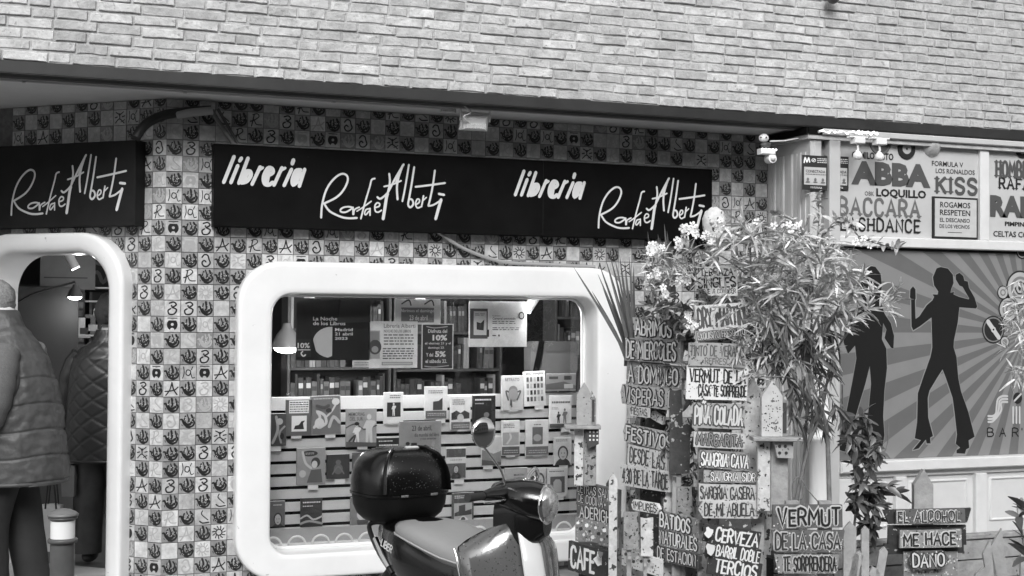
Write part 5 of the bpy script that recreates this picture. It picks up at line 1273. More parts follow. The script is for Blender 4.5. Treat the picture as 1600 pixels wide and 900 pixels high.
def plank(par, xL, yL, xR, yR, h, Z, xd, pk, lines, style, kind='rect', label=None, th=.022, out=0.0):
    c = at_depth((xL + xR) / 2, (yL + yR) / 2, Z)
    fr = Fr((c.x, c.y, 0), xd)
    a = fr.uv(xL, yL, -out); b = fr.uv(xR, yR, -out); W_ = math.hypot(b[0] - a[0], b[1] - a[1]); roll = math.atan2(b[1] - a[1], b[0] - a[0]); H_ = h * Z / F
    Wm = fr.mat(a[0], -out, a[1]) @ Matrix.Rotation(-roll, 4, 'Y') @ Matrix.Translation((0, 0, -H_ / 2))
    g = MB(); g.prism(shape_poly(kind, W_, H_), 0, th)
    o = part(g, 'plank', PK[pk], par, Wm, label)
    g = MB()
    for q in range(2):
        g.ball(((.05 + .9 * q) * W_, -.001, H_ * RP.uniform(.3, .7)), .004, 6, 4)
    part(g, 'nail_heads', tone(.08), o, Wm)['kind'] = 'stuff'
    if pk != 'dark':
        g = MB()
        for q in range(int(W_ * H_ * 1400)):
            r_ = RP.uniform(.0025, .006); g.disc(RP.uniform(.02, .98) * W_, RP.uniform(.05, .95) * H_, r_, -.0004 - q * .000004, 5, q % 2, r_ * RP.uniform(.5, 1.6))
        part(g, 'paint_dabs', [tone(.05), tone(.7 if pk in ('grey', 'slate') else .35)], o, Wm)['kind'] = 'stuff'
    if lines:
        fill, outl = style; g = MB(); n = len(lines); tot = sum(l[1] for l in lines); z = H_ * .94
        for tx, wt, i0, i1 in lines:
            hh = H_ * .88 * wt / tot; z0 = z - hh * .88; z1 = z - hh * .1; sw = hh * (.125 if outl is None else .12) * (1 if len(tx) < 9 else .8)
            if outl is not None:
                strokes_text(g, tx, W_ * i0, W_ * i1, z0, z1, sw * 2.3, -.001, 1, jit=.05)
                strokes_text(g, tx, W_ * i0, W_ * i1, z0, z1, sw * .95, -.0065, 0, jit=.05)
            else: strokes_text(g, tx, W_ * i0, W_ * i1, z0, z1, sw, -.001, 0, jit=.05)
            z -= hh
        part(g, 'lettering', [tone(fill), tone(outl if outl is not None else 0)], o, Wm)
    return o
def post(par, px, py0, py1, wpx, Z, m, pointed=True, xd=None, name='post', dz=0):
    p0 = at_depth(px, py1, Z); zt = at_depth(px, py0, Z).z; hw = wpx * Z / F / 2
    fr = Fr((p0.x, p0.y, 0), xd or XV); zb_ = max(0, p0.z) if dz else 0
    g = MB(); hs = zt - (hw * 1.6 if pointed else 0)
    poly = [(-hw, zb_), (hw, zb_), (hw, hs)] + ([(0, zt)] if pointed else []) + [(-hw, hs)]
    g.prism(poly, .0, .045 if wpx > 16 else .025)
    return part(g, name, m, par, fr.mat(0, .03, 0))
ZA, ZBt, ZG = 7.7, 7.15, 6.85
LO = (.62, .04)    # light letters outlined dark
DK = (.02, None)
# left totem
tA = thing('sign_totem', 'tall painted signpost with opening days planks, left of the two tall ones', 'signpost', Matrix.Translation(post_at(1022, ZA)))
post(tA, 1020, 492, 900, 40, ZA, m_pd); post(tA, 1000, 620, 900, 14, ZA, m_pm, False)
plank(tA, 988, 512, 1055, 515, 33, ZA - .1, XL, 'mid', [('ABRIMOS', 1, .1, .93)], (.8, .03), 'trap', 'topmost grey plank lettered ABRIMOS')
plank(tA, 977, 546, 1063, 550, 37, ZA - .1, XL, 'grey', [('DE MIERCOLES', 1, .04, .93)], LO, 'rect', 'plank lettered DE MIERCOLES', out=.012)
plank(tA, 979, 583, 1066, 591, 36, ZA - .1, XL, 'grey', [('A DOMINGO', 1, .05, .93)], LO, 'rect', 'plank lettered A DOMINGO')
plank(tA, 972, 616, 1065, 627, 33, ZA - .1, XL, 'mid', [('VISPERAS DE', 1, .04, .96)], (.5, .03), 'notched', 'plank lettered VISPERAS DE', out=.02)
plank(tA, 985, 642, 1012, 645, 15, ZA - .1, XL, 'light', [('FIESTAS', 1, .06, .94)], (.1, None), 'rect', 'small pale plank under VISPERAS DE')
plank(tA, 1018, 648, 1036, 658, 12, ZA - .1, XL, 'light', [('Y', 1, .4, .6)], (.05, None))
plank(tA, 976, 676, 1056, 694, 30, ZA - .1, XL, 'mid', [('FESTIVOS', 1, .05, .93)], LO, 'notched', 'plank lettered FESTIVOS', out=.015)
plank(tA, 981, 710, 1042, 724, 32, ZA - .1, XL, 'light', [('DESDE LAS', 1, .06, .94)], (.06, None), 'rect', 'pale plank lettered DESDE LAS')
plank(tA, 970, 742, 1046, 754, 32, ZA - .1, XL, 'light', [('4.30 DE LA TARDE', 1, .04, .97)], (.05, None), 'rect', 'pale plank with the opening time', out=.02)
plank(tA, 986, 788, 1030, 796, 16, ZA - .12, XL, 'white', [('IMPURES', 1, .1, .9)], (.05, None), 'arrow', 'small white arrow plank', out=.03)
# centre totem
tB = thing('sign_totem', 'tallest painted signpost listing drinks, in the middle under the bush', 'signpost', Matrix.Translation(post_at(1130, ZBt)))
post(tB, 1118, 400, 900, 52, ZBt, m_pm); post(tB, 1178, 592, 900, 34, ZBt - .05, m_pl)
plank(tB, 1084, 440, 1152, 438, 46, ZBt - .1, XV, 'white', [('TERRAZA', 1, .16, .9), ('SINGLES', 1.4, .1, .95), ('VIENE A CONOCER', .6, .12, .95)], DK, 'left_arrow', 'white plank lettered SINGLES among the leaves')
plank(tB, 1086, 498, 1168, 492, 40, ZBt - .1, XV, 'white', [('DRY MARTINI', 1, .06, .95)], (.10, None), 'trap', 'white plank with dripping grey letters')
plank(tB, 1087, 526, 1166, 518, 15, ZBt - .1, XV, 'mid', [('EXQUISITO FRESQUITO', 1, .04, .96)], (.6, .05), 'rect')
plank(tB, 1075, 553, 1166, 556, 36, ZBt - .1, XV, 'mid', [('TINTO DE VERANO', 1.7, .04, .95), ('REFRESCANTE', 1, .3, .98)], (.12, None), 'rect', 'grey plank lettered TINTO DE VERANO', out=.012)
plank(tB, 1073, 597, 1168, 600, 52, ZBt - .1, XV, 'white', [('VERMUT DE LA', 1.2, .05, .96), ('CASA TE SORPRENDE', 1, .2, .98)], DK, 'rect', 'large white plank lettered VERMUT with leaves across it')
plank(tB, 1082, 648, 1164, 652, 38, ZBt - .1, XV, 'mid', [('PIÑA COLADA', 1, .05, .95)], (.62, .08), 'rect', 'plank lettered PIÑA COLADA', out=.012)
plank(tB, 1084, 686, 1164, 690, 24, ZBt - .1, XV, 'light', [('MARGARITA', 1, .06, .94)], (.25, .04), 'rect', 'plank lettered MARGARITA')
plank(tB, 1093, 717, 1172, 722, 28, ZBt - .1, XV, 'grey', [('SANGRIA CAVA', 1, .04, .96)], (.8, .05), 'notched', 'plank lettered SANGRIA CAVA', out=.012)
plank(tB, 1100, 744, 1190, 746, 18, ZBt - .1, XV, 'mid', [('SANGRIA SIDRA', 1, .12, .97)], (.8, .05), 'rect', 'thin plank lettered SANGRIA SIDRA')
plank(tB, 1092, 770, 1186, 771, 26, ZBt - .12, XV, 'light', [('SANGRIA CASERA', 1, .03, .92)], (.05, None), 'rect', 'pale plank lettered SANGRIA CASERA', out=.012)
plank(tB, 1091, 796, 1192, 797, 27, ZBt - .12, XV, 'light', [('DE MI ABUELA', 1, .1, .86)], (.05, None), 'arrow', 'arrow shaped pale plank lettered DE MI ABUELA', out=.02)
# carved white head on the post
hd = at_depth(1116, 348, ZBt - .05)
g = MB(); g.rings([(0, 0, -.1, .035, .035), (0, 0, -.07, .05, .05), (0, 0, -.03, .062, .06), (0, 0, .02, .066, .062), (0, 0, .06, .05, .05), (0, 0, .085, .015, .015)], 16)
g.ball((-.02, -.058, -.0), .014, 8, 6); g.ball((.022, -.058, -.0), .014, 8, 6); g.ball((0, -.064, -.025), .012, 8, 6, sc=(1, 1.3, 1))
part(g, 'carved_head', m_pl, tB, Matrix.Translation(hd) @ Matrix.Rotation(-YAW, 4, 'Z'))
g = MB(); g.tube([(0, 0, -.02), (0, 0, .3)], .02, 8); part(g, 'dowel', m_old, tB, Matrix.Translation(hd + Vector((0, 0, -.33))))
# beer board
tC = thing('sign_board', 'dark board offering CERVEZA in white letters, low on the terrace fence', 'sign', Matrix.Translation(post_at(1150, ZBt - .2)))
post(tC, 1150, 812, 900, 50, ZBt - .18, m_pd, False)
plank(tC, 1100, 832, 1188, 846, 28, ZBt - .25, XV, 'dark', [('CERVEZA', 1, .22, .96)], (.75, None), 'rect', 'dark plank lettered CERVEZA')
plank(tC, 1103, 857, 1188, 872, 24, ZBt - .25, XV, 'dark', [('BARRIL DOBLE', 1, .2, .98)], (.75, None), 'rect', 'dark plank lettered BARRIL DOBLE')
plank(tC, 1106, 882, 1190, 896, 28, ZBt - .25, XV, 'dark', [('TERCIOS', 1, .14, .9)], (.75, None), 'rect', 'dark plank lettered TERCIOS')
def blob(par, px, py, r, Z, v, n=7, name='painted_figure'):
    c = at_depth(px, py, Z); g = MB(); rr = r * Z / F
    g.prism([(rr * (.8 + .25 * sin(k * 2.3)) * cos(2 * pi * k / n), rr * 1.2 * (.85 + .2 * cos(k * 1.7)) * sin(2 * pi * k / n)) for k in range(n)], 0, .006)
    part(g, name, tone(v), par, Fr((c.x, c.y, 0), XV).mat(0, 0, c.z))
blob(tC, 1108, 832, 8, ZBt - .29, .8, 11); blob(tC, 1110, 858, 9, ZBt - .29, .7, 9)
# lower left boards
tD = thing('sign_board', 'small painted board with two lettered planks, leftmost on the terrace fence', 'sign', Matrix.Translation(post_at(935, 8.1)))
post(tD, 914, 745, 900, 16, 8.12, m_pm); post(tD, 955, 745, 900, 16, 8.12, m_pd)
plank(tD, 901, 769, 966, 784, 36, 8.0, XL, 'slate', [('LETRAS SANAS', 1, .05, .95), ('DE COCINA', 1, .06, .66)], (.6, .02), 'rect', 'grey plank with two crowded lines of letters')
plank(tD, 901, 798, 966, 811, 24, 8.0, XL, 'slate', [('ADERIGHS', 1, .1, .94)], (.6, .02), 'rect', 'dark plank with one line of letters')
plank(tD, 899, 826, 963, 838, 36, 8.0, XL, 'grey', None, LO, 'rect', 'plank painted with upright spotted figures')
for k in range(14): blob(tD, 903 + k * 4.6, 817 + k * 1.3 + (k % 3) * 8, 2.6 + (k % 2), 7.9, (.8, .03, .6)[k % 3])
tE = thing('sign_board', 'dark CAFE board with a painted cup, low on the left end of the fence', 'sign', Matrix.Translation(post_at(920, 7.9)))
post(tE, 920, 850, 900, 30, 7.95, m_pd, False)
plank(tE, 888, 868, 950, 884, 46, 7.85, XL, 'dark', [('CAFE', 1, .08, .66)], (.75, None), 'rect', 'dark plank lettered CAFE')
blob(tE, 938, 874, 11, 7.75, .6, 12, 'painted_cup'); blob(tE, 938, 866, 5, 7.7, .15, 9, 'painted_coffee')
tF = thing('sign_board', 'grey BATIDOS NATURALES board between the two tall signposts', 'sign', Matrix.Translation(post_at(1060, 7.4)))
post(tF, 1046, 770, 900, 17, 7.42, m_pl); post(tF, 1078, 770, 900, 14, 7.42, m_pm)
plank(tF, 1029, 812, 1092, 826, 29, 7.3, XL, 'grey', [('BATIDOS', 1, .06, .8)], (.8, .05), 'rect', 'grey plank lettered BATIDOS')
plank(tF, 1029, 838, 1094, 852, 28, 7.3, XL, 'grey', [('NATURALES', 1, .06, .94)], (.8, .05), 'rect', 'grey plank lettered NATURALES')
plank(tF, 1022, 862, 1092, 878, 24, 7.3, XL, 'slate', [('DE ESTACION', 1, .1, .95)], (.7, .03), 'left_arrow', 'slate plank below NATURALES')
tS = thing('sign_board', 'white spotted board at the bottom edge between CAFE and BATIDOS boards', 'sign', Matrix.Translation(post_at(1000, 7.5)))
post(tS, 1000, 860, 900, 20, 7.52, m_pl, False)
plank(tS, 971, 870, 1032, 888, 26, 7.42, XL, 'white', None, LO, 'rect')
for k in range(9): blob(tS, 978 + k * 6, 866 + k * 1.8 + (k % 3) * 4, 3, 7.33, (.03, .4)[k % 2])
# VERMUT board
tG = thing('sign_board', 'grey three plank board lettered VERMUT DE LA CASA at the fence corner', 'sign', Matrix.Translation(post_at(1262, ZG)))
post(tG, 1240, 785, 900, 20, ZG + .02, m_old, False); post(tG, 1292, 785, 900, 20, ZG + .02, m_old, False)
plank(tG, 1207, 808, 1317, 807, 36, ZG - .05, XV, 'slate', [('VERMUT', 1, .08, .95)], (.012, .55), 'rect', 'top plank lettered VERMUT')
plank(tG, 1206, 846, 1320, 846, 34, ZG - .05, XV, 'slate', [('DE LA CASA', 1, .05, .93)], (.03, .5), 'trap', 'middle plank lettered DE LA CASA', out=.012)
plank(tG, 1210, 881, 1312, 881, 30, ZG - .05, XV, 'grey', [('TE SORPRENDERA', 1, .14, .94)], (.02, .5), 'trap', 'lowest plank lettered TE SORPRENDERA')
# EL ALCOHOL board
tH = thing('sign_board', 'arrow shaped board lettered EL ALCOHOL ME HACE DANO with a pointed post', 'sign', Matrix.Translation(post_at(1448, 7.1)))
post(tH, 1446, 735, 900, 30, 7.12, m_old)
g = MB()
plank(tH, 1380, 808, 1518, 805, 22, 7.06, XV, 'dark', None, LO, 'trap'); plank(tH, 1388, 836, 1510, 836, 30, 7.06, XV, 'dark', None, LO, 'rect'); plank(tH, 1382, 858, 1506, 856, 16, 7.06, XV, 'dark', None, LO, 'rect')
plank(tH, 1400, 808, 1508, 806, 23, 7.02, XV, 'slate', [('EL ALCOHOL', 1, .03, .92)], (.02, .6), 'rect', 'upper plank lettered EL ALCOHOL')
plank(tH, 1406, 843, 1502, 841, 27, 7.0, XV, 'grey', [('ME HACE', 1, .06, .9)], (.02, .6), 'rect', 'middle plank lettered ME HACE')
plank(tH, 1420, 876, 1484, 874, 28, 7.0, XV, 'slate', [('DANO', 1, .1, .85)], (.65, .02), 'arrow', 'small lower plank lettered DANO')
plank(tH, 1411, 884, 1496, 884, 44, 7.05, XV, 'grey', None, LO, 'rect')
# birdhouses
def birdhouse(px, Z, ytop, yshelf, w, label, dotted=True, shelf=(880, 938), xd=XV, ybot=790, my=0):
    c = at_depth(px, yshelf, Z); k = Z / F; t = thing('birdhouse', label, 'birdhouse', Fr((c.x, c.y, 0), xd).mat(0, 0, c.z))
    hw = w * k / 2; H_ = (yshelf - ytop) * k; Wm = WM[t]
    g = MB(); g.prism([(-hw, 0), (hw * .55, 0), (hw * .55, H_ * .72), (-hw * .2, H_), (-hw, H_ * .7)], 0, .05); b = part(g, 'house', PK['light'] if dotted else PK['mid'], t)
    g = MB(); g.prism([(hw * .57, 0), (hw, 0), (hw, H_ * .62), (hw * .57, H_ * .8)], .005, .05); part(g, 'side_wall', PK['grey'], t)
    g = MB(); g.bbox(hw * .6, hw * .85, -.001, .005, .02, H_ * .6, .001); part(g, 'shutter', tone(.05), t)
    g = MB(); s0 = (shelf[0] - px) * k; s1 = (shelf[1] - px) * k; g.bbox(s0, s1, -.06, .07, -.022, -.001, .004); part(g, 'shelf', m_old, t)
    g = MB(); g.prism([(-.01, -.023), (hw * 1.3, -.023), (hw * 1.3, -.023 - .09), (.01, -.023 - .12 if not dotted else -.11)], -.02, .04); br = part(g, 'bracket', tone(.06) if not dotted else PK['mid'], t)
    g = MB(); RR = random.Random(px)
    if dotted:
        for q in range(46):
            x = RR.uniform(-hw * .85, hw * .4); z = RR.uniform(.02, H_ * .72); g.disc(x, z, .0035, -.001 - q * .00002, 6)
        for x, z in ((.02, -.05), (.05, -.05), (.02, -.085), (.055, -.085)): g.disc(x, z, .009, -.0215, 10)
    else:
        for i in range(3):
            for j in range(3): g.disc(.022 + i * .022, -.04 - j * .024, .0065, -.0212, 8, 0)
    o = part(g, 'painted_dots', [tone(.03) if dotted else tone(.75)], t); o['kind'] = 'stuff'
    g = MB(); g.bbox(-hw * .2, hw * 1.1, .04, .075, -(ybot - yshelf) * k, -.023, .003); part(g, 'post', m_pm if not dotted else m_old, t)
    g = MB(); g.bbox(-hw * 1.2, -hw * .25, .03, .07, -(ybot - yshelf) * k, -.023, .003); part(g, 'post', m_pl, t)
birdhouse(916, 7.95, 598, 664, 30, 'small painted birdhouse on a shelf in front of the window frame', False, (882, 938), ybot=760)
birdhouse(1211, 6.95, 594, 682, 42, 'dotted white birdhouse on a shelf under the bush', True, (1174, 1251), ybot=800)
# pickets
fA = thing('picket_fence', 'painted pickets of the terrace side fence behind the signs', 'fence', Matrix.Translation(post_at(1040, 7.6)))
for k in range(19):
    px = 902 + k * 15.6; Z = 8.25 - (k / 18) * 1.1
    top = RP.uniform(745, 815) if px < 1150 else RP.uniform(690, 800)
    post(fA, px, top, 900, RP.uniform(11, 17), Z, RP.choice((m_pm, m_pl, m_pd, m_pm)), True, XL if px < 1090 else XV, 'picket')
for px, top, w_ in ((958, 740, 13), (1066, 776, 18), (1094, 772, 16), (1052, 762, 10), (1192, 705, 14)): post(fA, px, top, 900, w_, 7.5 if px < 1100 else 7.2, m_pl, True, None, 'picket')
fB = thing('picket_fence', 'raw wooden pickets of the front terrace fence at the lower right', 'fence', Matrix.Translation(post_at(1440, 7.3)))
for px, top, w_, lean in ((1328, 815, 20, 0), (1347, 862, 10, .2), (1366, 856, 14, .5), (1397, 852, 13, .35), (1522, 842, 20, -.4), (1545, 826, 26, -.25), (1575, 866, 24, .7), (1352, 822, 12, 0), (1600, 850, 18, 0), (1335, 880, 16, -.5)):
    Z = 7.0; p0 = at_depth(px, 900, Z); zt = at_depth(px, top, Z).z; hw = w_ * Z / F / 2; fr = Fr((p0.x, p0.y, 0), XV)
    g = MB(); hh = zt - p0.z + .45; g.prism([(-hw, 0), (hw, 0), (hw, hh), (-hw * .5, hh - hw * 1.9)] if px > 1500 else [(-hw, 0), (hw, 0), (hw, hh - hw), (0, hh), (-hw, hh - hw * 1.2)], 0, .02)
    part(g, 'picket', m_raw, fB, fr.mat(-lean * .45, .0, p0.z - .45) @ Matrix.Rotation(lean * .5, 4, 'Y'))
g = MB(); g.bbox(-.35, 1.6, .03, .05, .25, .31, .004); part(g, 'rail', m_raw, fB, Fr(at_depth(1400, 890, 7.0) * 1, XV).mat(0, 0, -at_depth(1400, 890, 7.0).z))
pb = at_depth(1450, 880, 7.5)
t = thing('planter_box', 'low weathered wooden planter along the front of the bar', 'planter', Fr((pb.x, pb.y, 0), (1, 0)).mat(-1.0, 0, 0))
zt_ = pb.z + .0
for k in range(4):
    g = MB(); g.prism([(0, k * .115 + .002), (2.6, k * .115 + .002), (2.6, k * .115 + .108 + RP.uniform(-.003, .003)), (1.2, k * .115 + .108), (0, k * .115 + .106)], RP.uniform(0, .008), .03); part(g, 'board', m_old, t)
g = MB(); g.box(0.02, 2.58, .031, .3, 0, .41); part(g, 'soil', mat('dark_soil', .03, .95, var=.4, scale=30, bump=.8), t)
g = MB(); g.bbox(0, 2.6, -.01, .05, .462, .49, .004); part(g, 'cap_board', m_old, t)
# painted filler boards that crowd the fence
RF = random.Random(77)
for k, (px, py, w_, h_, mt, lab) in enumerate(((1062, 700, 34, 80, 'grey', 'tall narrow painted board left of the drinks totem'), (1070, 790, 22, 60, 'mid', 'narrow mottled board above NATURALES'), (1188, 650, 16, 70, 'light', 'thin pale board right of PIÑA COLADA'), (1195, 850, 18, 90, 'white', 'peeling white board right of CERVEZA'), (985, 830, 24, 60, 'mid', 'mottled board left of the BATIDOS board'), (1010, 840, 18, 60, 'light', 'pale narrow board beside the BATIDOS board'), (1056, 640, 20, 60, 'grey', 'dim small board between the tall signposts'))):
    c = at_depth(px, py, 7.35); z = c.z; W_, H_ = w_ * 7.35 / F, h_ * 7.35 / F
    t = thing('painted_board', lab, 'board', Fr((c.x, c.y, 0), XV).mat(-W_ / 2, 0, z - H_ / 2))
    g = MB(); g.prism(shape_poly('rect', W_, H_), 0, .02); part(g, 'panel', {'grey': m_pd, 'mid': m_pm, 'light': m_pl, 'white': m_pl}[mt], t)
    g = MB(); g.box(W_ * .3, W_ * .6, .021, .05, -(z - H_ / 2), H_ * .8); part(g, 'stake', m_old, t)
# ------------------------------------------------------------------ plants
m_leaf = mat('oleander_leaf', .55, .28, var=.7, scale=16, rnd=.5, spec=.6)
m_leaf2 = mat('dark_leaf', .12, .35, var=.3, scale=6, rnd=.3, spec=.6)
m_sword = mat('sword_leaf', .10, .5, var=.3, scale=8, rnd=.3)
m_stem = mat('grey_stem', .20, .8, var=.3, scale=20, bump=.3)
m_flower = mat('white_petal', .8, .5)
RL = random.Random(31)
def leaf_mb(l, w, curve, fold=.25, n=4):
    vs = []
    for i in range(n + 1):
        t = i / n; ww = w * sin(pi * (t * .92 + .05)) ** .7 * .5; x = l * t; z = -curve * l * t * t
        vs += [(x, -ww, z + fold * ww), (x, 0, z), (x, ww, z + fold * ww)]
    fs = []
    for i in range(n):
        a = 3 * i; fs += [(a, a + 3, a + 4, a + 1), (a + 1, a + 4, a + 5, a + 2)]
    return vs, fs
NAR = [leaf_mb(l, w, c) for l, w, c in ((.12, .015, .1), (.14, .016, .3), (.10, .014, -.05), (.15, .015, .5), (.10, .015, .2), (.13, .018, .7), (.08, .014, .1))]
BRO = [leaf_mb(l, w, c, .35) for l, w, c in ((.085, .034, .1), (.10, .038, .3), (.07, .03, .2), (.11, .036, .5))]
def mk_mesh(name, vf, m):
    mb = MB(); mb.add(vf[0], vf[1], 0, True); return mb.mesh(name, m)
def orient(p, d, roll, s):
    d = d.normalized(); q = d.to_track_quat('X', 'Z').to_matrix().to_4x4()
    return Matrix.Translation(p) @ q @ Matrix.Rotation(roll, 4, 'X') @ Matrix.Scale(s, 4)
def whorl(c, axis, n, kinds, out, spread=(.5, 1.3), s=(.75, 1.15), back=.06):
    axis = axis.normalized(); a = axis.orthogonal().normalized(); b = axis.cross(a)
    for i in range(n):
        t = RL.uniform(0, 2 * pi); th = RL.uniform(*spread)
        d = axis * cos(th) + (a * cos(t) + b * sin(t)) * sin(th)
        d.z -= .12
        out.append((orient(c - axis * RL.uniform(0, back), d, RL.uniform(-1.2, 1.2), RL.uniform(*s)), RL.randrange(len(kinds)), c))
def foliage(par, leaves, kinds, m, limit, name='leaf'):
    ms = [mk_mesh(name, k, m) for k in kinds]
    leaves.sort(key=lambda q: (q[2] - CP).length)
    rest = MB(); Pi = WM[par].inverted()
    for i, (Wm, k, c) in enumerate(leaves):
        if i < limit: part(ms[k], name, None, par, Wm)
        else:
            T_ = Pi @ Wm; rest.add([T_ @ Vector(v) for v in kinds[k][0]], kinds[k][1], 0, True)
    if rest.v: o = part(rest, 'foliage', m, par); o['kind'] = 'stuff'
root = at_depth(1268, 870, 7.05); root.z = 0
bush = thing('oleander_bush', 'large bush of narrow pale leaves growing over the drinks signs', 'bush', Matrix.Translation(root))
g = MB()
def stem(pts, r0, r1, Z=None):
    P_ = [at_depth(*p) for p in pts]; S_ = smoothed([tuple(p) for p in P_], 4); n = len(S_)
    g.tube([tuple(Vector(q) - root) for q in S_], [r0 + (r1 - r0) * i / (n - 1) for i in range(n)], 7)
tips = []
stem([(1296, 800, 7.1), (1294, 720, 7.1), (1290, 660, 7.1), (1272, 610, 7.1), (1262, 540, 7.1), (1290, 470, 7.1)], .014, .006)
stem([(1240, 800, 7.1), (1255, 730, 7.1), (1264, 690, 7.1), (1268, 630, 7.1), (1240, 540, 7.1), (1200, 440, 7.0)], .012, .005)
stem([(1244, 800, 7.05), (1238, 760, 7.05), (1248, 745, 7.05), (1262, 765, 7.05), (1280, 786, 7.05)], .004, .003)
stem([(1264, 690, 7.1), (1285, 640, 7.1), (1300, 560, 7.1), (1340, 500, 7.0)], .010, .004)
stem([(1268, 630, 7.1), (1225, 560, 7.0), (1180, 470, 6.95), (1172, 380, 6.95)], .010, .005)
stem([(1250, 780, 7.1), (1258, 700, 7.15), (1262, 600, 7.15), (1270, 450, 7.1), (1262, 340, 7.1)], .010, .004)
for p0, p1 in (((1262, 560), (1330, 440)), ((1240, 520), (1160, 500)), ((1290, 500), (1380, 480)), ((1240, 480), (1300, 380)), ((1200, 470), (1110, 390)), ((1262, 600), (1180, 590)), ((1270, 580), (1310, 620))):
    stem([(p0[0], p0[1], 7.1), ((p0[0] + p1[0]) / 2 + 6, (p0[1] + p1[1]) / 2 - 6, 7.05), (p1[0], p1[1], 7.0)], .007, .003)
o = part(g, 'stems', m_stem, bush); o['kind'] = 'stuff'
LV = []
up = Vector((0, 0, 1)); toC = Vector((-_f.x, -_f.y, 0)).normalized()
MAINW = [(1120, 385, 14, .8), (1095, 415, 12, .7), (1150, 400, 14, .9), (1405, 455, 9, .7), (1360, 478, 14, .9), (1310, 430, 14, .9), (1225, 385, 14, .9), (1265, 395, 14, .9), (1325, 505, 12, .8), (1158, 350, 16, 1.1), (1190, 372, 16, 1.1), (1395, 478, 10, .8), (1350, 430, 12, .9), (1172, 368, 30, 1.15), (1140, 372, 20, 1.0), (1205, 392, 20, 1.0), (1245, 425, 20, 1), (1285, 405, 20, 1), (1335, 455, 18, 1.0), (1340, 492, 14, .9), (1385, 470, 15, .85), (1372, 452, 12, .8), (1318, 470, 18, 1), (1262, 470, 20, 1), (1225, 452, 18, 1),
         (1190, 440, 16, 1), (1300, 440, 18, 1), (1255, 360, 12, .8), (1110, 400, 12, .8), (1330, 420, 12, .9), (1215, 355, 10, .8)]
for px, py, n, s in MAINW:
    ax = up * 1.0 + XV * ((px - 1240) / 130) + toC * RL.uniform(.2, .7)
    whorl(at_depth(px, py, RL.uniform(6.8, 6.95)), ax, n, NAR, LV, (.35, 1.5), (.75 * s, 1.15 * s), .05)
for k in range(210):
    a = RL.uniform(0, 2 * pi); r = sqrt(RL.random())
    px = 1240 + 108 * r * cos(a); py = 465 + 105 * r * sin(a); Z = RL.uniform(6.9, 7.5)
    if px < 1175 and py > 520 or px > 1305 and py > 500: continue
    ax = up * .8 + XV * ((px - 1240) / 110) + toC * RL.uniform(-.3, .6) + Vector((0, 0, -(py - 450) / 140))
    whorl(at_depth(px, py, Z), ax, RL.randrange(7, 12), NAR, LV, (.4, 1.6), (.65, 1.0), .06)
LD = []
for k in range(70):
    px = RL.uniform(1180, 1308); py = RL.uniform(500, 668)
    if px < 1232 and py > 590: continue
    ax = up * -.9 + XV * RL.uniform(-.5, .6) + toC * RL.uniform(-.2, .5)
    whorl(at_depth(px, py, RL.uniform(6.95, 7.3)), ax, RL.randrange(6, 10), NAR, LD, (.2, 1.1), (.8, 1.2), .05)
for k in range(26):
    px = RL.uniform(1150, 1200); py = RL.uniform(470, 600)
    whorl(at_depth(px, py, RL.uniform(6.95, 7.1)), up * .3 + XV * -.6 + toC * .4, 5, NAR, LV, (.3, 1.3), (.6, .9), .04)
# blossoming plant on the left totem
root = at_depth(1070, 560, 7.4); fl = thing('flowering_shrub', 'shrub with white blossoms between the shop sign and the signposts', 'shrub', Matrix.Translation(root))
LV2 = []
for k in range(44):
    px = RL.uniform(1008, 1120); py = RL.uniform(350, 480)
    if py < 350 + (1120 - px) * .35: continue
    whorl(at_depth(px, py, RL.uniform(6.95, 7.2)), up * .6 + XV * RL.uniform(-1, .8) + toC * .4, 8, NAR, LV, (.3, 1.5), (.35, .7), .04)
for k in range(60):
    px = RL.uniform(1005, 1150); py = RL.uniform(380, 500) if px < 1080 else RL.uniform(370, 480)
    if RL.random() < .4: px = RL.uniform(1040, 1090); py = RL.uniform(400, 620)
    whorl(at_depth(px, py, RL.uniform(7.25, 7.6)), up * .6 + XV * RL.uniform(-1, .5) + toC * .5, 6, BRO, LV2, (.3, 1.5), (.45, .95), .04)
for k in range(75):
    px = RL.uniform(1030, 1088); py = RL.uniform(520, 830)
    whorl(at_depth(px, py, RL.uniform(7.45, 7.75)), up * RL.uniform(-.5, .8) + XV * RL.uniform(-1, 1) + toC * .5, 5, BRO, LV2, (.3, 1.5), (.3, .75), .03)
foliage(fl, LV2, BRO, mat('speckled_leaf', .22, .45, var=.5, scale=30, rnd=.6), 60)
fm = MB()
for i in range(5):
    a = 2 * pi * i / 5; vs = [(0, 0, 0)] + [(.022 * cos(a + b) * q, -.006 * q, .022 * sin(a + b) * q) for b, q in ((-.5, .8), (-.25, 1.15), (.25, 1.15), (.5, .8))]
    fm.add(vs, [(0, 1, 2), (0, 2, 3), (0, 3, 4)], 0)
fm.ball((0, -.004, 0), .005, 6, 4, 1)
fme = fm.mesh('blossom', [m_flower, tone(.4)])
FP = []
for cx_, cy_, n, sx, sy in ((1085, 362, 12, 14, 8), (1110, 372, 14, 20, 10), (1128, 352, 8, 8, 12), (1072, 358, 6, 8, 5), (1060, 378, 8, 12, 6), (1025, 385, 8, 12, 8), (1018, 400, 6, 8, 12), (1032, 425, 7, 8, 10), (1040, 455, 6, 8, 6), (1075, 492, 6, 8, 6), (1080, 505, 5, 6, 5), (1062, 440, 5, 14, 10), (1175, 352, 3, 6, 6), (1230, 356, 8, 24, 6), (1365, 378, 6, 24, 5)):
    for i in range(n): FP.append((RL.gauss(cx_, sx * .6), RL.gauss(cy_, sy * .6)))
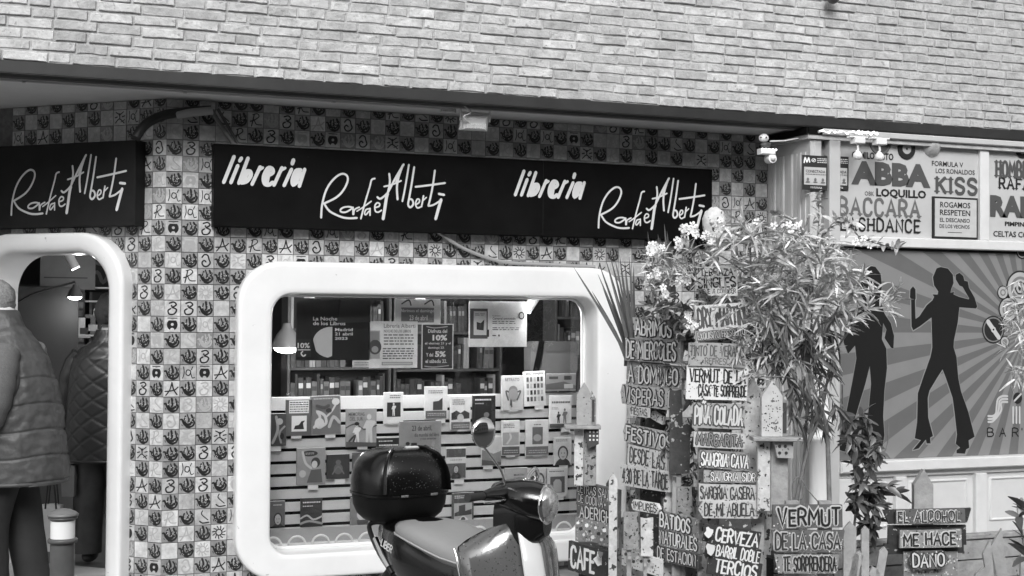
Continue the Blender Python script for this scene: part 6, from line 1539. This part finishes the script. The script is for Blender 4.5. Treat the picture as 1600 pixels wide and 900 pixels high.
for px, py in FP:
    W_ = Fr(at_depth(px, py, RL.uniform(6.85, 7.0)), XV)
    part(fme, 'blossom', None, fl, Matrix.Translation(at_depth(px, py, RL.uniform(6.8, 7.0))) @ Matrix.Rotation(-YAW + RL.uniform(-.6, .6), 4, 'Z') @ Matrix.Rotation(RL.uniform(-.7, .7), 4, 'X') @ Matrix.Rotation(RL.uniform(0, 6), 4, 'Y') @ Matrix.Scale(RL.uniform(.45, .95), 4))
foliage(bush, LV, NAR, m_leaf, 220)
foliage(bush, LD, NAR, mat('painted_shade_leaf', .13, .35, var=.6, scale=16, rnd=.5), 70)  # darker leaf copy: shade of the lower bush put into the colour
# sword leaved plant
root = at_depth(990, 575, 7.85)
sw = thing('yucca_plant', 'plant of long dark sword leaves leaning left over the window frame', 'plant', Matrix.Translation(root))
def blade(p0, p1, p2, w, Z):
    g = MB(); pts = smoothed([tuple(at_depth(*p, Z)) for p in (p0, p1, p2)], 5); n = len(pts); vs = []
    for i, p in enumerate(pts):
        t = i / (n - 1); ww = w * (1 - t ** 2.2) * .5 + .0006
        d = Vector(pts[min(i + 1, n - 1)]) - Vector(pts[max(i - 1, 0)]); s = d.cross(toC).normalized()
        P_ = Vector(p) - root
        vs += [P_ - s * ww, P_ + toC * ww * -.4, P_ + s * ww, P_ - toC * .002]
    fs = []
    for i in range(n - 1):
        a = 4 * i; fs += [(a, a + 1, a + 5, a + 4), (a + 1, a + 2, a + 6, a + 5), (a + 2, a + 3, a + 7, a + 6), (a + 3, a, a + 4, a + 7)]
    g.add(vs, fs); part(g, 'leaf', m_sword, sw)
for t in ((896, 417, 30), (934, 428, 26), (936, 412, 22), (946, 404, 24), (953, 398, 22), (961, 405, 20), (968, 398, 16), (976, 408, 16), (983, 402, 14), (956, 440, 26), (942, 450, 20), (972, 430, 14), (990, 415, 12), (925, 455, 24), (950, 420, 22), (965, 450, 20)):
    x, y, k = t; Z = 7.85 + RL.uniform(-.1, .1)
    blade((988 + RL.uniform(-12, 8), 572), ((x + 985) / 2 + k * .25, (y + 575) / 2 + 4), (x, y), .022, Z)
for x, y in ((1012, 362), (1017, 380), (1028, 366), (1031, 372), (1038, 350), (1042, 361), (1046, 385)): blade((x + 8, 460), (x + 5, 410), (x, y), .018, 7.6)
# broad leaved climber
root = at_depth(1345, 800, 7.3)
cl = thing('climber_plant', 'dark broad leaved climber hanging under the mural at the white post', 'plant', Matrix.Translation(root))
LV3 = []
for k in range(58):
    t = RL.random(); px = 1318 + 42 * RL.random() + 20 * sin(t * 3); py = 640 + 190 * t
    whorl(at_depth(px - 8 + 10 * t, py, RL.uniform(7.15, 7.4)), up * RL.uniform(-.8, .6) + XV * RL.uniform(-1, 1) + toC * .6, 5, BRO, LV3, (.3, 1.4), (.7, 1.15), .03)
for px, py in ((1390, 760), (1398, 770), (1380, 790), (1362, 700), (1310, 690)): whorl(at_depth(px, py, 7.2), XV + up * .3, 3, BRO, LV3, (.2, .9), (.8, 1.1), .02)
foliage(cl, LV3, BRO, m_leaf2, 200)
g = MB()
def stem3(pts, r0, r1):
    S_ = smoothed([tuple(at_depth(*p)) for p in pts], 4); n = len(S_)
    g.tube([tuple(Vector(q) - root) for q in S_], [r0 + (r1 - r0) * i / (n - 1) for i in range(n)], 6)
stem3([(1330, 860, 7.3), (1338, 780, 7.3), (1330, 700, 7.3), (1318, 650, 7.3), (1316, 600, 7.2)], .008, .004); stem3([(1338, 780, 7.3), (1360, 740, 7.25), (1385, 700, 7.2), (1388, 660, 7.2)], .005, .002)
part(g, 'stem', m_stem, cl)
# thin vine in front of the painted boards
root = at_depth(1280, 400, 7.2); vn = thing('vine', 'thin trailing vine with small leaves below the alarm notice', 'plant', Matrix.Translation(root)); LV4 = []
g = MB()
for pts in ([(1262, 470, 7.1), (1272, 400, 7.15), (1280, 340, 7.2), (1276, 300, 7.2)], [(1270, 400, 7.1), (1300, 350, 7.1), (1325, 345, 7.1), (1345, 372, 7.1), (1402, 388, 7.1)], [(1210, 330, 7.1), (1240, 350, 7.1), (1260, 380, 7.1)]):
    stem3(pts, .004, .002)
    for q in smoothed([tuple(at_depth(*p)) for p in pts], 7): whorl(Vector(q), up + XV * RL.uniform(-1, 1) + toC * .5, 3, BRO, LV4, (.5, 1.6), (.4, .8), .02)
part(g, 'stem', m_stem, vn); foliage(vn, LV4, BRO, m_leaf, 90)
# plants at the right edge
root = at_depth(1600, 640, 6.6); rp = thing('hanging_plant', 'pale spiky plant at the right edge in front of the mural', 'plant', Matrix.Translation(root)); LV5 = []
for k in range(34): whorl(at_depth(RL.uniform(1578, 1625), RL.uniform(455, 600), RL.uniform(6.5, 6.7)), up * RL.uniform(-.8, .6) + XV * -.6 + toC * .4, 6, NAR, LV5, (.3, 1.4), (.4, .7), .03)
for px, py in ((1572, 545), (1580, 475), (1575, 510), (1584, 580), (1590, 440)): whorl(at_depth(px, py, 6.55), up * -.3 + XV * -1 + toC * .3, 6, NAR, LV5, (.2, 1.3), (.4, .7), .03)
foliage(rp, LV5, NAR, m_leaf, 150)
g = MB(); stem3([(1640, 900, 6.6), (1625, 760, 6.6), (1612, 620, 6.6), (1600, 500, 6.6)], .01, .004); part(g, 'stem', m_stem, rp)
root = at_depth(1600, 900, 6.5); r2 = thing('seedling', 'dark leaved sprout at the lower right corner', 'plant', Matrix.Translation(root)); LV6 = []
for px, py, n in ((1592, 806, 4), (1598, 840, 4), (1604, 870, 6), (1606, 800, 4)): whorl(at_depth(px, py, 6.5), up * .5 + XV * -.5 + toC * .3, n, BRO, LV6, (.3, 1.3), (.9, 1.3), .01)
foliage(r2, LV6, BRO, m_leaf2, 60); g = MB(); stem3([(1606, 930, 6.5), (1600, 860, 6.5), (1594, 805, 6.5)], .005, .003); part(g, 'stem', m_stem, r2)
# ------------------------------------------------------------------ people
m_skin = mat('skin', .38, .55, var=.06, scale=12, bump=.05)
def skin_body(nodes, edges, W, parent):
    """one continuous surface grown round a jointed skeleton; nodes: name -> ((x,y,z), r)"""
    me = bpy.data.meshes.new('body'); names = list(nodes); ix = {n: i for i, n in enumerate(names)}
    me.from_pydata([nodes[n][0] for n in names], [(ix[a], ix[b]) for a, b in edges], [])
    o = bpy.data.objects.new('body', me); COL.objects.link(o)
    sk = o.modifiers.new('s', 'SKIN'); sk.use_smooth_shade = True
    for i, n in enumerate(names):
        r = nodes[n][1]; me.skin_vertices[0].data[i].radius = (r, r)
        me.skin_vertices[0].data[i].use_root = (i == 0)
    ss = o.modifiers.new('u', 'SUBSURF'); ss.levels = 1; ss.render_levels = 1
    bpy.context.view_layer.update()
    m2 = bpy.data.meshes.new_from_object(o.evaluated_get(bpy.context.evaluated_depsgraph_get()))
    bpy.data.objects.remove(o); m2.materials.clear(); m2.materials.append(m_skin); m2.name = 'body'
    for p in m2.polygons: p.use_smooth = True
    return part(m2, 'body', None, parent, W)
def hand_nodes(N, E, pre, w, d, up_):
    """palm and five unequal curled fingers from wrist w along d"""
    w = Vector(w); d = Vector(d).normalized(); s = d.cross(Vector(up_)).normalized(); n_ = s.cross(d)
    N[pre + 'wr'] = (tuple(w), .027); N[pre + 'pm'] = (tuple(w + d * .05), .03); N[pre + 'pk'] = (tuple(w + d * .085), .028); E += [(pre + 'wr', pre + 'pm'), (pre + 'pm', pre + 'pk')]
    for k, (off, l) in enumerate(((-.03, .062), (-.01, .072), (.01, .068), (.03, .052))):
        a = w + d * .1 + s * off; b = a + d * l * .45 + n_ * -.012; c = b + d * l * .2 - n_ * l * .4
        for q, p, r in (('a', a, .0095), ('b', b, .009), ('c', c, .007)): N[pre + q + str(k)] = (tuple(p), r)
        E += [(pre + 'pk', pre + 'a' + str(k)), (pre + 'a' + str(k), pre + 'b' + str(k)), (pre + 'b' + str(k), pre + 'c' + str(k))]
    a = w + d * .04 - s * .035; b = a + d * .035 - s * .012 - n_ * .01; N[pre + 't0'] = (tuple(a), .012); N[pre + 't1'] = (tuple(b), .009); E += [(pre + 'pm', pre + 't0'), (pre + 't0', pre + 't1')]
def interp(prof, z):
    for (z0, *a), (z1, *b) in zip(prof, prof[1:]):
        if z0 <= z <= z1:
            t = (z - z0) / (z1 - z0); t = t * t * (3 - 2 * t) * .5 + t * .5
            return [p + (q - p) * t for p, q in zip(a, b)]
    return list(prof[-1][1:])
def garment(prof, fn, n=64, step=.011, e=2.3):
    """prof rows: z, cx, cy, rx, ry"""
    g = MB(); z0, z1 = prof[0][0], prof[-1][0]; k = int((z1 - z0) / step); R_ = []
    for i in range(k + 1):
        z = z0 + (z1 - z0) * i / k; cx, cy, rx, ry = interp(prof, z); R_.append((cx, cy, z, rx, ry))
    g.rings(R_, n, e, fn); return g
def head_parts(t, W, c, r, face_dir, hair_m, hair_len=1.0):
    """ears, nose, eyes and hair round a head centre; face_dir is the yaw the face looks to in local space"""
    Rz = Matrix.Rotation(face_dir, 4, 'Z'); H = W @ Matrix.Translation(c) @ Rz          # local +x = where the face looks
    g = MB(); g.ball((0, 0, 0), r, 22, 16, 0, (1.0, .82, 1.22)); g.ball((r * .45, 0, -r * .75), r * .62, 14, 10, 0, (1, .8, .8)); g.ball((r * 1.0, 0, -r * .2), r * .16, 8, 6, 0, (1.2, .8, 1.6))
    hd_ = part(g, 'head', m_skin, t, H)
    for s in (-1, 1):
        g = MB(); g.ball((r * .9, s * r * .33, r * .05), r * .13, 10, 8); part(g, 'eye', tone(.6), hd_, H)
        g = MB(); g.ball((0, s * r * 1.0, -r * .08), r * .26, 10, 8, 0, (.8, .35, 1.3)); part(g, 'ear', m_skin, hd_, H)
    g = MB(); g.tube([(r * .93, -r * .25, -r * .62), (r * 1.0, 0, -r * .64), (r * .93, r * .25, -r * .62)], r * .07, 6); part(g, 'mouth', tone(.2), hd_, H)
    g = MB(); R_ = []
    n = 26; m = 14; vs = []
    for i in range(m):
        a = -0.55 * hair_len + (pi / 2 + .5 * hair_len) * i / (m - 1)
        for j in range(n):
            b = 2 * pi * j / n
            x = -r * .12 + r * 1.06 * cos(a) * cos(b); y = r * .93 * cos(a) * sin(b); z = r * 1.3 * sin(a) + .004
            if x > r * .62 and z < r * .75: x = r * .62; 
            q = noise.noise(Vector((x, y, z)) * 75) * r * .2
            vs.append((x + q, y + q, z + q))
    g.add(vs, [(i * n + j, i * n + (j + 1) % n, (i + 1) * n + (j + 1) % n, (i + 1) * n + j) for i in range(m - 1) for j in range(n)], 0, True)
    g.add(vs[-n:], [tuple(range(n))]); part(g, 'hair', hair_m, t, H)
# --- man in the quilted vest, in profile, cut by the left edge
Z1 = 7.75; k1 = Z1 / F
o1 = at_depth(0, 700, Z1); f1 = Fr((o1.x, o1.y, 0), XV); W1 = f1.mat(0, 0, 0)
z1 = lambda py: at_depth(0, py, Z1).z
man = thing('person', 'man in a padded grey vest over a sweater, cut by the left edge', 'person', W1)
X = lambda px: px * k1
N = {'pelvis': ((X(8), 0, .95), .15), 'waist': ((X(10), 0, 1.1), .14), 'chest': ((X(12), 0, 1.36), .15), 'neck0': ((X(6), 0, 1.56), .07), 'neck1': ((X(-4), 0, 1.66), .055), 'skull': ((X(-10), 0, 1.76), .07)}
E = [('pelvis', 'waist'), ('waist', 'chest'), ('chest', 'neck0'), ('neck0', 'neck1'), ('neck1', 'skull')]
for s, q, st in ((-1, 'n', .12), (1, 'f', -.18)):
    N['hip' + q] = ((X(6), s * .1, .88), .1); N['kn' + q] = ((X(6) - st * .5, s * .11, .5), .065); N['an' + q] = ((X(6) - st * .2 + (.1 if s > 0 else 0), s * .11, .12), .045); N['to' + q] = ((X(6) - st * .2 - .14 + (.1 if s > 0 else 0), s * .11, .09), .035)
    E += [('pelvis', 'hip' + q), ('hip' + q, 'kn' + q), ('kn' + q, 'an' + q), ('an' + q, 'to' + q)]
    N['sh' + q] = ((X(8), s * .2, 1.5), .06); N['el' + q] = ((X(4) , s * .27, 1.14), .045); N['wi' + q] = ((X(-62), s * .24, 1.08), .032)
    E += [('chest', 'sh' + q), ('sh' + q, 'el' + q), ('el' + q, 'wi' + q)]
    hand_nodes(N, E, 'h' + q, (X(-68), s * .24, 1.08), (-1, 0, 0), (0, 0, 1)); E.append(('wi' + q, 'h' + q + 'wr'))
skin_body(N, E, W1, man)
m_vest = mat('vest_nylon', .07, .5, var=.3, scale=7, bump=.9, bscale=16, spec=.4)
def f_vest(t, z, k):
    u = (z + .012 * sin(t * 3)) % .15; s = min(u, .15 - u)
    v = 1 - .028 * math.exp(-(s / .007) ** 2) + .03 * noise.noise(Vector((cos(t) * 3, sin(t) * 3, z * 9))) + .022 * noise.noise(Vector((cos(t) * 9, sin(t) * 9, z * 26)))
    a = (t * 3 / pi) % 1; b = min(a, 1 - a); return v - .02 * math.exp(-(b / .04) ** 2) * (1 if z < z1(560) else 0)
rows = [(z1(752), 103, 20), (z1(745), 105, 19), (z1(700), 99, 18), (z1(650), 94, 16), (z1(600), 84, 14), (z1(565), 73, 12), (z1(540), 58, 10), (z1(520), 44, 9), (z1(508), 33, 6), (z1(492), 26, 2)]
prof = [(z, X(c), 0, X(r_ - c), min(.29, X(r_ - c) * (1.0 if z < z1(600) else .95)) if z < z1(530) else X(r_ - c) * 1.05) for z, r_, c in rows]
part(garment(prof, f_vest, 110, .0055), 'vest', m_vest, man, W1)
g = MB(); pr = prof[0]; g.tube([(pr[1] + pr[3] * 1.0 * cos(a), pr[4] * 1.0 * sin(a), pr[0] + .012) for a in [2 * pi * i / 40 for i in range(41)]], .013, 6, cap=False); part(g, 'vest_hem', m_vest, man, W1)
g = MB(); g.rings([(X(2), 0, z1(508), .115, .11), (X(2), 0, z1(497), .105, .1), (X(-1), 0, z1(486), .1, .095), (X(-1), 0, z1(484), .085, .08)], 24); part(g, 'collar', m_vest, man, W1)
g = MB(); g.rings([(X(-1), 0, z1(490), .082, .076), (X(-3), 0, z1(477), .078, .074), (X(-3), 0, z1(476), .06, .06)], 24); part(g, 'shirt_collar', tone(.6), man, W1)
m_swt = mat('grey_sweater', .13, .95, var=.12, scale=60, bump=.35, bscale=160)
for s in (-1, 1):
    g = MB(); P_ = smoothed([(X(26), s * .2, z1(545)), (X(24), s * .27, z1(580)), (X(18), s * .31, z1(625)), (X(2), s * .31, z1(660)), (X(-40), s * .28, z1(685)), (X(-66), s * .25, z1(688))], 5)
    n = len(P_); g.tube(P_, [.085 + .02 * sin(pi * min(1, i / n * 1.5)) - .05 * max(0, i / n - .5) * 2 + .004 * sin(i * 2.1) for i in range(n)], 18); part(g, 'sleeve', m_swt, man, W1)
    g = MB(); a_ = s * .225; g.tube([(X(24) + .115 * cos(t) * .8, a_ + s * .035 * abs(sin(t)) , z1(590) + .155 * sin(t)) for t in [2 * pi * i / 26 for i in range(27)]], .012, 6, cap=False); part(g, 'armhole', mat('vest_seam', .06, .6), man, W1)
m_tr = mat('dark_trousers', .022, .8, var=.2, scale=12, bump=.2)
def leg(t, W, P_, R_, m, nm='trouser_leg', s=0):
    q = smoothed([tuple(p) + (r,) for p, r in zip(P_, R_)], 6)
    g = MB(); g.tube([p[:3] for p in q], [p[3] * (1 + .05 * noise.noise(Vector((p[2] * 22, s, 1)))) for p in q], 20); part(g, nm, m, t, W)
    # fold lines
for s, st, dx in ((-1, .12, 0), (1, -.18, .1)):
    leg(man, W1, [(X(14), s * .07, .98), (X(8), s * .1, .82), (X(8) - st * .4, s * .11, .5), (X(8) - st * .2 + dx, s * .11, .14)], [.19, .15, .115, .10], m_tr, s=s)
    g = MB(); g.ball((X(2) - st * .2 + dx, s * .11, .1), .06, 14, 8, 0, (2.2, .85, .75)); part(g, 'shoe', tone(.03), man, W1)
head_parts(man, W1, (X(-9), 0, z1(470)), .093, pi, mat('grey_hair', .2, .8, var=.4, scale=90, bump=.5, bscale=120), 1.25)
# --- person in the dark quilted jacket inside the doorway, seen from behind
Z2 = 8.75; k2 = Z2 / F
o2 = at_depth(166, 700, Z2); f2 = Fr((o2.x, o2.y, 0), XV); W2 = f2.mat(0, 0, 0)
z2 = lambda py: at_depth(166, py, Z2).z
wom = thing('person', 'person in a dark diamond quilted jacket inside the doorway, seen from behind', 'person', W2)
N = {'pelvis': ((0, 0, .92), .14), 'waist': ((0, 0, 1.06), .12), 'chest': ((0, 0, 1.3), .13), 'neck0': ((0, 0, 1.48), .06), 'neck1': ((0, 0, 1.56), .05), 'skull': ((0, .01, 1.66), .07)}
E = [('pelvis', 'waist'), ('waist', 'chest'), ('chest', 'neck0'), ('neck0', 'neck1'), ('neck1', 'skull')]
for s, q in ((-1, 'l'), (1, 'r')):
    N['hip' + q] = ((s * .1, 0, .86), .09); N['kn' + q] = ((s * .11, .02, .5), .06); N['an' + q] = ((s * .11, 0, .14), .04); N['to' + q] = ((s * .12, .13, .11), .03)
    N['sh' + q] = ((s * .18, 0, 1.42), .055); N['el' + q] = ((s * .25, 0, 1.12), .042); N['wi' + q] = ((s * .31, -.02, .86), .03)
    E += [('pelvis', 'hip' + q), ('hip' + q, 'kn' + q), ('kn' + q, 'an' + q), ('an' + q, 'to' + q), ('chest', 'sh' + q), ('sh' + q, 'el' + q), ('el' + q, 'wi' + q)]
    hand_nodes(N, E, 'h' + q, (s * .32, -.02, .83), (s * .05, 0, -1), (0, 1, 0)); E.append(('wi' + q, 'h' + q + 'wr'))
skin_body(N, E, W2, wom)
m_jk = mat('dark_quilted_nylon', .013, .42, var=.1, scale=6, spec=.5)
def f_q(t, z, k):
    a = t * 7.3 + z * 36; b = t * 7.3 - z * 36
    v = min(abs(sin(a * .75)), abs(sin(b * .75)))
    u = 1 - .026 * math.exp(-(v / .16) ** 2)
    return u + .012 * noise.noise(Vector((cos(t) * 4, sin(t) * 4, z * 8)))
prof2 = [(z2(720), 0, 0, .27, .19), (z2(700), 0, 0, .275, .19), (z2(640), 0, 0, .262, .18), (z2(590), 0, 0, .25, .175), (z2(560), 0, 0, .225, .16), (z2(545), 0, 0, .18, .13), (z2(532), 0, 0, .10, .10), (z2(515), 0, .01, .075, .08)]
part(garment(prof2, f_q, 140, .006), 'jacket', m_jk, wom, W2)
g = MB(); g.tube([(.272 * cos(a), .192 * sin(a), z2(717)) for a in [2 * pi * i / 40 for i in range(41)]], .011, 6, cap=False); part(g, 'jacket_hem', m_jk, wom, W2)
for s in (-1, 1):
    g = MB(); P_ = smoothed([(s * .17, 0, z2(556)), (s * .235, -.01, z2(580)), (s * .275, -.01, z2(630)), (s * .3, -.02, z2(690)), (s * .315, -.02, z2(712))], 6); n = len(P_)
    g.tube(P_, [.075 - .03 * i / n + .003 * sin(i * 2) for i in range(n)], 18); part(g, 'sleeve', m_jk, wom, W2)
    leg(wom, W2, [(s * .06, 0, .96), (s * .09, 0, .8), (s * .115, .01, .5), (s * .12, 0, .14)], [.17, .125, .1, .095], mat('shiny_trousers', .03, .5, var=.5, scale=7, bump=.6, bscale=9), s=s + 3)
    g = MB(); g.ball((s * .12, .07, .11), .055, 14, 8, 0, (.85, 2.0, .8)); part(g, 'shoe', tone(.03), wom, W2)
head_parts(wom, W2, (.0, .01, z2(487)), .092, pi / 2, mat('dark_hair', .03, .7, var=.3, scale=80, bump=.4), 1.5)
# --- bags
def bag(px0, py0, px1, py1, Z, v, label, name, cat, strap=True):
    a = at_depth(px0, py1, Z); k = Z / F; W_, H_ = (px1 - px0) * k, (py1 - py0) * k; fr = Fr((a.x, a.y, 0), XV)
    t = thing(name, label, cat, fr.mat(0, 0, a.z))
    g = MB(); g.prism([(0.01, 0), (W_ * .96, 0), (W_, H_ * .97), (W_ * .6, H_), (.0, H_ * .98)], 0, .06); part(g, 'bag_body', mat('bag_%02d' % int(v * 100), v, .8, var=.1, scale=9, bump=.3), t)
    if strap:
        for q in (0, .05):
            g = MB(); g.tube(smoothed([(W_ * .25, q, H_ * .9), (W_ * .35, q, H_ + .12), (W_ * .5, q, H_ + .235), (W_ * .68, q, H_ + .12), (W_ * .8, q, H_ * .9)], 4), .006, 6); part(g, 'handle', tone(.02), t)
bag(62, 788, 93, 862, 8.6, .6, 'white paper carrier bag hanging behind the bollard', 'paper_bag', 'bag')
bag(60, 795, 74, 845, 8.66, .3, 'small grey paper bag beside the white carrier bag', 'paper_bag', 'bag', False)
bag(94, 726, 116, 776, 8.62, .16, 'stiff grey folder bag held between the two people', 'folder_bag', 'bag', False)
